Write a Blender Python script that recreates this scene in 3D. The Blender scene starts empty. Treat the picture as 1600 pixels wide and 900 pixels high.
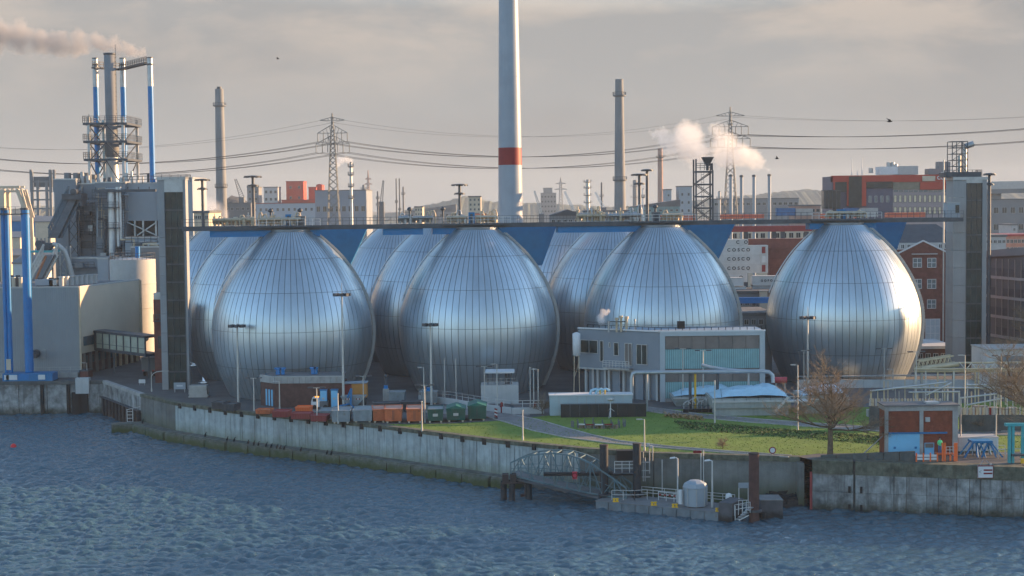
import bpy, math, random
from mathutils import Vector, Matrix
R = math.radians
rnd = random.Random(7)
SC = bpy.context.scene
COL = SC.collection

# ---------------------------------------------------------------- camera
CAM_H, FPX, HOR, ROLL = 30.0, 2400.0, 318.5, R(0.60)
PITCH = math.atan((450 - HOR) / FPX)
_F = Vector((0, math.cos(PITCH), -math.sin(PITCH)))
_U0 = Vector((0, math.sin(PITCH), math.cos(PITCH)))
_R0 = Vector((1, 0, 0))
_RX = _R0 * math.cos(ROLL) - _U0 * math.sin(ROLL)
_UX = _U0 * math.cos(ROLL) + _R0 * math.sin(ROLL)
cam_data = bpy.data.cameras.new('camera')
cam = bpy.data.objects.new('camera', cam_data)
COL.objects.link(cam)
cam_data.sensor_width = 36.0
cam_data.lens = 36.0 * FPX / 1600
cam_data.clip_start = 1.0
cam_data.clip_end = 20000
m = Matrix.Identity(4)
for i in range(3):
    m[i][0], m[i][1], m[i][2] = _RX[i], _UX[i], -_F[i]
m[2][3] = CAM_H
cam.matrix_world = m
SC.camera = cam
EYE = Vector((0, 0, CAM_H))

# ---------------------------------------------------------------- light
SUN_EL, SUN_AZ = R(10.0), R(69)          # azimuth from +Y towards +X
world = bpy.data.worlds.new("World")
SC.world = world
world.use_nodes = True
nt = world.node_tree
nt.nodes.clear()
def wn(t, **k):
    n = nt.nodes.new(t)
    for a, b in k.items():
        setattr(n, a, b)
    return n
def wmath(op, a, b=None, c=None, clamp=False):
    n = nt.nodes.new('ShaderNodeMath'); n.operation = op; n.use_clamp = clamp
    for i, v in enumerate((a, b, c)):
        if v is None: continue
        if isinstance(v, (int, float)): n.inputs[i].default_value = v
        else: nt.links.new(v, n.inputs[i])
    return n.outputs[0]
def wmix(f, a, b):
    n = nt.nodes.new('ShaderNodeMix'); n.data_type = 'RGBA'
    for s, v in ((0, f), (6, a), (7, b)):
        if isinstance(v, (int, float)): n.inputs[s].default_value = v
        elif isinstance(v, tuple): n.inputs[s].default_value = (*v, 1)
        else: nt.links.new(v, n.inputs[s])
    return n.outputs[2]
sky = wn('ShaderNodeTexSky', sky_type='NISHITA', sun_disc=False, sun_elevation=SUN_EL, sun_rotation=SUN_AZ,
         altitude=20, air_density=1.0, dust_density=0.15, ozone_density=1.6)
tc = wn('ShaderNodeTexCoord')
sep = wn('ShaderNodeSeparateXYZ'); nt.links.new(tc.outputs['Generated'], sep.inputs[0])
mp = wn('ShaderNodeMapping'); mp.inputs['Scale'].default_value = (1, 1, 3.2)
nt.links.new(tc.outputs['Generated'], mp.inputs[0])
def wnoise(scale, detail, rough, dist=0.0, off=(0, 0, 0)):
    mp2 = wn('ShaderNodeMapping'); mp2.inputs['Location'].default_value = off
    nt.links.new(mp.outputs[0], mp2.inputs[0])
    n = wn('ShaderNodeTexNoise'); n.inputs['Scale'].default_value = scale; n.inputs['Detail'].default_value = detail
    n.inputs['Roughness'].default_value = rough; n.inputs['Distortion'].default_value = dist
    nt.links.new(mp2.outputs[0], n.inputs['Vector'])
    return n.outputs['Fac']
SKYK = 1.0
BEIGE = tuple(v * 1.12 for v in (0.91, 0.905, 0.895))
PALE = tuple(v * 1.65 for v in (1.0, 0.86, 0.74))
GREYB = tuple(v * 0.92 for v in (0.95, 0.93, 0.92))
zz = sep.outputs[2]
# soft overcast veil low in the sky all round, thinning out to blue overhead
big = wnoise(2.2, 3, .5, .3, (3.1, .4, 0))
veil = wmath('SUBTRACT', wmath('ADD', 1.75, wmath('MULTIPLY', big, 0.5)), wmath('MULTIPLY', zz, 8.2), clamp=True)
# the cloud bank lies on the far side of the river; behind the viewer the sky is clear (the eggs mirror it)
veil = wmath('MULTIPLY', veil, wmath('ADD', 0.55, wmath('MULTIPLY', sep.outputs[1], 0.9), clamp=True))
cl = wnoise(6.5, 7, .56, .25, (.35, 0.1, .2))
clf = wmath('MULTIPLY', wmath('SUBTRACT', cl, 0.47), 7.0, clamp=True)
hi = wmath('MULTIPLY', wmath('SUBTRACT', zz, 0.055), 14.0, clamp=True)
clf = wmath('MULTIPLY', clf, hi)
gr = wmath('MULTIPLY', wmath('SUBTRACT', wnoise(4.0, 4, .5, .2, (1.7, 2.2, .6)), 0.47), 4.0, clamp=True)
base = wmix(wmath('MULTIPLY', gr, 0.75), BEIGE, GREYB)
base = wmix(wmath('MULTIPLY', clf, 0.75), base, PALE)
# pale blue horizon haze all round, under the clouds
low = wmath('SUBTRACT', 0.85, wmath('MULTIPLY', wmath('ABSOLUTE', zz), 3.4), clamp=True)
clear = wmix(low, sky.outputs[0], tuple(v * 2.3 for v in (0.80, 0.94, 1.10)))
col = wmix(veil, clear, base)
bg = wn('ShaderNodeBackground'); bg.inputs['Strength'].default_value = 0.15
nt.links.new(col, bg.inputs['Color'])
wo = wn('ShaderNodeOutputWorld'); nt.links.new(bg.outputs[0], wo.inputs['Surface'])

sun_data = bpy.data.lights.new('sun', 'SUN')
sun_data.energy = 5.0
sun_data.angle = R(0.5)
sun_data.color = (1.0, 0.62, 0.32)
sun = bpy.data.objects.new('sun', sun_data)
COL.objects.link(sun)
SUND = Vector((math.sin(SUN_AZ) * math.cos(SUN_EL), math.cos(SUN_AZ) * math.cos(SUN_EL), math.sin(SUN_EL)))
sun.rotation_euler = (-SUND).to_track_quat('-Z', 'Y').to_euler()
sun.location = (300, 100, 200)

SC.render.engine = 'CYCLES'
SC.view_settings.view_transform = 'Standard'
SC.view_settings.look = 'None'
SC.view_settings.gamma = 1
SC.view_settings.exposure = 1.42
SC.cycles.volume_bounces = 3
SC.cycles.max_bounces = 6
SC.cycles.transparent_max_bounces = 12

# ---------------------------------------------------------------- pixel <-> place helpers (1600 x 900 picture, used for measuring only)
def ray(px, py):
    return _F * FPX + _RX * (px - 800) + _UX * (450 - py)
def P(px, py, Y):
    d = ray(px, py)
    return EYE + d * (Y / d.y)
def G(px, py, z=0.0):
    d = ray(px, py)
    return EYE + d * ((z - CAM_H) / d.z)
def W(n, Y):                                  # metres covered by n pixels at distance Y
    return n * Y / FPX

# ---------------------------------------------------------------- materials
MATS = {}
def mat(name, color, rough=0.7, metal=0.0, var=0.25, scale=0.8, bump=0.0, bscale=6.0, streak=0.0, dark=None, spec=0.4,
        rust=0.0, rustcol=(0.16, 0.07, 0.03), tone=0.0, stretch=(1, 1, 1), grime=None):
    """Procedural surface: colour with noise wear; streak = vertical rain streaks; tone = random value per object;
    grime = (z0, z1, colour): a tide stain between two heights."""
    if name in MATS: return MATS[name]
    mt = bpy.data.materials.new(name); mt.use_nodes = True
    t = mt.node_tree; N, L = t.nodes, t.links
    b = N['Principled BSDF']
    b.inputs['Roughness'].default_value = rough
    b.inputs['Metallic'].default_value = metal
    b.inputs['Specular IOR Level'].default_value = spec
    geo = N.new('ShaderNodeNewGeometry')
    mpn = N.new('ShaderNodeMapping'); L.new(geo.outputs['Position'], mpn.inputs[0]); mpn.inputs['Scale'].default_value = stretch
    no = N.new('ShaderNodeTexNoise'); no.inputs['Scale'].default_value = scale; no.inputs['Detail'].default_value = 6
    no.inputs['Roughness'].default_value = 0.62
    L.new(mpn.outputs[0], no.inputs['Vector'])
    rp = N.new('ShaderNodeValToRGB')
    rp.color_ramp.elements[0].position = 0.30; rp.color_ramp.elements[1].position = 0.70
    dk = dark or tuple(c * (1 - var) for c in color)
    lt = tuple(min(1, c * (1 + var * 0.6)) for c in color)
    rp.color_ramp.elements[0].color = (*dk, 1); rp.color_ramp.elements[1].color = (*lt, 1)
    L.new(no.outputs['Fac'], rp.inputs[0])
    out = rp.outputs[0]
    def mixc(f, a, bcol, blend='MIX'):
        n = N.new('ShaderNodeMix'); n.data_type = 'RGBA'; n.blend_type = blend
        if isinstance(f, float): n.inputs[0].default_value = f
        else: L.new(f, n.inputs[0])
        L.new(a, n.inputs[6])
        if isinstance(bcol, tuple): n.inputs[7].default_value = (*bcol, 1)
        else: L.new(bcol, n.inputs[7])
        return n.outputs[2]
    def mth(op, a, bb=None, clamp=False):
        n = N.new('ShaderNodeMath'); n.operation = op; n.use_clamp = clamp
        for i, v in enumerate((a, bb)):
            if v is None: continue
            if isinstance(v, (int, float)): n.inputs[i].default_value = v
            else: L.new(v, n.inputs[i])
        return n.outputs[0]
    if streak or rust:
        m2 = N.new('ShaderNodeMapping'); L.new(geo.outputs['Position'], m2.inputs[0]); m2.inputs['Scale'].default_value = (1.6, 1.6, 0.10)
        n2 = N.new('ShaderNodeTexNoise'); n2.inputs['Scale'].default_value = 1.4; n2.inputs['Detail'].default_value = 5
        n2.inputs['Roughness'].default_value = 0.7
        L.new(m2.outputs[0], n2.inputs['Vector'])
        if streak:
            out = mixc(mth('MULTIPLY', mth('SUBTRACT', n2.outputs['Fac'], 0.50), streak * 6, True), out, tuple(c * 0.35 for c in color))
    if rust:
        n3 = N.new('ShaderNodeTexNoise'); n3.inputs['Scale'].default_value = 1.1; n3.inputs['Detail'].default_value = 8
        n3.inputs['Roughness'].default_value = .75
        L.new(geo.outputs['Position'], n3.inputs['Vector'])
        out = mixc(mth('MULTIPLY', mth('SUBTRACT', n3.outputs['Fac'], 0.62 - rust * 0.2), 8, True), out, rustcol)
    if grime:
        sz = N.new('ShaderNodeSeparateXYZ'); L.new(geo.outputs['Position'], sz.inputs[0])
        n4 = N.new('ShaderNodeTexNoise'); n4.inputs['Scale'].default_value = 0.9; n4.inputs['Detail'].default_value = 8
        n4.inputs['Roughness'].default_value = .7
        L.new(geo.outputs['Position'], n4.inputs['Vector'])
        z = mth('ADD', sz.outputs[2], mth('MULTIPLY', mth('SUBTRACT', n4.outputs['Fac'], 0.5), -2.2))
        mr = N.new('ShaderNodeMapRange'); L.new(z, mr.inputs[0])
        mr.inputs[1].default_value = grime[0]; mr.inputs[2].default_value = grime[1]
        mr.inputs[3].default_value = 0.9; mr.inputs[4].default_value = 0.0
        out = mixc(mr.outputs[0], out, grime[2])
    if tone:
        oi = N.new('ShaderNodeObjectInfo')
        hs = N.new('ShaderNodeHueSaturation'); L.new(out, hs.inputs['Color'])
        L.new(mth('ADD', mth('MULTIPLY', oi.outputs['Random'], 2 * tone), 1 - tone), hs.inputs['Value'])
        out = hs.outputs[0]
    L.new(out, b.inputs['Base Color'])
    if bump:
        bn = N.new('ShaderNodeTexNoise'); bn.inputs['Scale'].default_value = bscale; bn.inputs['Detail'].default_value = 5
        L.new(geo.outputs['Position'], bn.inputs['Vector'])
        bp = N.new('ShaderNodeBump'); bp.inputs['Strength'].default_value = min(1, bump); bp.inputs['Distance'].default_value = 0.12
        L.new(bn.outputs['Fac'], bp.inputs['Height']); L.new(bp.outputs[0], b.inputs['Normal'])
    MATS[name] = mt
    return mt

def add_bands(mt, axis_scale, amount=0.4, dist=0.05):
    """Fine profiled-sheet relief (bump waves along x+y)."""
    t = mt.node_tree; N, L = t.nodes, t.links
    geo = N.new('ShaderNodeNewGeometry')
    wv = N.new('ShaderNodeTexWave'); wv.wave_type = 'BANDS'; wv.bands_direction = 'DIAGONAL'
    wv.inputs['Scale'].default_value = axis_scale
    mpn = N.new('ShaderNodeMapping'); mpn.inputs['Scale'].default_value = (1, 1, 0)
    L.new(geo.outputs['Position'], mpn.inputs[0]); L.new(mpn.outputs[0], wv.inputs['Vector'])
    bp = N.new('ShaderNodeBump'); bp.inputs['Strength'].default_value = amount; bp.inputs['Distance'].default_value = dist
    L.new(wv.outputs['Fac'], bp.inputs['Height']); L.new(bp.outputs[0], N['Principled BSDF'].inputs['Normal'])
    return mt

ALU = mat('alu_cladding', (0.46, 0.53, 0.58), 0.38, 0.77, var=0.10, scale=0.35, tone=0.04, streak=0.03, stretch=(1, 1, .3))
_n = ALU.node_tree.nodes; _l = ALU.node_tree.links; _oi = _n.new('ShaderNodeObjectInfo'); _mr = _n.new('ShaderNodeMapRange')
_mr.inputs[3].default_value = .32; _mr.inputs[4].default_value = .38
_l.new(_oi.outputs['Random'], _mr.inputs[0]); _l.new(_mr.outputs[0], _n['Principled BSDF'].inputs['Roughness'])
ALUCORE = mat('alu_core', (0.20, 0.225, 0.25), 0.5, 0.7, var=0.2)
RAILW = mat('pale_galvanised', (0.55, 0.56, 0.57), 0.45, 0.6, var=0.15)
STEEL = mat('galvanised_steel', (0.40, 0.41, 0.42), 0.45, 0.7, var=0.2)
STEELD = mat('dark_steel', (0.075, 0.085, 0.10), 0.5, 0.3, var=0.3)
BLUE = mat('blue_paint', (0.006, 0.155, 0.36), 0.45, var=0.15)
BLUEB = mat('bright_blue_paint', (0.006, 0.17, 0.44), 0.4, var=0.15)
BLUEL = mat('light_blue_paint', (0.18, 0.48, 0.72), 0.5, var=0.1)
TURQ = mat('turquoise_profile', (0.24, 0.44, 0.46), 0.5, var=0.12)
CONC = mat('concrete', (0.34, 0.34, 0.33), 0.85, var=0.3, scale=0.5, streak=0.25, bump=.2)
CONCP = mat('pale_concrete', (0.46, 0.47, 0.47), 0.8, var=0.15, scale=0.4, streak=0.12)
CONCD = mat('dark_concrete', (0.10, 0.11, 0.11), 0.9, var=0.35, scale=0.7, streak=0.3, bump=.3)
ALGAE = (0.045, 0.065, 0.016)
QUAYP = mat('quay_panel', (0.34, 0.39, 0.40), 0.8, var=0.26, scale=0.7, streak=0.6, tone=0.10, grime=(-4.9, -2.6, (0.13, 0.16, 0.10)), bump=.2)
QUAYG = mat('quay_grey_panel', (0.16, 0.17, 0.165), 0.9, var=0.35, scale=0.45, streak=0.3, tone=0.10, grime=(-5.7, -2.4, ALGAE), bump=.3)
QUAYO = mat('quay_old_concrete', (0.27, 0.28, 0.28), 0.9, var=0.78, scale=0.55, streak=0.75, tone=0.12, grime=(-5.6, -4.3, (0.03, 0.034, 0.02)), bump=.35)
COPE = mat('coping_concrete', (0.12, 0.125, 0.095), 0.9, var=0.6, scale=1.2, streak=.4, bump=.3)
LEDGE = mat('ledge_concrete', (0.15, 0.16, 0.155), 0.9, var=0.5, scale=1.0, bump=.3, grime=(-5.3, -4.0, ALGAE))
ASPH = mat('asphalt', (0.095, 0.098, 0.102), 0.9, var=0.3, scale=0.25, bump=.15)
PATHM = mat('path_asphalt', (0.20, 0.19, 0.19), 0.9, var=0.2, scale=0.6)
WHITE = mat('white_paint', (0.60, 0.61, 0.62), 0.5, var=0.08)
OFFW = mat('off_white', (0.42, 0.42, 0.41), 0.6, var=0.1, streak=.05)
CREAM = mat('cream_wall', (0.52, 0.45, 0.35), 0.7, var=0.1)
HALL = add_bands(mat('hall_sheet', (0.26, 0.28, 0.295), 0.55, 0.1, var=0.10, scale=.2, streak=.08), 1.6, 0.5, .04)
HALLS = mat('hall_sunlit_sheet', (0.60, 0.50, 0.38), 0.65, var=0.08, scale=.2)  # sunlight on the side wall is put into this warm pale tone
PLANT = mat('plant_cladding', (0.20, 0.225, 0.255), 0.6, 0.1, var=0.10, scale=.15, streak=.08, tone=.05)
PLANTL = mat('plant_pale_cladding', (0.29, 0.335, 0.38), 0.6, 0.1, var=0.08, scale=.2, tone=.03)
GREYB = mat('grey_building', (0.19, 0.20, 0.21), 0.7, var=0.15, scale=.1)
GREYD = mat('dark_grey_building', (0.13, 0.14, 0.15), 0.7, var=0.2, scale=.1)
CHIM = mat('chimney_concrete', (0.20, 0.21, 0.22), 0.8, var=0.14, scale=.12, streak=.1)
CHIMR = mat('red_chimney', (0.34, 0.22, 0.18), 0.85, var=0.2, scale=.2)
TURB = mat('turbine_white', (0.27, 0.31, 0.36), 0.4, var=0.10, scale=.3, streak=.08)
RED = mat('red_band', (0.21, 0.008, 0.012), 0.55, var=0.1)
REDB = mat('red_cladding', (0.40, 0.06, 0.04), 0.6, var=0.12, scale=.2)
REDD = mat('dark_red_paint', (0.28, 0.05, 0.05), 0.6, var=0.2, rust=.15)
BRICK = mat('red_brick', (0.17, 0.068, 0.055), 0.9, var=0.3, scale=1.4, bump=.2)
BRICKD = mat('dark_brick', (0.10, 0.055, 0.05), 0.9, var=0.3, scale=1.4)
BRICKO = mat('orange_brick', (0.21, 0.06, 0.035), 0.9, var=0.28, scale=1.8, bump=.2)
SLATE = mat('slate_roof', (0.075, 0.08, 0.09), 0.7, var=0.2)
ROOFG = mat('roof_felt', (0.13, 0.14, 0.15), 0.9, var=0.3, scale=.3)
GLASSD = mat('dark_glass', (0.02, 0.03, 0.034), 0.08, var=0.3, spec=0.5)
GLASSG = mat('green_grey_glass', (0.03, 0.046, 0.046), 0.15, var=0.6, scale=.35, spec=0.25)
GLASSB = mat('window_glass', (0.08, 0.12, 0.14), 0.1, var=0.4, scale=.6, spec=0.8)
BROWNP = mat('brown_fascia', (0.17, 0.15, 0.14), 0.6, var=0.2, tone=.15)
BUND = mat('black_bund', (0.025, 0.028, 0.03), 0.8, var=0.3)
ORANGE = mat('orange_paint', (0.56, 0.15, 0.06), 0.6, var=0.25, rust=.35, rustcol=(.22, .08, .04))
ORANGEB = mat('orange_signal', (0.80, 0.16, 0.04), 0.5, var=0.1)
GREENC = mat('green_skip', (0.012, 0.085, 0.07), 0.5, var=0.3, rust=.1)
GREYC = mat('grey_skip', (0.22, 0.26, 0.28), 0.55, var=0.25, rust=.15)
TARP = mat('blue_tarp', (0.36, 0.56, 0.68), 0.5, var=0.12, scale=1.2, bump=.6, bscale=1.2)
BASIN = mat('basin_concrete', (0.30, 0.33, 0.32), 0.85, var=0.2, scale=.6, streak=.2)
RUSTY = mat('rusty_pile', (0.045, 0.035, 0.035), 0.85, var=0.4, rust=.25, rustcol=(0.09, 0.045, 0.03), scale=1.5)
PILEB = mat('dark_pile', (0.03, 0.034, 0.04), 0.8, var=0.4, scale=1.5, rust=.1)
RUSTB = mat('brown_pile', (0.085, 0.042, 0.038), 0.8, var=0.3, scale=1.5)
TEALP = mat('teal_paint', (0.05, 0.33, 0.36), 0.5, var=0.12)
TRUSS = mat('blue_green_truss', (0.115, 0.18, 0.205), 0.55, .2, var=0.2)
YELLOW = mat('yellow_paint', (0.72, 0.42, 0.03), 0.5, var=0.1)
POLEC = mat('lamp_pole', (0.50, 0.49, 0.46), 0.5, .4, var=0.12)
BARK = mat('bark', (0.13, 0.095, 0.065), 0.9, var=0.4, scale=4)
TWIG = mat('twig', (0.25, 0.19, 0.13), 0.9, var=0.3, scale=4)
BLACK = mat('black', (0.012, 0.012, 0.014), 0.7, var=0.2)
GULL = mat('gull_white', (0.75, 0.75, 0.76), 0.8, var=0.1)
PONT = mat('pontoon_steel', (0.15, 0.18, 0.205), 0.6, .1, var=0.3, rust=.05, scale=.8)
PONTD = mat('pontoon_deck', (0.19, 0.19, 0.19), 0.8, var=0.25, scale=.8)
PONTB = mat('pontoon_dark_block', (0.085, 0.085, 0.095), 0.7, var=0.3, grime=(-5.4, -4.6, (0.01, 0.01, 0.01)))
ROCK = mat('dark_rock', (0.025, 0.027, 0.03), 0.8, var=0.5, scale=2)
BEIGEP = mat('beige_pipe', (0.52, 0.42, 0.30), 0.55, .2, var=0.2, scale=1.5)
HEDGE = mat('shaded_heather', (0.05, 0.085, 0.024), 0.9, var=0.5, scale=1.2)
REED = mat('dry_reed', (0.36, 0.24, 0.12), 0.9, var=0.4, scale=2)
HILL = mat('hill_green', (0.09, 0.11, 0.09), 0.95, var=0.3, scale=.02)
GRASS = mat('grass_lawn', (0.13, 0.205, 0.03), 0.95, var=0.22, scale=.35, bump=.5, bscale=9)
SKIN = mat('skin', (0.45, 0.28, 0.2), 0.6)
HIVIS = mat('hi_vis', (0.08, 0.72, 0.28), 0.6, var=.1)
def pv(c): return c

# ---------------------------------------------------------------- mesh builder
class MB:
    def __init__(s):
        s.v, s.f, s.s, s.m = [], [], [], []
    def add(s, v, f, smooth=False, m=0):
        o = len(s.v); s.v.extend([tuple(p) for p in v])
        for q in f:
            s.f.append(tuple(i + o for i in q)); s.s.append(smooth); s.m.append(m)
        return s
    def hexa(s, b, t, m=0):
        """b, t: four bottom and four top corners, counter-clockwise from above."""
        return s.add(list(b) + list(t), [(3, 2, 1, 0), (4, 5, 6, 7), (0, 1, 5, 4), (1, 2, 6, 5), (2, 3, 7, 6), (3, 0, 4, 7)], False, m)
    def box(s, x0, x1, y0, y1, z0, z1, m=0):
        return s.hexa([(x0, y0, z0), (x1, y0, z0), (x1, y1, z0), (x0, y1, z0)], [(x0, y0, z1), (x1, y0, z1), (x1, y1, z1), (x0, y1, z1)], m)
    def cbox(s, c, sx, sy, sz, yaw=0.0, m=0):
        """box standing on c (its base centre)"""
        ca, sa = math.cos(yaw), math.sin(yaw)
        def q(x, y, z): return (c[0] + x * ca - y * sa, c[1] + x * sa + y * ca, c[2] + z)
        h, k = sx / 2, sy / 2
        return s.hexa([q(-h, -k, 0), q(h, -k, 0), q(h, k, 0), q(-h, k, 0)], [q(-h, -k, sz), q(h, -k, sz), q(h, k, sz), q(-h, k, sz)], m)
    def ring(s, p0, d, r, n):
        d = Vector(d).normalized()
        a = d.orthogonal().normalized() if abs(d.z) < 0.999 else Vector((1, 0, 0))
        b = d.cross(a)
        return [Vector(p0) + a * (r * math.cos(2 * math.pi * i / n)) + b * (r * math.sin(2 * math.pi * i / n)) for i in range(n)]
    def cyl(s, p0, p1, r0, r1=None, n=10, caps=True, m=0, smooth=True):
        p0, p1 = Vector(p0), Vector(p1); r1 = r0 if r1 is None else r1
        A, B = s.ring(p0, p1 - p0, r0, n), s.ring(p1, p1 - p0, r1, n)
        s.add(A + B, [(i, (i + 1) % n, n + (i + 1) % n, n + i) for i in range(n)], smooth, m)
        if caps:
            s.add(A, [tuple(reversed(range(n)))], False, m); s.add(B, [tuple(range(n))], False, m)
        return s
    def bar(s, p0, p1, w, h=None, m=0):
        """square bar from p0 to p1"""
        p0, p1 = Vector(p0), Vector(p1); h = w if h is None else h
        d = (p1 - p0).normalized()
        side = d.cross(Vector((0, 0, 1)))
        side = Vector((1, 0, 0)) if side.length < 1e-3 else side.normalized()
        up = side.cross(d)
        c = [side * (a * w / 2) + up * (b * h / 2) for a, b in ((-1, -1), (1, -1), (1, 1), (-1, 1))]
        return s.add([p0 + k for k in c] + [p1 + k for k in c], [(0, 1, 2, 3), (7, 6, 5, 4), (4, 5, 1, 0), (5, 6, 2, 1), (6, 7, 3, 2), (7, 4, 0, 3)], False, m)
    def tube(s, pts, r, n=6, m=0, caps=True):
        pts = [Vector(p) for p in pts]
        rr = r if isinstance(r, (list, tuple)) else [r] * len(pts)
        rings = []
        a = None
        for i, p in enumerate(pts):
            d = (pts[min(i + 1, len(pts) - 1)] - pts[max(i - 1, 0)]).normalized()
            if a is None: a = d.orthogonal().normalized()
            a = (a - d * a.dot(d)).normalized()
            b = d.cross(a)
            rings += [p + a * (rr[i] * math.cos(2 * math.pi * k / n)) + b * (rr[i] * math.sin(2 * math.pi * k / n)) for k in range(n)]
        f = []
        for i in range(len(pts) - 1):
            for k in range(n):
                f.append((i * n + k, i * n + (k + 1) % n, (i + 1) * n + (k + 1) % n, (i + 1) * n + k))
        s.add(rings, f, True, m)
        if caps:
            s.add(rings[:n], [tuple(reversed(range(n)))], False, m); s.add(rings[-n:], [tuple(range(n))], False, m)
        return s
    def lathe(s, c, prof, n=24, m=0, smooth=True, a0=0.0, a1=2 * math.pi):
        full = abs(a1 - a0 - 2 * math.pi) < 1e-6
        k = n if full else n + 1
        v = []
        for r, z in prof:
            for i in range(k):
                a = a0 + (a1 - a0) * i / n
                v.append((c[0] + r * math.cos(a), c[1] + r * math.sin(a), c[2] + z))
        f = []
        for j in range(len(prof) - 1):
            for i in range(n):
                i2 = (i + 1) % k
                f.append((j * k + i, j * k + i2, (j + 1) * k + i2, (j + 1) * k + i))
        return s.add(v, f, smooth, m)
    def prism(s, poly, vec, m=0):
        """poly: 3-D outline; vec: extrusion"""
        vec = Vector(vec); A = [Vector(p) for p in poly]; n = len(A)
        s.add(A, [tuple(reversed(range(n)))], False, m)
        s.add([p + vec for p in A], [tuple(range(n))], False, m)
        for i in range(n):
            j = (i + 1) % n
            s.add([A[i], A[j], A[j] + vec, A[i] + vec], [(0, 1, 2, 3)], False, m)
        return s
    def build(s, name, mats, parent=None, loc=None):
        me = bpy.data.meshes.new(name)
        off = Vector(loc) if loc is not None else (WL[parent.name] if parent is not None else Vector((0, 0, 0)))
        me.from_pydata([(p[0] - off.x, p[1] - off.y, p[2] - off.z) for p in s.v], [], s.f)
        if not isinstance(mats, (list, tuple)): mats = [mats]
        for q in mats: me.materials.append(q)
        me.polygons.foreach_set('use_smooth', s.s)
        me.polygons.foreach_set('material_index', s.m)
        me.update()
        o = bpy.data.objects.new(name, me)
        COL.objects.link(o)
        if parent is not None: o.parent = parent
        else: o.location = off
        WL[o.name] = off
        return o
WL = {}
def tag(o, label=None, cat=None, group=None, kind=None):
    if label: o['label'] = label
    if cat: o['category'] = cat
    if group: o['group'] = group
    if kind: o['kind'] = kind
    return o
def thing(name, label, cat, loc, group=None):
    o = bpy.data.objects.new(name, None)
    o.empty_display_size = 0.3
    COL.objects.link(o)
    o.location = loc
    WL[o.name] = Vector(loc)
    return tag(o, label, cat, group)
def copy_tree(src, loc, label=None, parent=None):
    c = src.copy(); COL.objects.link(c)
    if parent is not None: c.parent = parent
    else:
        c.location = loc
        WL[c.name] = Vector(loc)
        if label: c['label'] = label
    for ch in src.children: copy_tree(ch, None, None, c)
    return c
def struct(name, mb, mats):
    return tag(mb.build(name, mats), kind='structure')

def rail(mb, pts, h=1.1, step=1.5, r=0.03, bars=2, m=0):
    """handrail along a polyline of deck points"""
    pts = [Vector(p) for p in pts]
    for a, b in zip(pts[:-1], pts[1:]):
        L = (b - a).length; n = max(1, int(round(L / step)))
        for i in range(n + 1):
            q = a.lerp(b, i / n); mb.bar(q, q + Vector((0, 0, h)), r * 2, m=m)
        for k in range(bars):
            z = Vector((0, 0, h * (1 - k / max(1, bars) * 0.9)))
            mb.bar(a + z, b + z, r * 1.8, m=m)

def win(parent, a, b, z0, z1, out, fm, gm, nv=1, nh=0, fw=0.08, name='window'):
    """a window on the wall line a->b (xy) between heights z0..z1; out = outward xy normal; frame with a pane as sub-part"""
    a, b, out = Vector((a[0], a[1], 0)), Vector((b[0], b[1], 0)), Vector((out[0], out[1], 0)).normalized()
    d = b - a; up = Vector((0, 0, 1))
    f = MB()
    def slab(p, q, zz0, zz1, o0, o1):
        c = [p + out * o0, q + out * o0, q + out * o1, p + out * o1]
        f.hexa([Vector((k.x, k.y, zz0)) for k in c], [Vector((k.x, k.y, zz1)) for k in c])
    u = d.normalized()
    slab(a, b, z0, z0 + fw, 0.0, .09); slab(a, b, z1 - fw, z1, 0.0, .09)
    for i in range(nv + 2):
        q = a + d * (i / (nv + 1))
        q = q - u * (fw * i / (nv + 1))
        slab(q, q + u * fw, z0 + fw, z1 - fw, 0.0, .085)
    for i in range(nh):
        z = z0 + (z1 - z0) * (i + 1) / (nh + 1)
        slab(a + u * fw, b - u * fw, z - fw / 2, z + fw / 2, 0.0, .075)
    w = f.build(name, fm, parent)
    g = MB()
    c = [a + u * .02 + out * 0.004, b - u * .02 + out * 0.004, b - u * .02 + out * .03, a + u * .02 + out * .03]
    g.hexa([Vector((k.x, k.y, z0 + .02)) for k in c], [Vector((k.x, k.y, z1 - .02)) for k in c])
    g.build('pane', gm, w)
    return w

# ================================================================ THE SETTING
WATER = -5.7
def g2(px, py, z=0.0):
    q = G(px, py, z); return Vector((q.x, q.y, z))
QL = [Vector((-340, 266, 0)), Vector((-71.2, 266, 0)), g2(222, 616), g2(275, 629), g2(370, 642), g2(585, 663.5), g2(781, 688),
      g2(905, 700), g2(1022, 708), g2(1250, 714), Vector((34.6, 176.6, 0)), g2(1600, 730), Vector((230, 140, 0))]
# ---- ground sheet
gm = MB()
back = [Vector((5000, 140, 0)), Vector((5000, 7000, 0)), Vector((-5000, 7000, 0)), Vector((-5000, 266, 0))]
poly = QL + back
gm.add(poly, [tuple(range(len(poly)))])
struct('ground', gm, ASPH)

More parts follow.
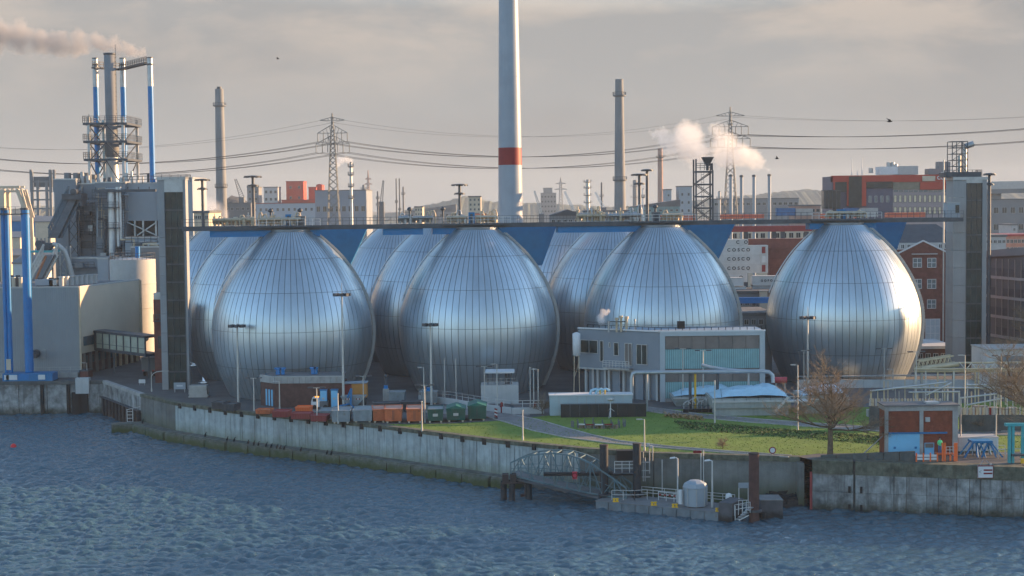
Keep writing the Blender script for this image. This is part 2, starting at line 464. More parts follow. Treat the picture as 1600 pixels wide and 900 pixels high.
# ---- water: a fine wave mesh where the camera looks, a flat sheet around it
import numpy as np
def water():
    x0, x1, y0, y1, st = -112.0, 78.0, 140.0, 274.0, 0.24
    nx, ny = int((x1 - x0) / st), int((y1 - y0) / st)
    X, Y = np.meshgrid(np.linspace(x0, x1, nx), np.linspace(y0, y1, ny))
    rs = np.random.RandomState(3)
    Z = np.zeros_like(X); DX = np.zeros_like(X); DY = np.zeros_like(X)
    for k in range(56):
        lam = 0.65 * (2.4 / 0.65) ** rs.rand()
        ang = math.radians(105 + rs.randn() * 28)
        kx, ky = 2 * math.pi / lam * math.cos(ang), 2 * math.pi / lam * math.sin(ang)
        amp = 0.023 * lam ** 0.9
        ph = kx * X + ky * Y + rs.rand() * 6.28
        Z += amp * np.sin(ph)
        DX -= amp * .7 * math.cos(ang) * np.cos(ph); DY -= amp * .7 * math.sin(ang) * np.cos(ph)
    gust = 0.8 + 0.25 * np.sin(X * .05 + 1.3 * np.sin(Y * .04)) * np.sin(Y * .06 + 1.0 + np.sin(X * .03))
    fade = np.clip(np.minimum.reduce([X - x0, x1 - X, Y - y0, y1 - Y]) / 4.0, 0, 1)
    Z *= gust * fade; DX *= gust * fade; DY *= gust * fade
    V = np.stack([X + DX, Y + DY, Z + WATER], -1).reshape(-1, 3)
    i = np.arange((ny - 1) * nx).reshape(ny - 1, nx)[:, :-1].ravel()
    F = np.stack([i, i + 1, i + nx + 1, i + nx], -1)
    b = len(V)
    big = 3000.0
    outer = np.array([[-big, -big, WATER], [big, -big, WATER], [big, 400, WATER], [-big, 400, WATER],
                      [x0, y0, WATER], [x1, y0, WATER], [x1, y1, WATER], [x0, y1, WATER]])
    V = np.concatenate([V, outer])
    F = np.concatenate([F, np.array([[b, b + 1, b + 5, b + 4], [b + 1, b + 2, b + 6, b + 5], [b + 2, b + 3, b + 7, b + 6], [b + 3, b, b + 4, b + 7]])])
    me = bpy.data.meshes.new('water')
    me.vertices.add(len(V)); me.vertices.foreach_set('co', V.astype('f').ravel())
    me.loops.add(F.size); me.loops.foreach_set('vertex_index', F.astype('i').ravel())
    me.polygons.add(len(F)); me.polygons.foreach_set('loop_start', np.arange(0, F.size, 4).astype('i'))
    me.polygons.foreach_set('use_smooth', np.ones(len(F), bool))
    me.update(calc_edges=True)
    mt = bpy.data.materials.new('river_water'); mt.use_nodes = True
    N, L = mt.node_tree.nodes, mt.node_tree.links
    bs = N['Principled BSDF']
    bs.inputs['Base Color'].default_value = (0.036, 0.086, 0.118, 1)
    bs.inputs['Roughness'].default_value = 0.06
    bs.inputs['IOR'].default_value = 1.75
    geo = N.new('ShaderNodeNewGeometry')
    hs = []
    for sc_, st_, det in ((2.4, (.6, 1.2, 1), 5), (7.0, (.8, 1.1, 1), 3)):
        mpn = N.new('ShaderNodeMapping'); mpn.inputs['Scale'].default_value = st_; mpn.inputs['Rotation'].default_value = (0, 0, .25)
        L.new(geo.outputs['Position'], mpn.inputs[0])
        no = N.new('ShaderNodeTexNoise'); no.inputs['Scale'].default_value = sc_; no.inputs['Detail'].default_value = det
        no.inputs['Roughness'].default_value = .6; no.inputs['Distortion'].default_value = .4
        L.new(mpn.outputs[0], no.inputs['Vector']); hs.append(no.outputs['Fac'])
    b1 = N.new('ShaderNodeBump'); b1.inputs['Strength'].default_value = 0.9; b1.inputs['Distance'].default_value = 0.22
    L.new(hs[0], b1.inputs['Height'])
    b2 = N.new('ShaderNodeBump'); b2.inputs['Strength'].default_value = 0.6; b2.inputs['Distance'].default_value = 0.05
    L.new(hs[1], b2.inputs['Height']); L.new(b1.outputs[0], b2.inputs['Normal'])
    L.new(b2.outputs[0], bs.inputs['Normal'])
    me.materials.append(mt)
    o = bpy.data.objects.new('water', me); COL.objects.link(o); o['kind'] = 'structure'
water()

# ---- quay walls
def out2(a, b):
    d = (b - a).normalized(); return Vector((d.y, -d.x, 0))        # to the water side for left-to-right runs
def slab_on(mb, a, b, o0, o1, z0, z1, m=0):
    n = out2(a, b)
    c = [a + n * o1, b + n * o1, b + n * o0, a + n * o0]
    mb.hexa([Vector((q.x, q.y, z0)) for q in c], [Vector((q.x, q.y, z1)) for q in c], m)
def panels(parent, pts, w, z0, z1, o0, o1, mt, gap=.05, jitter=.03, rows=1, skip=()):
    k = 0
    for a, b in zip(pts[:-1], pts[1:]):
        L = (b - a).length; n = max(1, int(round(L / w))); u = (b - a) / L
        for i in range(n):
            k += 1
            if k in skip: continue
            for r in range(rows):
                za, zb = z0 + (z1 - z0) * r / rows, z0 + (z1 - z0) * (r + 1) / rows
                p = MB(); j = rnd.uniform(-jitter, jitter)
                slab_on(p, a + u * (L * i / n + gap / 2), a + u * (L * (i + 1) / n - gap / 2), o0, o1 + j, za + (gap / 2 if r else 0), zb)
                p.build('panel', mt, parent)
def wall_thing(name, label, cat, pts, z0, z1, mt, thick=0.6):
    t = thing(name, label, cat, ((pts[0] + pts[-1]) / 2) + Vector((0, 0, z0)))
    mb = MB()
    for a, b in zip(pts[:-1], pts[1:]): slab_on(mb, a, b, -thick, 0, z0, z1)
    mb.build('wall', mt, t)
    return t
# pale panelled wall with a low ledge at its foot
LW = QL[2:8]
t = wall_thing('quay_wall', 'long pale panelled quay wall curving below the lawn, mossy ledge at its foot', 'quay wall', LW, -6.5, -0.06, CONCD)
panels(t, LW[:2], 1.6, -4.3, -0.40, 0, .22, QUAYG)
panels(t, LW[1:], 1.25, -4.3, -0.40, 0, .22, QUAYP)
mb = MB()
for a, b in zip(LW[:-1], LW[1:]): slab_on(mb, a, b, -.75, .34, -.40, .10)
mb.build('coping', COPE, t)
mb = MB()
for a, b in zip(LW[1:-1], LW[2:]):
    L = (b - a).length; n = int(L / 3.3); u = (b - a) / L
    for i in range(n):
        q = a + u * (L * (i + .3) / n); slab_on(mb, q, q + u * .55, .2, .42, -.75, .02)
mb.build('bracket', BLACK, t)
led = MB(); seg = [g2(186, 661, 0) * 0 + Vector((G(186, 661, -4.3).x, G(186, 661, -4.3).y, 0))] + [a + out2(a, b) * .1 for a, b in zip(LW[:-1], LW[1:])][1:] + [LW[-1]]
seg2 = [LW[0] + Vector((-4.5, -2.2, 0)), LW[0] + Vector((0, -1.0, 0)), LW[1], LW[2], LW[3], LW[4], LW[4].lerp(LW[5], .3)]
for a, b in zip(seg2[:-1], seg2[1:]): slab_on(led, a, b, -.3, 2.1, -6.5, -4.28 + rnd.uniform(-.02, .02))
led.build('ledge', LEDGE, t)
fac = MB()
for a, b in zip(seg2[:-1], seg2[1:]):
    L = (b - a).length; n = max(1, int(L / 4.4)); u = (b - a) / L
    for i in range(n):
        q = a + u * (L * i / n + .1); slab_on(fac, q, q + u * (L / n - .2), 2.08, 2.28, -6.4, -4.5)
fac.build('fender_beam', LEDGE, t)
# grey wall behind the pontoon
MW = [QL[7], QL[8], QL[9]]
t = wall_thing('quay_wall', 'dark grey concrete quay wall behind the floating pontoon', 'quay wall', MW, -6.5, -0.06, CONCD)
panels(t, MW, 5.6, -6.2, -0.55, 0, .2, QUAYG, gap=.08)
mb = MB()
for a, b in zip(MW[:-1], MW[1:]): slab_on(mb, a, b, -.7, .32, -.55, .08)
mb.build('coping', COPE, t)
mb = MB()
for px in (1034, 1195, 1203):
    q = P(px, 760, 181.5); n = Vector((0, -1, 0)); mb.bar((q.x, 180.9 + .0, -4.2), (q.x, 180.9, -.5), .14)
mb.build('drain_pipe', STEEL, t)
mb = MB(); mb.box(QL[9].x - .5, QL[9].x + .2, 177.2, QL[9].y, -6, -.5); mb.build('return_wall', QUAYG, t)
# right-hand wall
RW = [QL[10], QL[11], Vector((110, 161.5, 0))]
t = wall_thing('quay_wall', 'near weathered concrete quay wall carrying the white square river sign', 'quay wall', RW, -7, -0.1, CONCD, 1.2)
a, b = RW[0], RW[1]; L = (b - a).length; u = (b - a) / L
px_j = [0, .205, .395, .455, .55, .605, .69, .75, .80, .90, 1.0]
for i in range(len(px_j) - 1):
    g0 = .12 if i in (1,) else .03
    for z0, z1 in ((-6.9, -3.6), (-3.57, -1.5)):
        p = MB(); slab_on(p, a + u * (L * px_j[i] + g0), a + u * (L * px_j[i + 1] - (.14 if i == 0 else .03)), 0, .3 + rnd.uniform(-.03, .03), z0, z1)
        p.build('panel', QUAYO, t)
panels(t, [RW[1], RW[2]], 4.5, -6.9, -1.5, 0, .3, QUAYO)
mb = MB(); cut = a + u * (L * .203)
slab_on(mb, a, cut - u * .15, -1.4, .42, -1.5, .05); slab_on(mb, cut + u * .15, b, -1.4, .42, -1.5, .05); slab_on(mb, RW[1], RW[2], -1.4, .42, -1.5, .05)
mb.build('coping', COPE, t)
mb = MB()
for f in (.175, .232):
    for z in (-3.6, -5.7):
        q = a + u * (L * f); slab_on(mb, q, q + u * .28, .3, .46, z, z + .75)
mb.build('fender_pad', BLACK, t)
mb = MB(); slab_on(mb, a - u * .28, a, -.3, .3, -5.9, -1.4); mb.build('edge_strip', REDD, t)
# left wall
LL = [QL[0], Vector((-112, 266, 0)), QL[1]]
t = wall_thing('quay_wall', 'blackened concrete quay wall below the blue posts and pale hall', 'quay wall', LL, -7, -.06, CONCD, 1.0)
panels(t, [Vector((-150, 266, 0)), QL[1]], 4.9, -6.5, -.5, 0, .25, QUAYO, gap=.12)
mb = MB(); slab_on(mb, LL[0], LL[2], -1.0, .4, -.5, .1); mb.build('coping', CONCD, t)
mb = MB()
for px, w_ in ((63, .5), (104, .5), (112, 1.6), (124, 1.4)):
    x = P(px, 640, 265).x; mb.box(x, x + w_, 265.15, 265.72, -6, -1.9 if w_ > 1 else -.5)
mb.build('fender_beam', BLACK, t)
mb = MB(); x = P(139, 620, 265).x; mb.box(P(118, 620, 265).x, x, 265.05, 266.5, -2.1, .6); mb.build('landing', CONCP, t)
SW = [QL[1], QL[1].lerp(QL[2], .5), QL[2]]
t = wall_thing('quay_wall', 'stepped concrete wall above the dark sheet piling in the corner', 'quay wall', SW, -6.5, -.06, CONCD)
panels(t, SW, 3.2, -3.0, -.4, 0, .2, QUAYO)
mb = MB()
for a, b in zip(SW[:-1], SW[1:]): slab_on(mb, a, b, -.6, .3, -.4, .1)
mb.build('coping', CONC, t)
t = thing('sheet_piling', 'dark rusty sheet piling in the corner between the quay walls', 'sheet piling', SW[1] + Vector((0, 0, -6)))
d = SW[2] - SW[0]; n = out2(SW[0], SW[2])
for i in range(22):
    a, b = SW[0] + d * (i / 22) , SW[0] + d * ((i + 1) / 22)
    p = MB(); o_ = .75 if i % 2 else .5
    slab_on(p, a, b, .3, o_, -6.3, -2.75); p.build('pile', RUSTY, t)
mb = MB(); slab_on(mb, SW[0], SW[2], .3, .85, -2.75, -2.6); mb.build('cap_beam', STEELD, t)

# ---- lawn, paths, roads
def sheet(pts, z, step=None):
    mb = MB(); mb.add([Vector((p.x, p.y, z)) for p in pts], [tuple(range(len(pts)))]); return mb
def inset(p, q=.75): return Vector((p.x, p.y + q, 0))
lawn_pts = [inset(g2(560, 661)), inset(QL[5]), inset(QL[6]), inset(QL[7]), inset(QL[8]), inset(QL[9]), Vector((36, 181, 0)), Vector((75, 181, 0)),
            Vector((95, 232, 0)), g2(1385, 636), g2(1120, 638), g2(1010, 641), g2(905, 645), g2(850, 650), g2(790, 657), g2(700, 662), g2(600, 663)]
struct('lawn', sheet(lawn_pts, 0.012), GRASS)
def ribbon(pxs, w, z):
    c = [g2(*p) for p in pxs]; Lf, Rt = [], []
    for i, p in enumerate(c):
        d = (c[min(i + 1, len(c) - 1)] - c[max(0, i - 1)]).normalized(); n = Vector((-d.y, d.x, 0))
        w_ = w[i] if isinstance(w, list) else w
        Lf.append(p + n * w_ / 2); Rt.append(p - n * w_ / 2)
    mb = MB()
    for i in range(len(c) - 1):
        mb.add([Vector((q.x, q.y, z)) for q in (Rt[i], Rt[i + 1], Lf[i + 1], Lf[i])], [(0, 1, 2, 3)])
    kb = MB()
    for e in (Lf, Rt):
        for i in range(len(c) - 1):
            kb.bar(Vector((e[i].x, e[i].y, .06)), Vector((e[i + 1].x, e[i + 1].y, .06)), .14, .14)
    return mb, kb
mb, kb = ribbon([(770, 648), (815, 658), (858, 671), (905, 682), (960, 691), (1040, 699), (1140, 707), (1235, 713.5)], [4, 5, 5, 4, 2.2, 1.4, 1.2, 1.2], .020)
struct('path', mb, PATHM); tag(kb.build('kerb', CONC), kind='structure')
mb, kb = ribbon([(960, 633), (1020, 641), (1080, 649), (1180, 658), (1290, 666), (1400, 673), (1600, 678)], 3.4, .024)
struct('road', mb, PATHM); tag(kb.build('kerb', CONC), kind='structure')
mb, kb = ribbon([(470, 640), (640, 638), (770, 646), (800, 652)], 6, .016)
struct('yard_road', mb, PATHM); tag(kb.build('kerb', CONC), kind='structure')
# grass blades standing on the lawn
def in_poly(x, y, pts):
    c = False; j = len(pts) - 1
    for i in range(len(pts)):
        a, b = pts[i], pts[j]
        if (a.y > y) != (b.y > y) and x < (b.x - a.x) * (y - a.y) / (b.y - a.y) + a.x: c = not c
        j = i
    return c
gb = MB(); cnt = 0
while cnt < 11000:
    x, y = rnd.uniform(-26, 80), rnd.uniform(180, 232)
    if not in_poly(x, y, lawn_pts): continue
    cnt += 1
    h = rnd.uniform(.06, .14); a = rnd.uniform(0, 3.14); dx, dy = math.cos(a) * .07, math.sin(a) * .07
    gb.add([(x - dx, y - dy, .012), (x + dx, y + dy, .012), (x + rnd.uniform(-.1, .1), y + rnd.uniform(-.1, .1), h)], [(0, 1, 2)])
tag(gb.build('grass', GRASS), kind='stuff')
# planted bank below the road; the slope's shade is put into its dark green
def lumps(name, pxa, pxb, n, wid, hmax, mt, mt2=None, blade=.35, kind='stuff'):
    a, b = g2(*pxa), g2(*pxb); mb = MB()
    for i in range(n):
        f = rnd.random(); q = a.lerp(b, f) + Vector((rnd.uniform(-.3, .3), rnd.uniform(-wid, wid), 0))
        h = hmax * (1 - abs(q.y - a.lerp(b, f).y) / wid) * rnd.uniform(.5, 1)
        s = blade * rnd.uniform(.5, 1.1); an = rnd.uniform(0, 6.28)
        d = Vector((math.cos(an), math.sin(an), rnd.uniform(-.3, .8))) * s; e = Vector((-math.sin(an), math.cos(an), rnd.uniform(-.2, .6))) * s * .7
        q.z = max(.02, h)
        mb.add([q - d * .5, q + e * .5, q + d * .5, q - e * .4 + Vector((0, 0, -.1))], [(0, 1, 2, 3)], m=1 if mt2 and rnd.random() < .05 else 0)
    bed = MB()
    o = mb.build(name, [mt] + ([mt2] if mt2 else [])); tag(o, kind=kind); return o
lumps('shaded_heather', (1060, 664), (1400, 690), 2600, 4.6, .34, HEDGE, REED)
lumps('reed', (1040, 651), (1100, 656), 260, 1.0, .7, REED, blade=.5)

# ---- far hills and tree lines
def ridge(name, prof, Y, depth, mt=HILL):
    """prof: (px, py) skyline"""
    mb = MB(); pts = []
    for (a, b), (c, d) in zip(prof[:-1], prof[1:]):
        n = max(2, int((c - a) / 4))
        for i in range(n):
            f = i / n; pts.append((a + (c - a) * f, b + (d - b) * f + rnd.uniform(-1.2, 1.2)))
    pts.append(prof[-1])
    top = [P(x, y, Y) for x, y in pts]; k = len(top)
    v = [Vector((p.x, Y - depth * .5, 0)) for p in top] + [Vector((p.x, p.y - depth * .1 + rnd.uniform(-8, 8), p.z * .93)) for p in top] + top + [Vector((p.x, Y + depth * .7, 0)) for p in top]
    f = []
    for r in range(3):
        for i in range(k - 1): f.append((r * k + i, r * k + i + 1, (r + 1) * k + i + 1, (r + 1) * k + i))
    mb.add(v, f, False); return struct(name, mb, mt)
ridge('hill', [(560, 338), (620, 332), (660, 322), (700, 313), (728, 306), (745, 309), (770, 315), (800, 316), (860, 318), (930, 322), (1000, 326)], 2700, 500)
ridge('hill', [(335, 330), (352, 312), (362, 305), (376, 308), (392, 318), (420, 328)], 1500, 200, mat('hill_dark', (0.05, 0.05, 0.05), .95, scale=.03))
ridge('hill', [(980, 322), (1060, 315), (1120, 310), (1180, 304), (1230, 298), (1262, 296), (1300, 300), (1360, 302), (1450, 304), (1540, 302), (1640, 298)], 3000, 500)
ridge('hill', [(-60, 330), (20, 326), (60, 322), (120, 324), (240, 326), (340, 330)], 2600, 400)

# ================================================================ DIGESTER EGGS
EGG = [(0.0, 10.0), (1.26, 10.62), (4.19, 11.76), (7.11, 12.46), (10.35, 12.67), (13.28, 12.28), (16.62, 11.08), (19.13, 9.72), (21.54, 8.02), (23.73, 5.95), (25.92, 3.52)]
# smooth (Catmull-Rom) profile
def egg_r(z):
    for i in range(len(EGG) - 1):
        if z <= EGG[i + 1][0] or i == len(EGG) - 2:
            z0, r0 = EGG[i]; z1, r1 = EGG[i + 1]
            s0 = (r1 - EGG[i - 1][1]) / (z1 - EGG[i - 1][0]) if i > 0 else (r1 - r0) / (z1 - z0)
            s1 = (EGG[i + 2][1] - r0) / (EGG[i + 2][0] - z0) if i < len(EGG) - 2 else (r1 - r0) / (z1 - z0)
            h = z1 - z0; t = (z - z0) / h
            return (2*t**3-3*t**2+1)*r0 + (t**3-2*t**2+t)*h*s0 + (-2*t**3+3*t**2)*r1 + (t**3-t**2)*h*s1
    return EGG[-1][1]
def egg_n(z):
    e = .15; s = (egg_r(min(25.92, z + e)) - egg_r(max(0, z - e))) / (min(25.92, z + e) - max(0, z - e))
    l = math.hypot(1, s); return 1 / l, -s / l
NSEG = 72
TIERS = [(0.0, 5.0), (5.0, 10.66), (10.66, 16.62), (16.62, 21.74), (21.74, 25.92)]
def panel_mesh(z0, z1):
    me = bpy.data.meshes.new('panel')
    da = 2 * math.pi / NSEG; gap = .042
    rows = 5; za, zb = z0 + .03, z1 - .03
    v, nrm, f = [], [], []
    cols = [-1, 0, 1]
    for j in range(rows + 1):
        z = za + (zb - za) * j / rows; r = egg_r(z); nr, nz = egg_n(z)
        half = da / 2 - min(gap / r, da * .16)
        for c in cols:
            a = c * half
            rr = r + .10
            v.append((rr * math.cos(a), rr * math.sin(a), z))
            an = a * 1.12                               # sheets slightly bowed outwards between the seams
            nrm.append((nr * math.cos(an), nr * math.sin(an), nz))
    for j in range(rows):
        for c in range(2):
            k = j * 3 + c; f.append((k, k + 1, k + 4, k + 3))
    nb = len(v)
    # return edges down to the core
    for j in range(rows + 1):
        for c in (0, 2):
            x, y, z = v[j * 3 + c]; r = egg_r(z); k = (r - .04) / (r + .10)
            v.append((x * k, y * k, z)); nrm.append((0, -1 if c == 0 else 1, 0))
    for j in range(rows):
        f.append((j * 3, (j + 1) * 3, nb + (j + 1) * 2, nb + j * 2))
        f.append((j * 3 + 2, nb + j * 2 + 1, nb + (j + 1) * 2 + 1, (j + 1) * 3 + 2))
    me.from_pydata(v, [], f); me.materials.append(ALU)
    me.polygons.foreach_set('use_smooth', [True] * (rows * 2) + [False] * (rows * 2))
    me.update()
    ln = []
    for p in me.polygons:
        for vi in p.vertices:
            ln.append(nrm[vi] if p.index < rows * 2 else tuple(p.normal))
    me.normals_split_custom_set(ln)
    return me
PM = [panel_mesh(*t) for t in TIERS]
core = MB()
core.lathe((0, 0, 0), [(egg_r(z / 4) - .03, z / 4) for z in range(0, 104, 4)] + [(3.5, 25.92)], 72)
core.lathe((0, 0, 0), [(3.4, 25.9), (3.4, 26.28), (0.01, 26.28)], 36, smooth=False)
COREM = core.build('shell', [ALUCORE]); cme = COREM.data; bpy.data.objects.remove(COREM)
lad = MB()
zs = [0.4 + i * .5 for i in range(51)]
for s in (-.42, .42):
    lad.tube([((egg_r(z) + .34), s, z) for z in zs], .06, 4)
for z in zs: lad.bar((egg_r(z) + .34, -.42, z), (egg_r(z) + .34, .42, z), .07)
for z in zs[::4]:
    for s in (-.42, .42): lad.bar((egg_r(z) - .1, s, z), (egg_r(z) + .34, s, z), .06)
for s in (-.5, .5):
    lad.tube([((egg_r(z) + .62), s, z) for z in zs], .035, 4)
for z in zs[::3]:
    for s in (-.5, .5): lad.bar((egg_r(z) + .3, s, z), (egg_r(z) + .62, s, z), .04)
for za, zb in zip(zs[:-1], zs[1:]):
    for y_ in (-.46, .46):
        e = zb - .07; lad.add([(egg_r(za) + .2, y_, za), (egg_r(za) + .72, y_, za), (egg_r(e) + .72, y_, e), (egg_r(e) + .2, y_, e)], [(0, 1, 2, 3)])
    q = [((egg_r(z) + .26), y_, z) for z, y_ in ((za, -.45), (za, .45), (zb, .45), (zb, -.45))]; lad.add(q, [(0, 1, 2, 3)])
_l = lad.build('ladder', [OFFW]); ladme = _l.data; bpy.data.objects.remove(_l)
gr = MB(); gr.tube([((egg_r(z) + .35), 0, z) for z in [14.5 + i * .5 for i in range(23)]], .12, 6)  # pale tube added along the upper left limb for its bright line
_g = gr.build('limb_tube', [RAILW]); grme = _g.data; bpy.data.objects.remove(_g)
seamring = MB()
ST = thing
EGGS = [   # px of axis, Y, az range to clad (deg about camera direction), label
    (456.5, 236, (-110, 110), 'large silver egg-shaped tank, front of the left cluster beside the elevator tower'),
    (746.5, 239, (-110, 110), 'large silver egg-shaped tank in front of the second cluster, under the red-banded mast'),
    (1033, 243, (-110, 110), 'large silver egg-shaped tank rising behind the grey control building'),
    (1317, 247, (-112, 115), 'lone silver egg-shaped tank on the right with a golden sunlit flank'),
    (404, 261.5, (-110, 40), 'silver egg-shaped tank half hidden behind the leftmost front egg'),
    (352, 287, (-110, 40), 'rearmost silver egg-shaped tank showing beside the left elevator tower'),
    (688, 264.5, (-110, 40), 'silver egg-shaped tank half hidden behind the egg under the red-banded mast'),
    (626, 290, (-110, 40), 'rearmost silver egg-shaped tank of the second cluster, left of the middle one'),
    (960, 268.5, (-110, 40), 'silver egg-shaped tank half hidden behind the egg above the control building'),
    (901, 294, (-110, 40), 'rearmost silver egg-shaped tank of the third cluster, mostly hidden'),
]
EGGPOS = []
for px, Y, (a0, a1), lab in EGGS:
    Y *= 1.045
    x = P(px, 500, Y).x
    t = thing('digester_egg', lab, 'egg tank', (x, Y, 0), 'egg-shaped digester tanks below the bridge')
    EGGPOS.append((x, Y))
    o = bpy.data.objects.new('shell', cme); COL.objects.link(o); o.parent = t
    view = math.atan2(-Y, -x)                           # azimuth that faces the camera
    for k in range(NSEG):
        a = 2 * math.pi * k / NSEG
        d = math.degrees((a - view + math.pi) % (2 * math.pi) - math.pi)
        if not (a0 <= d <= a1): continue
        for ti, me in enumerate(PM):
            p = bpy.data.objects.new('panel', me); COL.objects.link(p); p.parent = t; p.rotation_euler.z = a
    if a1 > 60:
        o = bpy.data.objects.new('ladder', ladme); COL.objects.link(o); o.parent = t; o.rotation_euler.z = view + R(92)
    o = bpy.data.objects.new('limb_tube', grme); COL.objects.link(o); o.parent = t; o.rotation_euler.z = view - R(88)

# ---------------------------------------------------------------- elevator towers and bridge
BA, BB = P(285, 356, 244.0), P(1500, 344, 261.8)
BA = Vector((BA.x, BA.y, 26.29)); BB = Vector((BB.x, BB.y, 26.29))
bd = (BB - BA).normalized(); bn = Vector((bd.y, -bd.x, 0))
def bpx(px, dz=0.0, off=0.0):
    """point on the bridge axis seen at picture column px"""
    lo, hi = 0.0, 1.0
    for _ in range(40):
        f = (lo + hi) / 2; q = BA.lerp(BB, f)
        r = ray(px, 350); x_at = r.x / r.y * q.y
        if q.x < x_at: lo = f
        else: hi = f
    return q + Vector((0, 0, dz)) + bn * off
br = thing('service_bridge', 'long dark service bridge with railings running across the tops of the eggs', 'bridge', (BA + BB) / 2)
mb = MB()
def obox(mb, a, b, o0, o1, z0, z1, m=0):
    c = [a + bn * o1, b + bn * o1, b + bn * o0, a + bn * o0]
    mb.hexa([q + Vector((0, 0, z0)) for q in c], [q + Vector((0, 0, z1)) for q in c], m)
obox(mb, BA, BB, -1.3, 1.3, 0, .42); mb.build('deck', STEELD, br)
mb = MB(); obox(mb, BA, BB, 1.3, 1.42, -.08, .62); obox(mb, BA, BB, -1.42, -1.3, -.08, .62); mb.build('edge_beam', STEELD, br)
for off in (1.36, -1.36):
    mb = MB(); rail(mb, [BA + bn * off + Vector((0, 0, .62)), BB + bn * off + Vector((0, 0, .62))], 1.15, 1.1, .022, 2); mb.build('railing', STEELD, br)
for a, b in ((328, 500), (598, 660), (675, 790), (870, 1075), (1262, 1365)):
    mb = MB(); obox(mb, bpx(a), bpx(b), -1.1, 1.1, -1.1, -.09); mb.build('girder', BLUE, br)
for a, b in ((405, 500), (690, 795), (980, 1082), (1262, 1370)):
    mb = MB(); obox(mb, bpx(a), bpx(b), 1.45, 2.3, .35, .6); 
    mb.build('platform', STEELD, br)
    mb = MB(); rail(mb, [bpx(a, .6, 2.25), bpx(b, .6, 2.25)], 1.1, 1.2, .03, 2); mb.build('railing', RAILW, br)
# blue wedge-shaped trestles
for (tl, tr, bl, brr, yb, Y), lab in zip((
        (478, 572, 512, 545, 416, 243.5), (770, 868, 808, 846, 414, 246), (1060, 1147, 1092, 1119, 410, 250), (1345, 1415, 1375, 1399, 392, 254)),
        ('blue wedge-shaped steel trestle right of the leftmost front egg', 'blue wedge-shaped trestle right of the egg under the red-banded mast',
         'blue wedge-shaped trestle above the white lettered containers', 'smallest blue wedge-shaped trestle beside the dark slate roof')):
    Y *= 1.045
    a, b = P(tl, 356, Y), P(tr, 356, Y); c, d = P(brr, yb, Y), P(bl, yb, Y)
    t = thing('bridge_trestle', lab, 'trestle', (a.x, Y, 0), 'blue trestles under the bridge')
    mb = MB(); mb.prism([(a.x, Y, 26.2), (b.x, Y, 26.2), (c.x, Y, c.z), (d.x, Y, d.z)], (0, 3.0, 0)); mb.build('housing', BLUE, t)
    mb = MB(); mb.bar((b.x + .05, Y - .06, 26.15), (c.x + .05, Y - .06, c.z), .16); mb.bar((d.x, Y - .06, d.z), (c.x, Y - .06, c.z), .16); mb.build('edge_strip', BLUE, t)
    xc = (c.x + d.x) / 2
    mb = MB(); mb.cyl((xc, Y + 1.5, 0), (xc, Y + 1.5, d.z), .55, n=10); mb.build('column', BLUE, t)

def elevator(px0, px1, pg0, pg1, Y, ztop, zglass, label, conc_l, dep=4.6):
    x0, x1, g0, g1 = (P(p, 450, Y).x for p in (px0, px1, pg0, pg1))
    t = thing('elevator_tower', label, 'elevator tower', ((x0 + x1) / 2, Y, 0), 'tall elevator towers at the bridge ends')
    n = int(ztop / 3.0)
    for i in range(n):
        za, zb = ztop * i / n, ztop * (i + 1) / n - .04
        p = MB(); p.box(x0, g0, Y, Y + dep, za, zb); p.build('panel', conc_l, t)
    mb = MB(); mb.box(g1, x1, Y, Y + dep, 0, ztop); mb.box(g0, g1, Y + min(1.2, dep - .5), Y + dep, 0, ztop); mb.build('shaft', conc_l, t)
    mb = MB(); mb.box(x0 - .1, x1 + .1, Y - .15, Y + dep + .1, ztop, ztop + .5); mb.box(g0, g1, Y - .05, Y + .25, zglass, ztop); mb.build('roof', STEEL, t)
    np_ = int(zglass / 2.75); h = zglass / np_
    for i in range(np_):
        g = MB(); g.box(g0 + .02, g1 - .02, Y + .10, Y + .16, i * h + .1, (i + 1) * h - .1); pn = g.build('pane', GLASSG if i < np_ - 4 or px0 < 800 else GLASSD, t)
    mb = MB()
    for i in range(np_ + 1): mb.box(g0 + .1, g1 - .1, Y - .02, Y + .09, max(.01, i * h - .11), i * h + .11)
    mb.box(g0 - .02, g0 + .09, Y - .06, Y + .09, 0, zglass); mb.box(g1 - .09, g1 + .02, Y - .06, Y + .09, 0, zglass)
    for f in (.33, .66): 
        xm = g0 + (g1 - g0) * f; mb.box(xm - .03, xm + .03, Y + .03, Y + .09, .1, zglass)
    mb.build('glazing_frame', STEELD, t)
    return t, x0, x1, g0, g1
TWL = mat('tower_concrete', (0.27, 0.28, 0.29), .7, var=.12, scale=.3, streak=.14, tone=.05)
et, x0, x1, g0, g1 = elevator(250, 293, 260, 289, 252, P(270, 281, 252).z, P(270, 300, 252).z, 'left elevator tower with a tall dark glazed strip beside the silver eggs', TWL, 2.0)
zt = P(270, 281, 252).z
mb = MB(); rail(mb, [(x0 - .4, 251, zt + .1), (x1 + .4, 251, zt + .1), (x1 + .4, 254.4, zt + .1)], .8, 1.2, .03, 2); mb.build('railing', STEELD, et)
et, x0, x1, g0, g1 = elevator(1489, 1541, 1509, 1534, 265, P(1515, 281, 265).z, P(1515, 286, 265).z, 'right elevator tower of concrete with dark glass, lattice mast on its roof', TWL)
zt = P(1515, 281, 265).z
mb = MB(); rail(mb, [(x0 - 1.5, 265.3, zt + .5), (x1 - .8, 265.3, zt + .5), (x1 - .8, 269, zt + .5)], 1.2, .8, .04, 3)
mb.box(x0 - 1.4, x1 - 1.0, 265, 269, zt + .5, zt + 1.3); mb.build('roof_platform', STEELD, et)
mb = MB(); q0, q1 = P(1487, 240, 266).x, P(1519, 240, 266).x; z1 = P(1500, 221, 266).z
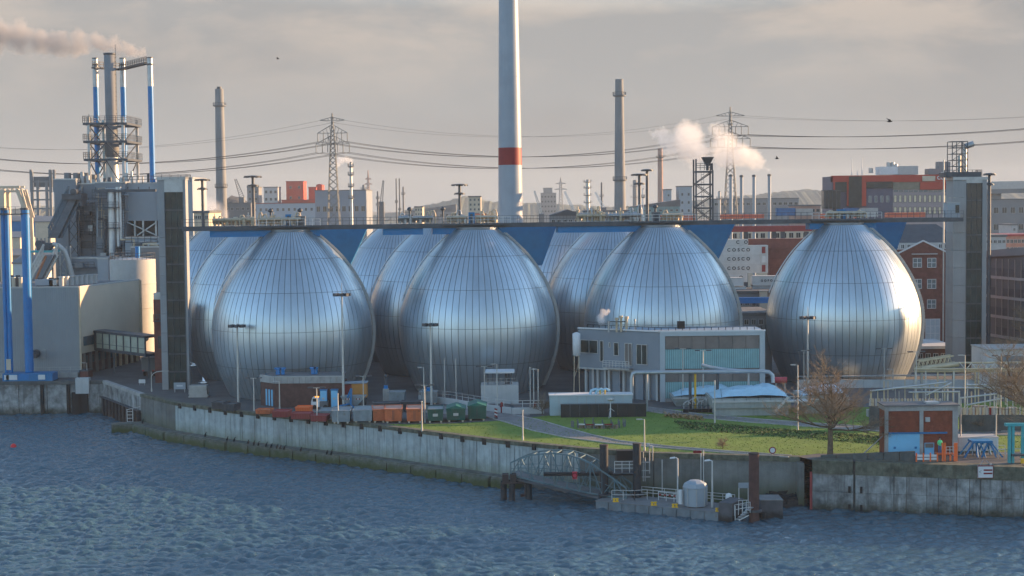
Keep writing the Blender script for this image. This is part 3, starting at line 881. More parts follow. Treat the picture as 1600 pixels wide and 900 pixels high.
for x in (q0, q0 + (q1 - q0) * .45, q1 - .9):
    for y in (265.6, 268.6): mb.bar((x, y, zt + .5), (x, y, z1), .12)
nz = 5
for i in range(nz + 1):
    z = zt + 1.3 + (z1 - zt - 1.3) * i / nz
    for y in (265.6, 268.6): mb.bar((q0, y, z), (q1 - .9, y, z), .1)
    for x in (q0, q1 - .9): mb.bar((x, 265.6, z), (x, 268.6, z), .1)
    if i < nz:
        z2 = zt + 1.3 + (z1 - zt - 1.3) * (i + 1) / nz
        mb.bar((q0, 265.6, z), (q0 + (q1 - q0) * .45, 265.6, z2), .08); mb.bar((q1 - .9, 265.6, z), (q0 + (q1 - q0) * .45, 265.6, z2), .08)
mb.build('lattice_mast', STEELD, et)
mb = MB(); mb.cyl((q1 - 1.0, 267, zt + 1.3), (q1 - 1.0, 267, z1 - .8), .38, n=10); mb.cyl((q1 - 1.2, 266.4, z1 - .9), (q1 + .3, 266.4, z1 - .4), .5, n=8)
mb.cyl((q1 - 2.2, 266, zt + 1.3), (q1 - 2.2, 266, zt + 4.2), .3, n=8); mb.build('flue', STEEL, et)
# cabin where the bridge meets the right tower
c0 = P(1478, 330, 262).x
cb = thing('bridge_cabin', 'small blue-grey cabin on the bridge beside the right elevator tower', 'cabin', (c0, 262, 26.9))
mb = MB(); zc = P(1485, 317, 261).z; mb.box(c0, x0 - .05, 260.9, 263.5, 26.91, zc); mb.build('wall', PLANTL, cb)
mb = MB(); mb.box(c0 + 1.3, c0 + 1.95, 260.85, 260.92, zc - 1.7, zc - .35); mb.build('window', GLASSD, cb)
mb = MB(); mb.box(c0 - .1, x0 - .04, 260.8, 263.6, zc, zc + .1); mb.build('roof', STEEL, cb)

# ---- equipment on the bridge deck
def manifold(a, b, n, label, matp, seed, group='pipework clusters on the bridge deck', high=1.0):
    rr = random.Random(seed)
    A, B = bpx(a, .7), bpx(b, .7)
    t = thing('pipe_manifold', label, 'pipework', (A + B) / 2, group)
    mb = MB()
    for k in range(3):
        o = -.6 + .55 * k; z = .35 + .3 * k
        mb.tube([A + bn * o + Vector((0, 0, z)), B + bn * o + Vector((0, 0, z))], .16 + .05 * k, 8)
    mb.build('pipe', matp, t)
    for i in range(n):
        q = A.lerp(B, (i + .5) / n) + bn * rr.uniform(-.5, .6); h = rr.uniform(1.0, 2.1) * high
        p = MB()
        if rr.random() < .4:
            w = rr.uniform(.35, .7); p.tube([q, q + Vector((0, 0, h * .7)), q + bd * w * .3 + Vector((0, 0, h)), q + bd * w + Vector((0, 0, h)), q + bd * w * 1.3 + Vector((0, 0, h * .7)), q + bd * w * 1.3], .13, 7)
        elif rr.random() < .5:
            p.cyl(q, q + Vector((0, 0, h * .7)), .22, n=8); p.cyl(q + Vector((0, 0, h * .7)), q + Vector((0, 0, h * .78)), .34, n=8); p.cyl(q + Vector((0, 0, h * .78)), q + Vector((0, 0, h)), .1, n=6)
        else:
            p.cyl(q, q + Vector((0, 0, h * .55)), .3, n=8); p.cyl(q + Vector((0, 0, h * .55)) - bd * .35, q + Vector((0, 0, h * .55)) + bd * .35, .26, n=8)
        p.build('valve', rr.choice([matp, matp, STEEL, BEIGEP]), t)
    return t
manifold(332, 398, 10, 'beige pipes and valves on the bridge above the rear left eggs', BEIGEP, 1)
manifold(402, 470, 12, 'dense beige valve cluster on top of the leftmost front egg', BEIGEP, 2)
manifold(622, 676, 7, 'pipes and valves on the bridge above the rear eggs of the second cluster', STEEL, 3)
manifold(698, 730, 7, 'beige valve cluster left of the blue cabinet below the red-banded mast', BEIGEP, 4)
manifold(744, 776, 7, 'beige valve cluster right of the blue cabinet below the red-banded mast', BEIGEP, 5)
manifold(900, 945, 9, 'beige pipes with silver bends on the bridge above the hidden third-cluster eggs', BEIGEP, 6, high=1.3)
manifold(948, 1000, 9, 'silver pipe bends on the bridge beside the pair of floodlight masts', STEEL, 7, high=1.3)
manifold(1034, 1066, 6, 'low pipework at the top of the egg above the control building', BEIGEP, 8, high=.8)
manifold(1290, 1350, 8, 'sunlit valves on top of the lone right egg', BEIGEP, 9, high=.9)
for px, w, h, m_, lab in ((451, .9, 1.9, BLUE, 'blue switch cabinet on the bridge above the leftmost front egg'), (737, 1.0, 1.9, BLUE, 'blue switch cabinet on the bridge below the red-banded mast'),
                     (470, 1.5, 1.6, GREYD, 'grey machine box on the bridge above the leftmost front egg'), (1025, 1.4, 1.6, GREYD, 'grey machine box on the bridge above the control building'),
                     (1314, 1.4, 1.7, BLUE, 'dark blue switch cabinet on top of the lone right egg')):
    q = bpx(px, .43); t = thing('switch_cabinet', lab, 'cabinet', q)
    mb = MB(); mb.cbox(q + Vector((0, 0, .08)), w, .7, h); mb.build('body', m_, t)
    mb = MB(); mb.cbox(q + Vector((0, -.37, .2)), w * .42, .03, h * .8); mb.cbox(q, w + .1, .8, .08); mb.build('door', STEELD, t)
# gas vents standing on the bridge (small dark figures of valve posts)
for px, lab in ((423, 'valve post on the bridge above the leftmost front egg'), (469, 'tall valve post near the right edge of the leftmost front egg'), (641, 'valve post on the bridge left of the mast with two lamp discs'),
                (693, 'valve post on the bridge right of the small cream building'), (1026, 'valve post on the bridge beside the orange containers')):
    q = bpx(px, .43, -.9); t = thing('vent_post', lab, 'vent', q, 'vent posts on the bridge')
    mb = MB(); mb.cyl(q, q + Vector((0, 0, 2.3)), .16, n=8); mb.build('post', STEELD, t)
    mb = MB(); mb.lathe(q + Vector((0, 0, 2.3)), [(.16, 0), (.42, .15), (.42, .4), (.2, .6), (.01, .7)], 8); mb.build('cap', STEELD, t)

# ================================================================ LEFT: HALL, BLUE POSTS, POWER PLANT
def X(px, Y, py=400): return P(px, py, Y).x
def Z(px, py, Y): return P(px, py, Y).z
# ---- pale sheet-metal hall
hx0, hx1, hY = X(-120, 275), X(123, 275, 450), 275.0
hz_ = Z(60, 450, hY)
hall = thing('pale_hall', 'big windowless pale sheet-metal hall with a sunlit side wall behind the blue posts', 'hall', ((hx0 + hx1) / 2, hY, 0))
fx, fy = X(217, 301, 440), 301.0
foot = [Vector((hx0, hY, 0)), Vector((hx1, hY, 0)), Vector((fx, fy, 0)), Vector((hx0, fy, 0))]
zb = 3.9
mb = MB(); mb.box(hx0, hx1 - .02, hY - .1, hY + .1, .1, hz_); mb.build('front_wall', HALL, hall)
mb = MB(); u = (foot[2] - foot[1]).normalized(); n = Vector((u.y, -u.x, 0))
a, b = foot[1], foot[2]
c = [a + n * .12, b + n * .12, b - n * .3, a - n * .3]
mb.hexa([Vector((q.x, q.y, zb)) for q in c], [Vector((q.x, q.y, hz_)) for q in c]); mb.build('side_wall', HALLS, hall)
mb = MB(); mb.hexa([Vector((q.x, q.y, hz_ - .3)) for q in foot], [Vector((q.x, q.y, hz_)) for q in foot]); mb.build('roof', ROOFG, hall)
mb = MB()
for p, q in ((foot[0], foot[1]), (foot[1], foot[2])):
    mb.bar(p + Vector((0, 0, hz_ + .12)), q + Vector((0, 0, hz_ + .12)), .35, .26)
mb.build('roof_edge', OFFW, hall)
mb = MB(); mb.bar(foot[1] + Vector((.1, -.12, .1)), foot[1] + Vector((.1, -.12, hz_)), .32); mb.build('corner_trim', BEIGEP, hall); mb = MB(); mb.bar(foot[2] + n * .2 + Vector((0, 0, zb)), foot[2] + n * .2 + Vector((0, 0, hz_)), .5); mb.build('corner_trim', BEIGEP, hall)
# ground-floor arcade on the side
mb = MB(); c = [a - n * .2, b - n * .2, b - n * .5, a - n * .5]
mb.hexa([Vector((q.x, q.y, 0.02)) for q in c], [Vector((q.x, q.y, zb)) for q in c]); mb.build('arcade_wall', BRICKD, hall)
for i in range(10):
    q = a.lerp(b, (i + .5) / 10.2); p = MB(); p.bar(q + n * .1 + Vector((0, 0, .02)), q + n * .1 + Vector((0, 0, zb - .02)), .45); p.build('column', BEIGEP if i > 4 else BROWNP, hall)
for i in range(9):
    q0, q1 = a.lerp(b, (i + .72) / 10.2), a.lerp(b, (i + 1.28) / 10.2)
    win(hall, q0 - n * .18, q1 - n * .18, 1.9, 3.3, n, STEELD, GLASSB, 0, 0)
mb = MB(); mb.tube([a.lerp(b, .35) + n * 1.2 + Vector((0, 0, zb + .5)), b + n * 1.2 + Vector((0, 0, zb + .5))], .6, 10); mb.build('duct', OFFW, hall)
q0, q1 = a.lerp(b, .04) + n * .13, a.lerp(b, .34) + n * .13
win(hall, q0, q1, 5.2, 6.9, n, STEELD, GLASSB, 4, 0)
px0 = X(152, 274, 552)
mb = MB(); mb.cyl((X(57, 274.9, 552), 274.8, Z(57, 552, 275)), (X(57, 274.9, 552), 272.5, Z(57, 552, 275)), .75, n=16); mb.build('vent_pipe', STEELD, hall)
mb = MB(); mb.box(X(60, 275), X(68, 275), 274.7, 274.88, Z(60, 560, 275), Z(60, 546, 275)); mb.build('vent_hatch', STEEL, hall)
mb = MB(); mb.box(hx0, X(118, 272), 271.5, 274.8, .02, .9); mb.build('plinth', CONC, hall)
mb = MB(); rail(mb, [(X(40, 271.5), 271.4, .9), (X(122, 271.5), 271.4, .9)], 1.0, 2, .04, 2); mb.build('railing', STEEL, hall)
# brick annex at the hall corner
an = thing('brick_annex', 'low dark red annex at the foot of the pale hall corner', 'annex', (X(127, 271), 271, 0))
mb = MB(); mb.box(X(121, 271), X(134, 271), 270.6, 273.5, 0, Z(127, 580, 271)); mb.build('wall', BRICK, an)
mb = MB(); mb.box(X(120.5, 271), X(134.5, 271), 270.5, 273.6, Z(127, 580, 271), Z(127, 580, 271) + .2); mb.build('roof', STEELD, an)
# rooftop machinery on the hall
for i in range(8):
    px = 95 + i * 7.5; Y = 281 + i * 1.3
    x = X(px, Y); t = thing('roof_fan', 'pale drum-shaped fan on the hall roof edge, %s from the left in the row' % ('first', 'second', 'third', 'fourth', 'fifth', 'sixth', 'seventh', 'last')[i], 'roof fan', (x, Y, hz_), 'fans in a row on the hall roof')
    mb = MB(); mb.cyl((x, Y, hz_ + .02), (x, Y, hz_ + 1.5), .45, n=10); mb.build('drum', OFFW, t)
    mb = MB(); mb.cyl((x, Y, hz_ + 1.5), (x, Y, hz_ + 1.75), .6, n=10); mb.build('cap', STEEL, t)
for px, w, h, m_, lab in ((70, 3.2, 1.1, PLANTL, 'flat pale cooling unit on the hall roof behind the blue posts'), (22, 2.0, 1.6, STEELD, 'dark cooling unit on the hall roof between the blue posts'), (84, 1.4, 1.0, STEEL, 'small grey cooling unit on the hall roof')):
    x = X(px, 282); t = thing('cooling_unit', lab, 'cooling unit', (x, 282, hz_))
    mb = MB(); mb.cbox((x, 282, hz_ + .15), w, 2, h); mb.build('body', m_, t)
    for s in (-.3, .3): mb = MB(); mb.cyl((x + s * w, 282, hz_ + h + .15), (x + s * w, 282, hz_ + h + .45), .4, n=10); mb.build('fan', STEELD, t)
    mb = MB(); mb.cbox((x, 282, hz_), w * .9, 1.6, .15); mb.build('base', STEELD, t)
for px in (20, 31):
    x = X(px, 280); t = thing('roof_pipe', 'short cream pipe on the hall roof, %s of two between the blue posts' % ('left' if px == 20 else 'right'), 'pipe', (x, 280, hz_), 'cream pipes on the hall roof')
    mb = MB(); mb.cyl((x, 280, hz_), (x, 280, hz_ + 1.6), .35, n=10); mb.build('pipe', CREAM, t)
    mb = MB(); mb.cyl((x, 280, hz_ + 1.6), (x, 280, hz_ + 1.75), .42, n=10); mb.build('cap', STEEL, t)
# ---- blue posts with their base frame
for px0, px1, pt, lab in ((3, 15, 328, 'paired slimmer blue tubular post at the left edge of the picture'), (34.5, 47.5, 328, 'thick blue tubular post in front of the pale hall')):
    Y = 267.5; xa, xb = X(px0, Y), X(px1, Y); xc = (xa + xb) / 2; r = (xb - xa) / 2; zt = Z((px0 + px1) / 2, pt, Y)
    t = thing('blue_post', lab, 'post', (xc, Y, 0), 'blue posts by the pale hall')
    mb = MB()
    if px0 < 20:
        mb.cyl((xc - r * .55, Y, 1.5), (xc - r * .55, Y, zt), r * .5, n=14); mb.cyl((xc + r * .5, Y, 1.5), (xc + r * .5, Y, zt), r * .58, n=14)
    else: mb.cyl((xc, Y, 1.5), (xc, Y, zt), r, n=20)
    mb.build('tube', BLUEB, t)
    mb = MB(); mb.cyl((xc, Y, zt), (xc, Y, zt + .35), r * 1.12, n=16); mb.cyl((xc, Y, zt - .7), (xc, Y, zt - .55), r * 1.15, n=16); mb.build('cap', STEELD, t)
    if px0 < 20:
        mb = MB(); mb.box(xc - .2, xc + .6, Y - r - .12, Y - r - .05, 2.0, 3.9); mb.build('notice', CREAM, t)
t = thing('post_bridge', 'thin dark walkway with railing joining the tops of the blue posts', 'walkway', (X(20, 267.5), 267.5, 29))
zt = Z(20, 333, 267.5)
mb = MB(); mb.box(X(-20, 267.5), X(40, 267.5), 266.7, 267.1, zt - .3, zt - .1); mb.build('beam', STEELD, t)
mb = MB(); rail(mb, [(X(-20, 267), 266.8, zt - .1), (X(36, 267), 266.8, zt - .1)], 1.2, 1.1, .03, 2); mb.build('railing', STEELD, t)
bx0, bx1 = X(2, 267), X(80, 267)
t = thing('steel_platform', 'dark blue steel base frame with white plates on top of the quay wall', 'base frame', ((bx0 + bx1) / 2, 267, 0))
mb = MB(); mb.box(bx0, bx1, 265.8, 269, .1, 1.45); mb.build('frame', BLUE, t)
for px, w in ((13, 1.9), (60, 1.2), (5, .8)):
    mb = MB(); mb.box(X(px, 265.8) - w / 2, X(px, 265.8) + w / 2, 265.72, 265.79, .35, 1.2); mb.build('plate', WHITE, t)
mb = MB(); mb.box(X(24, 265.8), X(40, 265.8), 265.73, 265.79, .3, 1.3); mb.build('panel', BLUEB, t)
# ---- glass footbridge and brick stair tower
gA, gB = Vector((X(153, 282, 530), 282, 0)), Vector((X(238, 268, 530), 268, 0))
zA, zB = Z(153, 546, 282), Z(153, 515, 282)
u = (gB - gA).normalized(); n = Vector((u.y, -u.x, 0))
t = thing('glass_footbridge', 'dark-framed glazed footbridge between the pale hall and the brick stair tower', 'footbridge', (gA + gB) / 2 + Vector((0, 0, zA)))
def sl(mb, a, b, o0, o1, z0, z1):
    c = [a + n * o1, b + n * o1, b + n * o0, a + n * o0]; mb.hexa([Vector((q.x, q.y, z0)) for q in c], [Vector((q.x, q.y, z1)) for q in c])
mb = MB(); sl(mb, gA, gB, -1.4, 1.4, zA, zA + .55); mb.build('floor', STEELD, t)
mb = MB(); sl(mb, gA, gB, -1.5, 1.5, zB - .4, zB); mb.build('roof', STEELD, t)
mb = MB(); sl(mb, gA, gA + u * 1.6, -1.35, 1.35, zA + .55, zB - .4); mb.build('end_wall', STEELD, t)
GW = mat('lit_glass', (0.42, 0.44, 0.36), .15, var=.3, scale=.3, spec=.8)
np_ = 7; L0 = (gB - gA).length
for i in range(np_):
    f0, f1 = 1.7 + (L0 - 1.9) * i / np_, 1.7 + (L0 - 1.9) * (i + 1) / np_
    g = MB(); sl(g, gA + u * (f0 + .1), gA + u * (f1 - .1), 1.22, 1.28, zA + .55, zB - .42); g.build('pane', GW, t)
    g = MB(); sl(g, gA + u * (f1 - .12), gA + u * (f1 + .12), 1.2, 1.42, zA + .55, zB - .42); g.build('mullion', STEELD, t)
mb = MB()
for z in (zA + 1.3,): sl(mb, gA + u * 1.7, gB, 1.3, 1.36, z, z + .08)
for f in (.3, .93): mb.bar(gA.lerp(gB, f), gA.lerp(gB, f) + Vector((0, 0, zA)), .3)
mb.build('support', STEELD, t)
t = thing('brick_stair_tower', 'narrow dark red brick stair tower left of the elevator tower', 'stair tower', (X(244, 262), 262, 0))
zt = Z(244, 468, 262)
mb = MB(); mb.box(X(238, 262), X(262, 262), 262, 267, 0, zt); mb.build('wall', BRICK, t)
mb = MB(); mb.box(X(238.5, 262), X(252, 262), 261.95, 264, zt, zt + 1.1); mb.build('roof_box', STEEL, t)
mb = MB(); rail(mb, [(X(237, 261), 261.2, zt - 3.6), (X(252, 261), 261.2, zt - 3.6)], 1.1, .6, .04, 2); mb.box(X(237, 261), X(252, 261), 260.9, 262, zt - 3.75, zt - 3.6); mb.build('balcony', STEELD, t)
win(t, (X(244, 262), 261.98), (X(250, 262), 261.98), Z(244, 545, 262), Z(244, 525, 262), (0, -1), STEELD, GLASSD)
# lorry standing in the passage
t = thing('parked_lorry', 'dark lorry seen from behind in the passage beside the brick stair tower', 'lorry', (X(228, 272), 272, 0))
lx0, lx1 = X(217, 272), X(238, 272)
mb = MB(); mb.box(lx0, lx1, 272, 278, .9, 3.4); mb.build('body', GREYD, t)
mb = MB(); mb.box(lx0 + .1, lx1 - .1, 278.2, 280, .7, 3.0); mb.build('cab', BLACK, t)
for s in (lx0 + .3, lx1 - .3):
    for y in (273.2, 279): 
        mb = MB(); mb.cyl((s - .18, y, .5), (s + .18, y, .5), .5, n=14); mb.build('wheel', BLACK, t)
mb = MB(); mb.box(lx0 + .1, lx0 + .5, 271.93, 271.99, .95, 1.2); mb.box(lx1 - .5, lx1 - .1, 271.93, 271.99, .95, 1.2); mb.build('tail_light', REDD, t)
# ---- silo
Y = 312; xs, xe = X(172, Y), X(242, Y); r = (xe - xs) / 2; zt = Z(207, 405, Y)
t = thing('round_silo', 'pale round silo with railed top catching sun on its right edge', 'silo', ((xs + xe) / 2, Y, 0))
c = ((xs + xe) / 2, Y, 0)
mb = MB(); mb.lathe(c, [(r, 0), (r, zt)], 40); mb.lathe(c, [(r, zt), (.1, zt + .5)], 40); mb.build('shell', OFFW, t)
mb = MB()
for k in range(28):
    a = 2 * math.pi * k / 28; q = Vector((c[0] + r * .98 * math.cos(a), Y + r * .98 * math.sin(a), zt)); mb.bar(q, q + Vector((0, 0, 1.3)), .07)
for z in (.6, 1.3): mb.tube([(c[0] + r * .98 * math.cos(2 * math.pi * k / 28), Y + r * .98 * math.sin(2 * math.pi * k / 28), zt + z) for k in range(29)], .05, 4)
mb.build('railing', STEELD, t)
mb = MB(); mb.cyl((c[0] + 1.3, Y - 1, zt + .1), (c[0] + 1.3, Y - 1, zt + 2.6), .5, n=10); mb.build('filter', BLUEB, t)
mb = MB()
for z in (zt * .25, zt * .5, zt * .75): mb.lathe(c, [(r + .02, z - .08), (r + .1, z), (r + .02, z + .08)], 40)
mb.build('hoop', OFFW, t)
# ---- power plant blocks
pp = thing('power_plant', 'large grey industrial plant block under the three blue flues', 'plant building', (X(180, 345), 345, 0))
def blk(px0, px1, pt, Y, d, mt, name='block', pb=None, par=pp, roofm=STEEL):
    mb = MB(); z0 = 0 if pb is None else Z((px0 + px1) / 2, pb, Y); z1 = Z((px0 + px1) / 2, pt, Y)
    mb.box(X(px0, Y), X(px1, Y), Y, Y + d, z0, z1); o = mb.build(name, mt, par)
    e = MB(); e.box(X(px0, Y) - .1, X(px1, Y) + .1, Y - .12, Y + d, z1, z1 + .3); e.build('roof_edge', roofm, par)
    return o
blk(87, 121, 281, 348, 20, PLANT); blk(121, 152, 288, 350, 20, PLANT); blk(151, 198, 286, 345, 24, PLANT)
blk(196, 250, 287, 347, 20, PLANTL, pb=345); blk(196, 300, 372, 338, 24, PLANTL); blk(196, 262, 345, 352, 16, GREYD)
blk(248, 303, 279, 346, 16, PLANTL, pb=400)
blk(112, 190, 404, 330, 8, PLANT); blk(152, 168, 405, 326, 8, PLANTL); blk(205, 250, 387, 333, 5, GREYB)
for px, pt, w in ((109, 270, 11), (123, 270, 11), (138, 270, 12), (150, 273, 8)):
    Y = 356; mb = MB(); x = X(px, Y); mb.cyl((x, Y, Z(px, 290, Y)), (x, Y, Z(px, pt, Y)), W(w / 2, Y), n=14); mb.build('roof_vent', GREYB, pp)
for py in (377, 405):
    mb = MB(); mb.box(X(126, 349), X(144, 349), 349.7, 349.95, Z(135, py + 11, 349), Z(135, py, 349)); mb.build('louvre', STEELD, pp)
mb = MB()
for i in range(7):
    x = X(152 + 100 * i / 6.0, 344); mb.bar((x, 344.2, Z(200, 300, 344)), (x, 344.2, Z(200, 292, 344)), .2)
rail(mb, [(X(195, 344), 344.2, Z(220, 287, 344)), (X(300, 344), 344.2, Z(270, 285, 344))], 1.6, 2.2, .07, 2)
mb.build('railing', STEELD, pp)
# support steelwork under the pale panel
mb = MB()
for px in (198, 212, 225, 245): mb.bar((X(px, 346), 346, Z(px, 372, 346)), (X(px, 346), 346, Z(px, 345, 346)), .4)
mb.bar((X(200, 345), 345, Z(200, 347, 345)), (X(246, 345), 345, Z(246, 368, 345)), .25); mb.bar((X(246, 345), 345, Z(246, 347, 345)), (X(215, 345), 345, Z(215, 368, 345)), .25)
mb.build('steelwork', STEEL, pp)
for i in range(5):
    Y = 337.9; px = 207 + i * 8.4
    win(pp, (X(px, Y), Y), (X(px + 6, Y), Y), Z(220, 392, Y), Z(220, 380, Y), (0, -1), STEEL, GLASSD)
# vertical silver duct in front of the plant
Y = 342
mb = MB(); mb.tube([(X(176, Y), Y, Z(176, 400, Y)), (X(176, Y), Y, Z(176, 300, Y))], W(5.5, Y), 14)
mb.tube([(X(186, Y), Y, Z(186, 385, Y)), (X(186, Y), Y, Z(186, 292, Y))], W(3, Y), 10); mb.tube([(X(191, Y), Y - .5, Z(191, 375, Y)), (X(191, Y), Y - .5, Z(191, 292, Y))], W(1.8, Y), 8)
mb.build('duct', mat('silver_duct', (.5, .52, .54), .4, .6, var=.15), pp)
mb = MB()
for py in (325, 357): mb.box(X(158, Y), X(190, Y), Y - 2.0, Y + 1, Z(175, py, Y), Z(175, py - 1.6, Y)); rail(mb, [(X(158, Y), Y - 1.9, Z(175, py - 1.6, Y)), (X(190, Y), Y - 1.9, Z(175, py - 1.6, Y))], 1.1, 1.2, .05, 2)
for py0, py1 in ((296, 300),): mb.box(X(152, Y), X(247, Y), Y - 1.2, Y, Z(200, py1, Y), Z(200, py0, Y))
mb.build('catwalk', STEELD, pp)
# cross-braced frame at the left side
mb = MB(); 
for px in (109, 124): mb.bar((X(px, 346), 346, Z(px, 425, 346)), (X(px, 346), 346, Z(px, 330, 346)), .3)
for i in range(4):
    pa, pb = 340 + i * 20, 360 + i * 20
    mb.bar((X(109, 346), 346, Z(109, pa, 346)), (X(124, 346), 346, Z(124, pb, 346)), .14); mb.bar((X(124, 346), 346, Z(124, pa, 346)), (X(109, 346), 346, Z(109, pb, 346)), .14)
mb.build('braced_frame', STEELD, pp)
# pipe runs, cable trays, ladders and small landings over the plant faces
rr = random.Random(12)
def flat(px, py, Y): return Vector((X(px, Y, py), Y, Z(px, py, Y)))
for i in range(26):
    px = rr.uniform(124, 247); Y = 336.4 if px > 197 else (344.3 if px > 152 else 349.3); pt = rr.uniform(294, 350) if px < 196 else rr.uniform(374, 392); pb = pt + rr.uniform(30, 80); pb = min(pb, 402 if px < 196 else 410)
    mb = MB(); a, b = flat(px, pt, Y), flat(px, pb, Y); r_ = rr.choice((.1, .16, .24, .32)); a.y -= r_; b.y -= r_
    mb.tube([a + Vector((rr.choice((-3, -1.5, 1.5, 3)), 0, .1)), a, b], r_, 7); mb.build('pipe_run', rr.choice((STEEL, STEEL, OFFW, PLANTL, BEIGEP, STEELD)), pp)
for (p0, p1, py, Y) in ((122, 150, 318, 349.2), (122, 146, 345, 349.2), (126, 150, 366, 349.2), (152, 196, 310, 344.2), (154, 190, 388, 344.2), (198, 248, 378, 337.3), (112, 150, 418, 329.4), (198, 262, 400, 337.3)):
    mb = MB(); a, b = flat(p0, py, Y), flat(p1, py, Y); mb.box(a.x, b.x, Y - 1.4, Y, a.z - .15, a.z); rail(mb, [Vector((a.x, Y - 1.35, a.z)), Vector((b.x, Y - 1.35, a.z))], 1.2, 1.3, .05, 2); mb.build('landing', STEELD, pp)
for px, p0, p1, Y in ((147, 296, 405, 349.2), (193, 300, 400, 344.2), (128, 292, 372, 349.2)):
    mb = MB(); a, b = flat(px, p0, Y), flat(px, p1, Y)
    for o in (-.35, .35): mb.bar(a + Vector((o, -.3, 0)), b + Vector((o, -.3, 0)), .1)
    for k in range(24): q = a.lerp(b, k / 24); mb.bar(q + Vector((-.35, -.3, 0)), q + Vector((.35, -.3, 0)), .08)
    mb.build('ladder', STEELD, pp)
for px, py, w, h, Y in ((134, 330, 9, 7, 349.3), (170, 330, 0, 0, 0), (140, 352, 7, 9, 349.3), (184, 372, 8, 10, 344.3), (160, 395, 9, 7, 344.3), (215, 380, 10, 5, 337.4), (240, 396, 12, 8, 337.4), (120, 410, 12, 8, 329.5), (176, 412, 9, 7, 329.5)):
    if not w: continue
    q = flat(px, py, Y); mb = MB(); mb.box(q.x, q.x + W(w, Y), Y - rr.uniform(.8, 1.8), Y, q.z - W(h, Y), q.z); mb.build('duct_box', rr.choice((STEEL, PLANTL, GREYB, STEELD)), pp)
for i in range(14):
    x = X(128 + i * 8.6, 350); mb = MB(); z = Z(200, 287, 350); h = rr.uniform(.8, 3.0); mb.cyl((x, 352, z - 1), (x, 352, z + h), rr.choice((.12, .3, .45)), n=8); mb.build('roof_stub', rr.choice((STEEL, STEELD, OFFW)), pp)
# ---- conveyor galleries
t = thing('conveyor_gallery', 'steep blue-grey conveyor gallery climbing to the plant roof', 'conveyor', (X(90, 335), 335, 0))
Y = 340
def incl(mb, p0, p1, wpx, Y, lat, m=0, dep=3.0):
    a, b = P(*p0, Y), P(*p1, Y); w = W(wpx, Y)
    for o in (-w / 2, w / 2):
        for h in (0, 2.2): mb.bar(a + Vector((o, 0, h)), b + Vector((o, 0, h)), .38)
        k = lat
        for i in range(k):
            q0, q1 = a.lerp(b, i / k), a.lerp(b, (i + 1) / k)
            mb.bar(q0 + Vector((o, 0, 0)), q1 + Vector((o, 0, 2.2)), .2); mb.bar(q0 + Vector((o, 0, 0)), q0 + Vector((o, 0, 2.2)), .12)
    return a, b, w
mb = MB(); a, b, w = incl(mb, (86, 372), (118, 306), 20, Y, 12); mb.build('truss', mat('conveyor_steel', (.10, .14, .18), .5, .3, var=.25), t)
mb = MB(); c = Vector((w * .32, 0, 0)); mb.hexa([a - c + Vector((0, -1, 0)), a + c + Vector((0, -1, 0)), a + c + Vector((0, 1, 0)), a - c + Vector((0, 1, 0))], [b - c + Vector((0, -1, 0)), b + c + Vector((0, -1, 0)), b + c + Vector((0, 1, 0)), b - c + Vector((0, 1, 0))]); mb.build('belt_cover', mat('belt_steel', (.09, .11, .135), .5, .2, var=.25), t)
mb = MB(); mb.box(X(103, Y), X(133, Y), Y - 2, Y + 3, Z(118, 312, Y), Z(118, 303, Y)); mb.cyl((X(121, Y), Y - 2, Z(121, 300, Y)), (X(121, Y), Y + 1, Z(121, 300, Y)), W(5, Y), n=14); mb.build('head_drive', STEELD, t)
mb = MB(); mb.box(X(129, Y), X(133.5, Y), Y - 1.5, Y + 2, Z(131, 322, Y), Z(131, 302, Y)); mb.build('chute', STEELD, t)
t = thing('conveyor_gallery', 'lower conveyor gallery with rusty rail rising from the hall roof', 'conveyor', (X(65, 325), 325, 0))
Y = 325
mb = MB(); a, b, w = incl(mb, (58, 440), (80, 398), 22, Y, 8); mb.build('truss', STEEL, t)
mb = MB(); c = Vector((w * .3, 0, 0)); mb.hexa([a - c + Vector((0, -1, 0)), a + c + Vector((0, -1, 0)), a + c + Vector((0, 1, 0)), a - c + Vector((0, 1, 0))], [b - c + Vector((0, -1, 0)), b + c + Vector((0, -1, 0)), b + c + Vector((0, 1, 0)), b - c + Vector((0, 1, 0))]); mb.build('belt_cover', PLANT, t)
mb = MB(); mb.bar(P(56, 436, Y - 2), P(72, 400, Y - 2), .4); mb.build('rail', mat('rust_rail', (.4, .16, .08), .7), t)
t = thing('transfer_station', 'small machine platform where the two conveyor galleries meet', 'transfer station', (X(72, 328), 328, 0))
Y = 328
mb = MB(); mb.box(X(50, Y), X(88, Y), Y - 3, Y + 3, Z(70, 394, Y), Z(70, 391, Y)); mb.build('platform', TEALP, t)
mb = MB()
for px in (54, 86): 
    for y in (Y - 2, Y + 2): mb.bar((X(px, Y), y, 0), (X(px, Y), y, Z(70, 394, Y)), .3)
mb.build('leg', STEEL, t)
mb = MB(); mb.cbox((X(70, Y), Y, Z(70, 391, Y)), 2.6, 2.4, 1.6); mb.cyl((X(64, Y), Y - 1.5, Z(64, 381, Y)), (X(64, Y), Y + 1, Z(64, 381, Y)), .8, n=12); mb.cyl((X(78, Y), Y - 1.5, Z(78, 384, Y)), (X(78, Y), Y + 1, Z(78, 384, Y)), .7, n=12); mb.build('drive', STEELD, t)
mb = MB(); mb.tube([P(82, 381, Y), P(92, 384, Y), P(101, 392, Y), P(108, 412, Y), P(114, 434, Y)], .5, 12); mb.build('chute_pipe', OFFW, t)
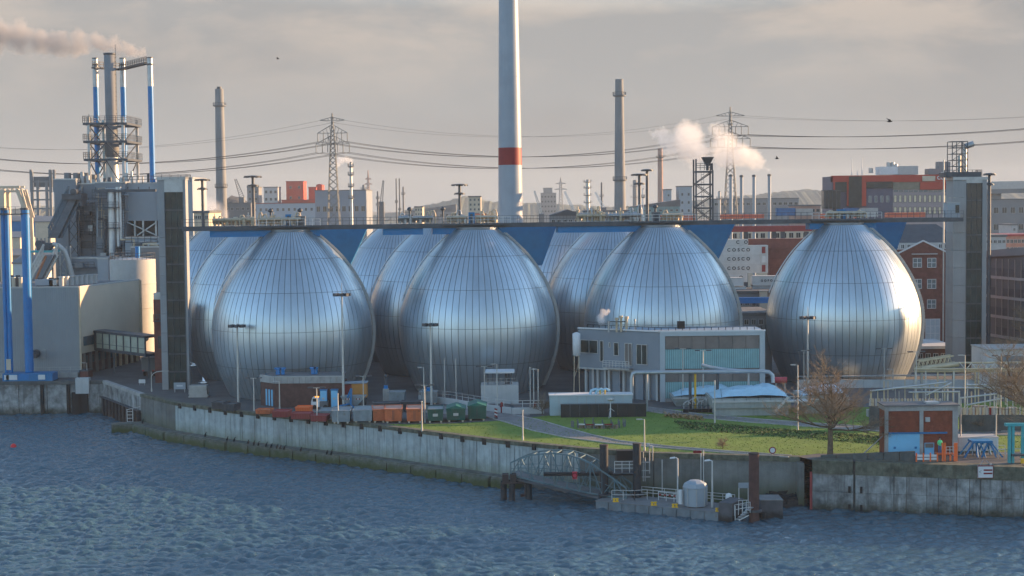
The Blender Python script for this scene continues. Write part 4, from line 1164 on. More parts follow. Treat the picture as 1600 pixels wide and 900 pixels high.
# steel stair legs under the conveyor
t = thing('braced_pylon', 'braced grey steel support tower under the conveyor gallery', 'support tower', (X(100, 333), 333, 0))
mb = MB(); Y = 333
for px in (88, 104): 
    for y in (Y, Y + 3): mb.bar((X(px, Y), y, 0), (X(px, Y), y, Z(px, 385, Y)), .28)
for i in range(4):
    z0, z1 = 4 + i * 4.0, 8 + i * 4.0
    mb.bar((X(88, Y), Y, z0), (X(104, Y), Y, z1), .16); mb.bar((X(104, Y), Y, z0), (X(88, Y), Y, z1), .16); mb.bar((X(88, Y), Y, z1), (X(104, Y), Y, z1), .2)
mb.build('frame', STEEL, t)
# ---- central stack in its lattice tower, with the three blue flues
Y = 360
st = thing('plant_stack', 'grey plant chimney rising through a lattice tower at the left, smoke drifting off', 'chimney', (X(179, Y), Y, 0))
xc = X(179, Y)
mb = MB(); mb.lathe((xc, Y, 0), [(W(8.5, Y), 34), (W(8.5, Y), Z(179, 190, Y)), (W(8.7, Y), Z(179, 83, Y)), (W(7, Y), Z(179, 83, Y) + .05)], 20); mb.build('shaft', CHIM, st)
mb = MB(); mb.lathe((xc, Y, 0), [(W(8.9, Y), Z(179, 86, Y)), (W(9.6, Y), Z(179, 85, Y)), (W(9.6, Y), Z(179, 83, Y)), (W(7.5, Y), Z(179, 83, Y))], 20); mb.build('cap', STEELD, st)
mb = MB(); mb.lathe((xc, Y, 0), [(W(9.5, Y), Z(179, 245, Y)), (W(11, Y), Z(179, 240, Y)), (W(11, Y), Z(179, 225, Y)), (W(9, Y), Z(179, 220, Y))], 20); mb.build('jacket', GREYD, st)
mb = MB(); mb.lathe((xc, Y, 0), [(W(12, Y), Z(179, 292, Y)), (W(10, Y), Z(179, 265, Y)), (W(9.5, Y), Z(179, 246, Y))], 20); mb.build('base_cone', STEEL, st)
mb = MB()
for z in range(40, 68): mb.bar((xc + W(9.2, Y), Y - .3, z), (xc + W(9.2, Y), Y + .3, z), .12)
mb.bar((xc + W(9.6, Y), Y - .3, 38), (xc + W(9.6, Y), Y - .3, 68), .09); mb.build('ladder', STEELD, st)
lt = thing('lattice_tower', 'braced steel platform tower around the left plant chimney', 'lattice tower', (X(177, 357), 357, 0))
lx0, lx1 = X(150, 357), X(203, 357); zb, zt = Z(177, 283, 357), Z(177, 184, 357)
mb = MB()
for x in (lx0, lx1):
    for y in (353.5, 366.5): mb.bar((x, y, zb - 3), (x, y, zt), .55)
mb.build('post', STEEL, lt)
for i, py in enumerate((192, 220, 248)):
    z = Z(177, py, 355)
    mb = MB(); mb.box(lx0 - 1.2, lx1 + 1.0, 353, 354.6, z - .5, z); mb.box(lx0 - 1.2, lx1 + 1.0, 365.5, 367, z - .5, z); mb.box(lx0 - 1.2, lx0 + .8, 354.6, 365.5, z - .5, z); mb.box(lx1 - .8, lx1 + 1, 354.6, 365.5, z - .5, z); mb.build('platform', STEELD, lt)
    mb = MB(); rail(mb, [(lx0 - 1.2, 353, z), (lx1 + 1, 353, z), (lx1 + 1, 367, z)], 1.5, 1.2, .05, 3); rail(mb, [(lx0 - 1.2, 353, z), (lx0 - 1.2, 367, z)], 1.5, 1.5, .05, 3); mb.build('railing', STEELD, lt)
mb = MB(); zs = [zb - 2] + [Z(177, p, 355) - .5 for p in (248, 220, 192)]
for z0, z1 in zip(zs[:-1], zs[1:]):
    xm = (lx0 + lx1) / 2
    mb.bar((lx0, 353.4, z0), (xm, 353.4, z1), .22); mb.bar((lx1, 353.4, z0), (xm, 353.4, z1), .22)
    mb.bar((lx1, 353.6, z0), (lx1, 366, z1), .2); mb.bar((lx0, 353.6, z1), (lx0, 366, z0), .2)
mb.build('brace', STEELD, lt)
mb = MB()
for k in range(6):
    z0, z1 = zb + k * 2.4, zb + (k + 1) * 2.4; xa, xb = X(158, 356), X(168, 356)
    if k % 2: xa, xb = xb, xa
    mb.bar((xa, 355, z0), (xb, 355, z1), .35, .12); mb.bar((xa, 355, z0 + 1), (xb, 355, z1 + 1), .08)
mb.build('stair', STEELD, lt)
mb = MB()
for px, p0, p1 in ((144.5, 178, 240), (147, 183, 245)): 
    x = X(px, 355); mb.bar((x, 355, Z(150, p1, 355)), (x, 355, Z(150, p0, 355)), .1)
for k in range(20): mb.bar((X(144.5, 355), 355, Z(150, 240 - 3 * k, 355)), (X(147, 355), 355, Z(150, 240 - 3 * k, 355)), .08)
mb.build('ladder', STEELD, lt)
for px, pb, pt, pblue, Y, lab in ((153.5, 290, 92, 136, 365, 'left slim flue, blue with bare metal top, beside the plant chimney'),
                       (196, 290, 92, 136, 372, 'middle slim flue, blue with bare metal top, right of the plant chimney'),
                       (238.5, 282, 91, 135, 352, 'rightmost tall blue flue with bare metal top, standing clear of the plant chimney')):
    t = thing('blue_flue', lab, 'flue', (X(px, Y), Y, 0), 'blue flues of the plant')
    r = W(4.3, Y); x0_, x1_ = P(px, pb, Y), P(px, pt, Y); xm = P(px, pblue, Y)
    mb = MB(); mb.cyl((x0_.x, Y, x0_.z - 4), (x0_.x, Y, xm.z), r, n=16); mb.build('blue_section', BLUEB, t)
    mb = MB(); mb.cyl((x0_.x, Y, xm.z), (x0_.x, Y, x1_.z), r, n=16); mb.build('metal_section', STEEL, t)
    mb = MB(); mb.cyl((x0_.x, Y, x1_.z), (x0_.x, Y, x1_.z + .25), r * 1.1, n=16); mb.cyl((x0_.x, Y, x1_.z - 1.6), (x0_.x, Y, x1_.z - 1.2), r * 1.15, n=16); mb.build('cap', STEELD, t)
t = thing('flue_walkway', 'railed walkway joining the tops of the blue flues and the plant chimney', 'walkway', (X(200, 362), 362, Z(200, 104, 362)))
z = Z(200, 104, 362)
mb = MB(); pts = [(X(153.5, 363.5), 363.5, z), (X(196, 370), 369.5, z), (X(238, 354), 353.5, z)]
for a, b in zip(pts[:-1], pts[1:]): mb.bar(Vector(a), Vector(b), 1.6, .4)
mb.build('deck', STEELD, t)
mb = MB()
for a, b in zip(pts[:-1], pts[1:]):
    for s in (-.8, .8): rail(mb, [Vector(a) + Vector((0, s, .2)), Vector(b) + Vector((0, s, .2))], 1.2, 1.6, .05, 2)
mb.build('railing', STEELD, t)
# far-left hazy tower and portal crane
Y = 620
t = thing('process_tower', 'hazy open steel process tower behind the plant at far left', 'process tower', (X(70, Y), Y, 0))
mb = MB()
for px in (53, 62, 76, 82): mb.bar((X(px, Y), Y, 0), (X(px, Y), Y, Z(px, 282 if px in (62, 76) else 268, Y)), W(4, Y))
for py in (284, 298, 312, 326, 340, 355): mb.bar((X(52, Y), Y, Z(68, py, Y)), (X(84, Y), Y, Z(68, py, Y)), W(2.5, Y))
mb.build('frame', GREYB, t)
mb = MB(); mb.box(X(56, Y), X(81, Y), Y, Y + 8, Z(68, 292, Y), Z(68, 276, Y)); mb.build('head_house', GREYD, t)
mb = MB()
for px in (52, 82, 88): mb.cyl((X(px, Y), Y, Z(px, 300, Y)), (X(px, Y), Y, Z(px, 265, Y)), W(2.5, Y), n=10)
mb.build('vessel', GREYB, t)
Y = 420
t = thing('portal_crane', 'sunlit cream portal crane frame at the left edge behind the blue posts', 'crane', (X(20, Y), Y, 0))
mb = MB()
for y in (Y, Y + 4):
    for z_ in (292, 299): mb.bar((X(-30, Y), y, Z(10, z_, Y)), (X(34, Y), y, Z(10, z_, Y)), .5)
    for i in range(9): mb.bar((X(-30 + i * 7, Y), y, Z(10, 299 if i % 2 else 292, Y)), (X(-23 + i * 7, Y), y, Z(10, 292 if i % 2 else 299, Y)), .3)
mb.build('girder', CREAM, t)
mb = MB()
for y in (Y, Y + 4): mb.bar((X(30, Y), y, Z(30, 296, Y)), (X(43, Y), y, Z(43, 335, Y)), .9); mb.bar((X(36, Y), y, Z(36, 296, Y)), (X(47, Y), y, Z(47, 340, Y)), .5); mb.bar((X(43, Y), y, Z(43, 335, Y)), (X(46, Y), y, 0), .9); mb.bar((X(6, Y), y, Z(6, 296, Y)), (X(6, Y), y, 0), 1.6)
mb.build('leg', CREAM, t)
for i, (p0, p1, pt, pb, Y, mt, lab) in enumerate(((-10, 57, 346, 372, 520, BLUE, 'long blue warehouse seen between the blue posts'), (56, 80, 347, 380, 500, CREAM, 'cream warehouse end left of the conveyor'),
        (-10, 32, 372, 400, 470, CREAM, 'low sunlit cream shed behind the blue posts'), (-10, 80, 400, 450, 430, GREYB, 'low grey shed behind the pale hall roof'), (20, 50, 412, 440, 360, WHITE, 'white roofed shed between the blue posts and conveyor'))):
    t = thing('far_shed', lab, 'shed', (X((p0 + p1) / 2, Y), Y, 0))
    xa, xb, za, zb = X(p0, Y), X(p1, Y), 0, Z((p0 + p1) / 2, pt, Y)
    mb = MB(); mb.box(xa, xb, Y, Y + 15, 0, zb); mb.build('wall', mt, t)
    mb = MB(); mb.prism([(xa - .3, Y - .3, zb), (xb + .3, Y - .3, zb), (xb + .3, Y + 7.5, zb + 1.6), (xa - .3, Y + 7.5, zb + 1.6)], (0, 0, .3)); mb.build('roof', GREYB, t)
    for k in range(4):
        f0 = xa + (xb - xa) * (k + .3) / 4; win(t, (f0, Y - .02), (f0 + (xb - xa) * .1, Y - .02), zb * .55, zb * .8, (0, -1), STEEL, GLASSD)

# ================================================================ SKYLINE BEHIND THE BRIDGE
def chimney(px, pb, pt, w0, w1, Y, label, mt, rings=(), lip=True, name='factory_chimney'):
    b, tp = P(px[0], pb, Y), P(px[1], pt, Y)
    t = thing(name, label, 'chimney', (tp.x, Y, 0))
    zb = b.z; r0, r1 = W(w0 / 2, Y), W(w1 / 2, Y)
    k = (r0 - r1) / max(1, tp.z - zb)
    mb = MB(); mb.lathe((tp.x, Y, 0), [(r0 + k * zb, 0), (r0, zb), (r1, tp.z)], 24); mb.lathe((tp.x, Y, 0), [(r1, tp.z), (r1 * .7, tp.z), (r1 * .7, tp.z - 2)], 24, smooth=False); mb.build('shaft', mt, t)
    for pr, ww in rings:
        z = P(px[1], pr, Y).z; r = r1 + k * (tp.z - z)
        m2 = MB(); m2.lathe((tp.x, Y, 0), [(r, z - .5), (r + ww, z - .3), (r + ww, z + .1), (r, z + .1)], 24, smooth=False)
        for i in range(20):
            a = i * math.pi / 10; q = Vector((tp.x + (r + ww) * math.cos(a), Y + (r + ww) * math.sin(a), z)); m2.bar(q, q + Vector((0, 0, 1.2)), .1)
        m2.lathe((tp.x, Y, 0), [(r + ww - .05, z + 1.1), (r + ww + .05, z + 1.2)], 20)
        m2.build('gallery', GREYD, t)
    return t, tp
t, tp = chimney((344.5, 342.5), 336, 139, 17, 13, 640, 'tall concrete chimney left of the lattice pylon, ringed gallery near its top', CHIM, ((165, .9), (292, .5)))
mb = MB(); mb.cyl((tp.x, 640, tp.z), (tp.x, 640, tp.z + .9), 1.0, n=10); mb.build('flue', STEELD, t)
t, tp = chimney((969, 967.5), 328, 124, 18, 12.5, 560, 'tall concrete chimney right of the red-banded mast, gallery near its top', CHIM, ((149, .8), (281, .6)))
chimney((1032, 1031.5), 325, 232, 9, 7.5, 1100, 'smaller distant reddish brick chimney left of the white steam clouds', CHIMR, ((246, 1.2),))
# turbine mast with the red band
Y = 290
t = thing('turbine_mast', 'huge white tapering turbine mast with a red band leaving the top of the picture', 'mast', (P(798, 343, Y).x, Y, 0))
def tr(py): return W((39 - (343 - py) * 9.0 / 343) / 2, Y)
xm = P(798, 343, Y).x; zz_ = lambda py: P(798, py, Y).z
mb = MB(); mb.lathe((xm, Y, 0), [(tr(500) , 0), (tr(258), zz_(258))], 48); mb.lathe((xm, Y, 0), [(tr(231), zz_(231)), (tr(-250), zz_(-250))], 48); mb.build('shaft', TURB, t)
mb = MB(); mb.lathe((xm, Y, 0), [(tr(258) + .01, zz_(258)), (tr(231) + .01, zz_(231))], 48); mb.build('red_band', RED, t)
mb = MB()
for py in (120, -20): mb.lathe((xm, Y, 0), [(tr(py), zz_(py) - .06), (tr(py) + .03, zz_(py)), (tr(py), zz_(py) + .06)], 48)
mb.build('flange', TURB, t)
# ---- lattice pylons and their lines
def pylon(px, pb, pt, arms, wb, wt, Y, label, mt, bw=.16):
    tp = P(px, pt, Y); zt = tp.z; x = tp.x
    t = thing('lattice_pylon', label, 'pylon', (x, Y, 0), 'power line pylons')
    zb = P(px, pb, Y).z; hb, ht = W(wb / 2, Y), W(wt / 2, Y)
    def half(z): return max(.15, hb + (ht - hb) * (z - zb) / (zt * .86 - zb)) if z < zt * .86 else max(.1, ht * (zt - z) / (zt * .14))
    mb = MB(); lv = []; z = 0
    while z < zt * .97: lv.append(z); z += max(1.6, half(z) * 1.7)
    lv.append(zt)
    for z0, z1 in zip(lv[:-1], lv[1:]):
        h0, h1 = half(z0), half(z1)
        cs = ((-1, -1), (1, -1), (1, 1), (-1, 1))
        for k in range(4):
            c, d = cs[k], cs[(k + 1) % 4]
            mb.bar((x + c[0] * h0, Y + c[1] * h0, z0), (x + c[0] * h1, Y + c[1] * h1, z1), bw * 1.4)
            mb.bar((x + c[0] * h0, Y + c[1] * h0, z0), (x + d[0] * h1, Y + d[1] * h1, z1), bw)
            mb.bar((x + d[0] * h0, Y + d[1] * h0, z0), (x + c[0] * h1, Y + c[1] * h1, z1), bw)
    mb.build('tower', mt, t)
    tips = []
    for py, w, dz, ins in arms:
        z = P(px, py, Y).z; hw = W(w / 2, Y); h = half(z)
        a = MB()
        for s in (-1, 1):
            for y in (-h, h): a.bar((x + s * h, Y + y, z), (x + s * hw, Y, z), bw * 1.2); a.bar((x + s * h, Y + y, z + dz), (x + s * hw, Y, z + .1), bw * 1.2)
            for i in range(4):
                f = i / 4.0; a.bar((x + s * (h + (hw - h) * f), Y, z), (x + s * (h + (hw - h) * (f + .12)), Y, z + dz * (1 - f - .12)), bw)
        a.build('cross_arm', mt, t)
        if ins:
            a = MB()
            for s in (-1, 1):
                for f in (1.0, .62, .3): a.cyl((x + s * hw * f, Y, z), (x + s * hw * f, Y, z - 3.3), .16, n=6)
            a.build('insulator', mt, t)
        tips.append([(Vector((x + s * hw * f, Y, z - (3.3 if ins else 0)))) for s in (-1, 1) for f in ((1.0, .6) if ins else (1.0,))])
    return tips
PYL = mat('pylon_steel', (.17, .18, .18), .6, .3)
PA = pylon(519, 345, 177, ((188, 38, 1.2, False), (208, 46, 3.0, True), (225, 52, 3.0, True)), 18, 6, 600, 'lattice electricity pylon left of the red-banded mast', PYL)
PB = pylon(1141, 345, 167, ((181, 44, 1.6, False), (198, 56, 2.6, True), (217, 62, 2.6, True)), 20, 5, 640, 'lattice electricity pylon rising behind the white steam clouds', PYL)
wm = mat('cable_black', (.045, .045, .05), .6)
def wire(a, b, sag, mb, r, n=28):
    mb.tube([a.lerp(b, i / n) - Vector((0, 0, sag * 4 * (i / n) * (1 - i / n))) for i in range(n + 1)], r, 4)
LA = [[P(-260, p, 660) + Vector((0, i * 3, 0)) for i in range(len(PA[k]))] for k, p in enumerate((195, 206, 223))]
LBs = [[P(1900, p, 640) + Vector((0, i * 3, 0)) for i in range(len(PA[k]))] for k, p in enumerate((154, 166, 186))]
for k, (r, lab) in enumerate(((.05, 'thin earth wire strung between the pylon tips'), (.10, 'upper bundle of power lines sagging between the pylons'), (.10, 'lower bundle of power lines sagging between the pylons'))):
    t = thing('power_line', lab, 'power line', (0, 620, 60))
    mb = MB()
    for i, q in enumerate(PA[k]):
        wire(LA[k][i], q, 11, mb, r); wire(q, PB[k][i], 7.5, mb, r); wire(PB[k][i], LBs[k][i], 5, mb, r)
    mb.build('wire', wm, t)
pylon(876, 345, 277, ((287, 16, 1.5, False), (296, 20, 1.5, False)), 8, 3, 2200, 'faint distant lattice pylon right of the grey tower block', GREYB, .5)
pylon(575, 345, 266, ((280, 10, 1.5, False), (288, 12, 1.5, False)), 8, 2, 1700, 'distant reddish lattice mast right of the steaming stack', CHIMR, .4)
# ---- flood-light masts with one or two disc heads
def disc_mast(px, pb, pt, Y, label, two=True, big=9, group='disc floodlight masts behind the bridge'):
    tp = P(px, pt, Y); b = P(px, pb, Y); t = thing('floodlight_mast', label, 'floodlight mast', (tp.x, Y, 0), group)
    mb = MB(); mb.cyl((tp.x, Y, 0), (tp.x, Y, tp.z), .42, .3, 10); mb.build('pole', STEELD, t)
    for z, s in ((tp.z - .3, 1.0), (tp.z - 2.2, .62)) if two else ((tp.z - .3, 1.0),):
        R_ = W(big, Y) * s
        m2 = MB(); m2.lathe((tp.x, Y, z), [(.3, .0), (R_, .05), (R_, .17), (.3, .3)], 14, smooth=False)
        for i in range(10):
            a = i * math.pi / 5; m2.cbox((tp.x + R_ * .9 * math.cos(a), Y + R_ * .9 * math.sin(a), z - .2), .45, .45, .2, a)
        m2.build('lamp_ring', STEELD, t)
disc_mast(395, 338, 274, 330, 'double-disc floodlight mast right of the tall left chimney', big=14)
disc_mast(316, 338, 279, 330, 'floodlight mast just right of the left elevator tower', big=12)
disc_mast(718, 336, 287, 340, 'double-disc floodlight mast left of the cream building', big=13)
disc_mast(999, 338, 271, 330, 'left one of the pair of floodlight masts right of the tall chimney', big=13)
disc_mast(1011, 338, 264, 338, 'right one of the pair of floodlight masts, taller', two=False, big=9)
disc_mast(1546, 366, 270, 300, 'cream-lit floodlight mast right of the right elevator tower', big=9)
# ---- buildings of the skyline
def house(name, label, p0, p1, pt, Y, mt, d=14, cat='building', roof=None, wins=None, roofm=ROOFG, gmat=GLASSD, group=None, zbase=0):
    xa, xb = X(p0, Y, pt), X(p1, Y, pt); z = Z((p0 + p1) / 2, pt, Y)
    t = thing(name, label, cat, ((xa + xb) / 2, Y, zbase), group)
    mb = MB(); mb.box(xa, xb, Y, Y + d, zbase, z); mb.build('wall', mt, t)
    mb = MB()
    if roof == 'gable':
        h = (xb - xa) * .18
        mb.prism([(xa - .3, Y - .3, z), (xb + .3, Y - .3, z), ((xa + xb) / 2, Y - .3, z + h)], (0, d + .6, 0))
    elif roof == 'shed':
        mb.prism([(xa - .3, Y - .3, z), (xb + .3, Y - .3, z), (xb + .3, Y - .3, z + (xb - xa) * .14)], (0, d + .6, 0))
    else:
        mb.box(xa - .25, xb + .25, Y - .25, Y + d + .2, z, z + .5)
    mb.build('roof', roofm, t)
    if wins:
        nx, rows, w, h, ztop, dz = wins
        for r in range(rows):
            for i in range(nx):
                xc = xa + (xb - xa) * (i + .5) / nx; zt_ = z - ztop - r * dz
                win(t, (xc - w / 2, Y - .01), (xc + w / 2, Y - .01), zt_ - h, zt_, (0, -1), OFFW, gmat)
    return t, xa, xb, z
REDR = mat('red_roof', (.30, .07, .055), .8, var=.15)
house('mill_building', 'pale windowed mill block left of the red tower', 412, 434, 293, 1050, OFFW, wins=(3, 5, 1.6, 2.0, 2, 5))
house('mill_building', 'small pale mill block behind the double-disc mast', 386, 404, 293, 1080, GREYB, wins=(2, 3, 1.6, 2, 2, 5))
house('red_tower', 'large square red tower block left of the lattice pylon', 447, 474, 284, 1060, REDB, d=16, roofm=REDD, wins=(2, 2, 1.5, 1.8, 3, 7))
house('red_tower', 'small red tower block with stepped top beside the grey shed', 482, 494, 293, 1090, REDB, roofm=REDD); house('red_tower', 'small red gabled block just left of the grey shed', 494, 503, 289, 1095, REDB, roofm=REDD, roof='gable')
house('mill_hall', 'long pale mill hall with red roof below the red tower', 394, 500, 318, 1030, PLANTL, roofm=REDR, wins=(12, 1, 1.6, 2, 3, 5)); house('mill_hall', 'pale windowless mill hall with a red upper band', 440, 494, 313, 1045, REDB, roofm=REDR)
house('storage_shed', 'long blue-grey storage shed behind the lattice pylon', 492, 572, 298, 900, mat('shed_blue', (.20, .23, .27), .7, var=.12, scale=.1), d=40, cat='shed', wins=(8, 1, 2.2, 3.2, 9, 5))
house('cream_building', 'small bright cream building left of the valve post', 648, 660, 324, 700, CREAM, wins=(3, 2, .7, 1, .6, 2)); 
t, xa, xb, z = house('cream_building', 'sunlit cream building with brown base left of the red-banded mast', 732, 751, 308, 640, CREAM, wins=(3, 3, .8, 1.0, .6, 2.0))
mb = MB(); mb.box(xa + .6, xb - .6, 639.5, 640, 0, z - 6.5); mb.build('lower_wall', CHIMR, t)
house('tower_block', 'grey hazy tower block with antenna right of the red-banded mast', 845, 869, 302, 1900, GREYB, wins=(5, 4, 2.2, 2.5, 3, 6)); house('tower_block', 'narrow top of the hazy grey tower block', 849, 863, 294, 1910, GREYB)
house('steel_silo', 'slim pale steel block left of the grey cube building', 1040, 1049, 297, 760, PLANTL, cat='silo', wins=(1, 3, .9, 1.2, 2, 4)); house('cube_building', 'plain blue-grey cube building between the reddish chimney and the scaffold tower', 1061, 1081, 292, 760, PLANTL, wins=(2, 3, 1.0, 1.4, 3, 4))
house('long_hall', 'long grey hall behind the four slim steel stacks', 1115, 1248, 311, 900, GREYB, cat='hall', wins=(16, 1, 2, 1.6, 2, 4)); house('teal_shed', 'low teal shed right of the tall concrete chimney', 985, 1062, 323, 700, mat('teal_shed', (.16, .27, .28), .7), cat='shed', roof='shed', wins=(9, 1, 1.2, 1, 1.2, 3))
house('grey_shed', 'low grey gabled shed on the bridge line right of the red-banded mast', 860, 914, 337, 420, GREYB, cat='shed', roof='gable', roofm=SLATE, wins=(6, 1, 1, 1, 1, 3)); house('blue_shed', 'low blue-grey shed behind the silver pipe bends', 914, 985, 331, 480, PLANTL, cat='shed', wins=(8, 1, 1.2, 1.2, 1, 3))
house('beige_block', 'low beige block right of the left elevator tower under the disc mast', 303, 326, 333, 330, CREAM, wins=(4, 1, .8, .8, .5, 2)); house('grey_shed', 'dark shed behind the foot of the tall left chimney', 350, 392, 318, 800, GREYD, cat='shed', wins=(5, 1, 1.5, 1.5, 2, 4))
house('grey_shed', 'hazy grey shed right of the twin thin stacks', 630, 712, 331, 1300, GREYB, cat='shed', roof='shed', wins=(9, 1, 2, 2, 2, 4)); house('rust_shed', 'brown shed left of the red office building', 1243, 1282, 322, 560, CHIMR, cat='shed', wins=(5, 1, 1.3, 1.2, 1, 3))
# refinery columns and thin stacks
def column(px, pt, w, Y, label, mt=STEEL, plats=(), name='process_column'):
    tp = P(px, pt, Y); t = thing(name, label, 'column', (tp.x, Y, 0)); r = W(w / 2, Y)
    mb = MB(); mb.cyl((tp.x, Y, 0), (tp.x, Y, tp.z), r, r * .85, n=14); mb.build('shaft', mt, t)
    for f in plats:
        z = tp.z * f; m2 = MB(); m2.lathe((tp.x, Y, z), [(r, -.3), (r * 1.9, -.2), (r * 1.9, .1), (r, .2)], 12, smooth=False)
        rr_ = r * 1.85
        for i in range(8): m2.bar((tp.x + rr_ * math.cos(i * .785), Y + rr_ * math.sin(i * .785), z), (tp.x + rr_ * math.cos(i * .785), Y + rr_ * math.sin(i * .785), z + 1.3), .14)
        m2.build('platform', GREYD, t)
    m2 = MB(); m2.cyl((tp.x, Y, tp.z), (tp.x, Y, tp.z + .5), r * .6, n=10); m2.build('cap', GREYD, t)
    return tp
column(548, 255, 5, 620, 'slim grey stack with platforms giving off a white puff', STEEL, (.97, .9, .8, .7))
column(918, 282, 7, 900, 'stubby distillation column with rings right of the crane booms', STEEL, (.98, .9, .8, .7, .6)); column(940, 286, 3.5, 1000, 'thin dark stack left of the tall chimney', GREYD, (.8,))
column(619, 280, 2.4, 900, 'left one of the twin thin stacks', GREYD, (.7,)); column(624, 280, 2.4, 905, 'right one of the twin thin stacks', GREYD, (.6,)); column(630, 293, 3.2, 910, 'short thin stack right of the twin stacks', GREYB, (.9,))
column(590, 300, 3, 880, 'short stack right of the reddish lattice mast', GREYD, (.9, .8)); column(568, 290, 5, 1000, 'hazy stubby column at the end of the grey shed', GREYB, (.95, .8)); column(992, 282, 8, 1400, 'faint hazy column right of the tall chimney', GREYB, (.9, .7)); column(1005, 296, 3, 700, 'slim pale stack beside the pair of floodlight masts', WHITE, (.9,))
column(1124, 300, 5, 800, 'short pale column just left of the four slim steel stacks', OFFW, (.9,))
for px, pt, lab in ((1142, 273, 'first of the four slim steel stacks, counting from the scaffold tower'), (1158.5, 274, 'second of the four slim steel stacks'), (1178, 273.5, 'third of the four slim steel stacks'), (1202, 272.5, 'last of the four slim steel stacks, where the steam starts')):
    Y = 420; tp = P(px, pt, Y); t = thing('steel_stack', lab, 'stack', (tp.x, Y, 0), 'slim steel stacks in a row'); r = W(2.5, Y)
    mb = MB(); mb.cyl((tp.x, Y, 0), (tp.x, Y, tp.z), r, n=14); mb.build('shaft', PLANTL, t)
    mb = MB(); mb.cyl((tp.x, Y, tp.z - .5), (tp.x, Y, tp.z), r * 1.25, n=14); mb.cyl((tp.x, Y, tp.z), (tp.x, Y, tp.z + .1), r * .8, n=12); mb.build('cap', GREYD, t)
# leaning crane booms
def boom(p0, p1, w, Y, label, mt):
    a, b = P(*p0, Y), P(*p1, Y); t = thing('crane_boom', label, 'crane', (a.x, Y, 0), 'harbour crane booms')
    mb = MB(); r = W(w / 2, Y)
    for s in (-r, r): mb.bar(a + Vector((s, 0, 0)), b + Vector((s * .4, 0, 0)), W(1.0, Y))
    for i in range(9): mb.bar(a.lerp(b, i / 9) + Vector((-r * (1 - .6 * i / 9), 0, 0)), a.lerp(b, (i + 1) / 9) + Vector((r * (1 - .6 * (i + 1) / 9), 0, 0)), W(.6, Y))
    mb.build('boom', mt, t)
    mb = MB(); mb.cbox((a.x, Y, 0), W(8, Y), 5, max(1, a.z)); mb.build('cab', GREYD, t)
boom((846, 334), (835, 298), 4, 800, 'pale crane boom leaning left, left of the tall chimney', OFFW); boom((897, 330), (882, 299), 4, 820, 'white crane boom leaning left beside the far pylon', WHITE); boom((943, 324), (930, 300), 4, 820, 'white crane boom nearest the tall chimney', WHITE)
boom((596, 315), (599, 282), 4, 900, 'dark crane boom leaning right beside the hazy column', GREYD); boom((378, 308), (368, 280), 7, 900, 'broad dark crane arm leaning left behind the tall left chimney', GREYD)
# scaffold tower with funnel-shaped head
Y = 300; t = thing('scaffold_tower', 'open steel stair tower with a funnel-shaped head right of the reddish chimney', 'scaffold tower', (X(1101, Y), Y, 0))
xa, xb = X(1088, Y), X(1114, Y); zt = Z(1101, 266, Y)
mb = MB()
for x in (xa, xb):
    for y in (Y, Y + 4): mb.bar((x, y, 0), (x, y, zt + (2.2 if x == xa else 0)), .3)
mb.build('post', STEELD, t)
mb = MB()
for py in (267, 287, 306, 324):
    z = Z(1101, py, Y); mb.box(xa, xb, Y - .1, Y + 4.1, z - .3, z)
mb.build('platform', STEELD, t)
mb = MB(); zs = [Z(1101, p, Y) for p in (345, 324, 306, 287, 268)]
for i, (z0, z1) in enumerate(zip(zs[:-1], zs[1:])):
    for y in (Y + .4, Y + 3.6): mb.bar((xa, y, z0), (xb, y, z1), .14) if i % 2 else mb.bar((xb, y, z0), (xa, y, z1), .14)
    mb.bar((xa, Y + 2, z0), (xb, Y + 2, z1 - .3), .6, .12)
for z in np.arange(zs[0], zs[-1], .5): mb.bar((xa + 1, Y - .1, z), (xa + 1.5, Y - .1, z), .06)
for d in (1, 1.5): mb.bar((xa + d, Y - .1, zs[0]), (xa + d, Y - .1, zs[-1]), .06)
mb.build('stair', STEELD, t)
mb = MB(); rail(mb, [(xa, Y, zt), (xb, Y, zt), (xb, Y + 4, zt)], 1.3, .8, .05, 3); mb.build('railing', STEELD, t)
mb = MB(); xf = X(1108, Y); z0, z1 = Z(1108, 259, Y), Z(1108, 245, Y); r = W(9, Y)
mb.hexa([(xf - .3, Y + 1.7, z0), (xf + .3, Y + 1.7, z0), (xf + .3, Y + 2.3, z0), (xf - .3, Y + 2.3, z0)], [(xf - r, Y + 2 - r, z1), (xf + r, Y + 2 - r, z1), (xf + r, Y + 2 + r, z1), (xf - r, Y + 2 + r, z1)]); mb.cyl((xf, Y + 2, zt), (xf, Y + 2, z0), .3, n=8)
mb.build('funnel', STEELD, t)
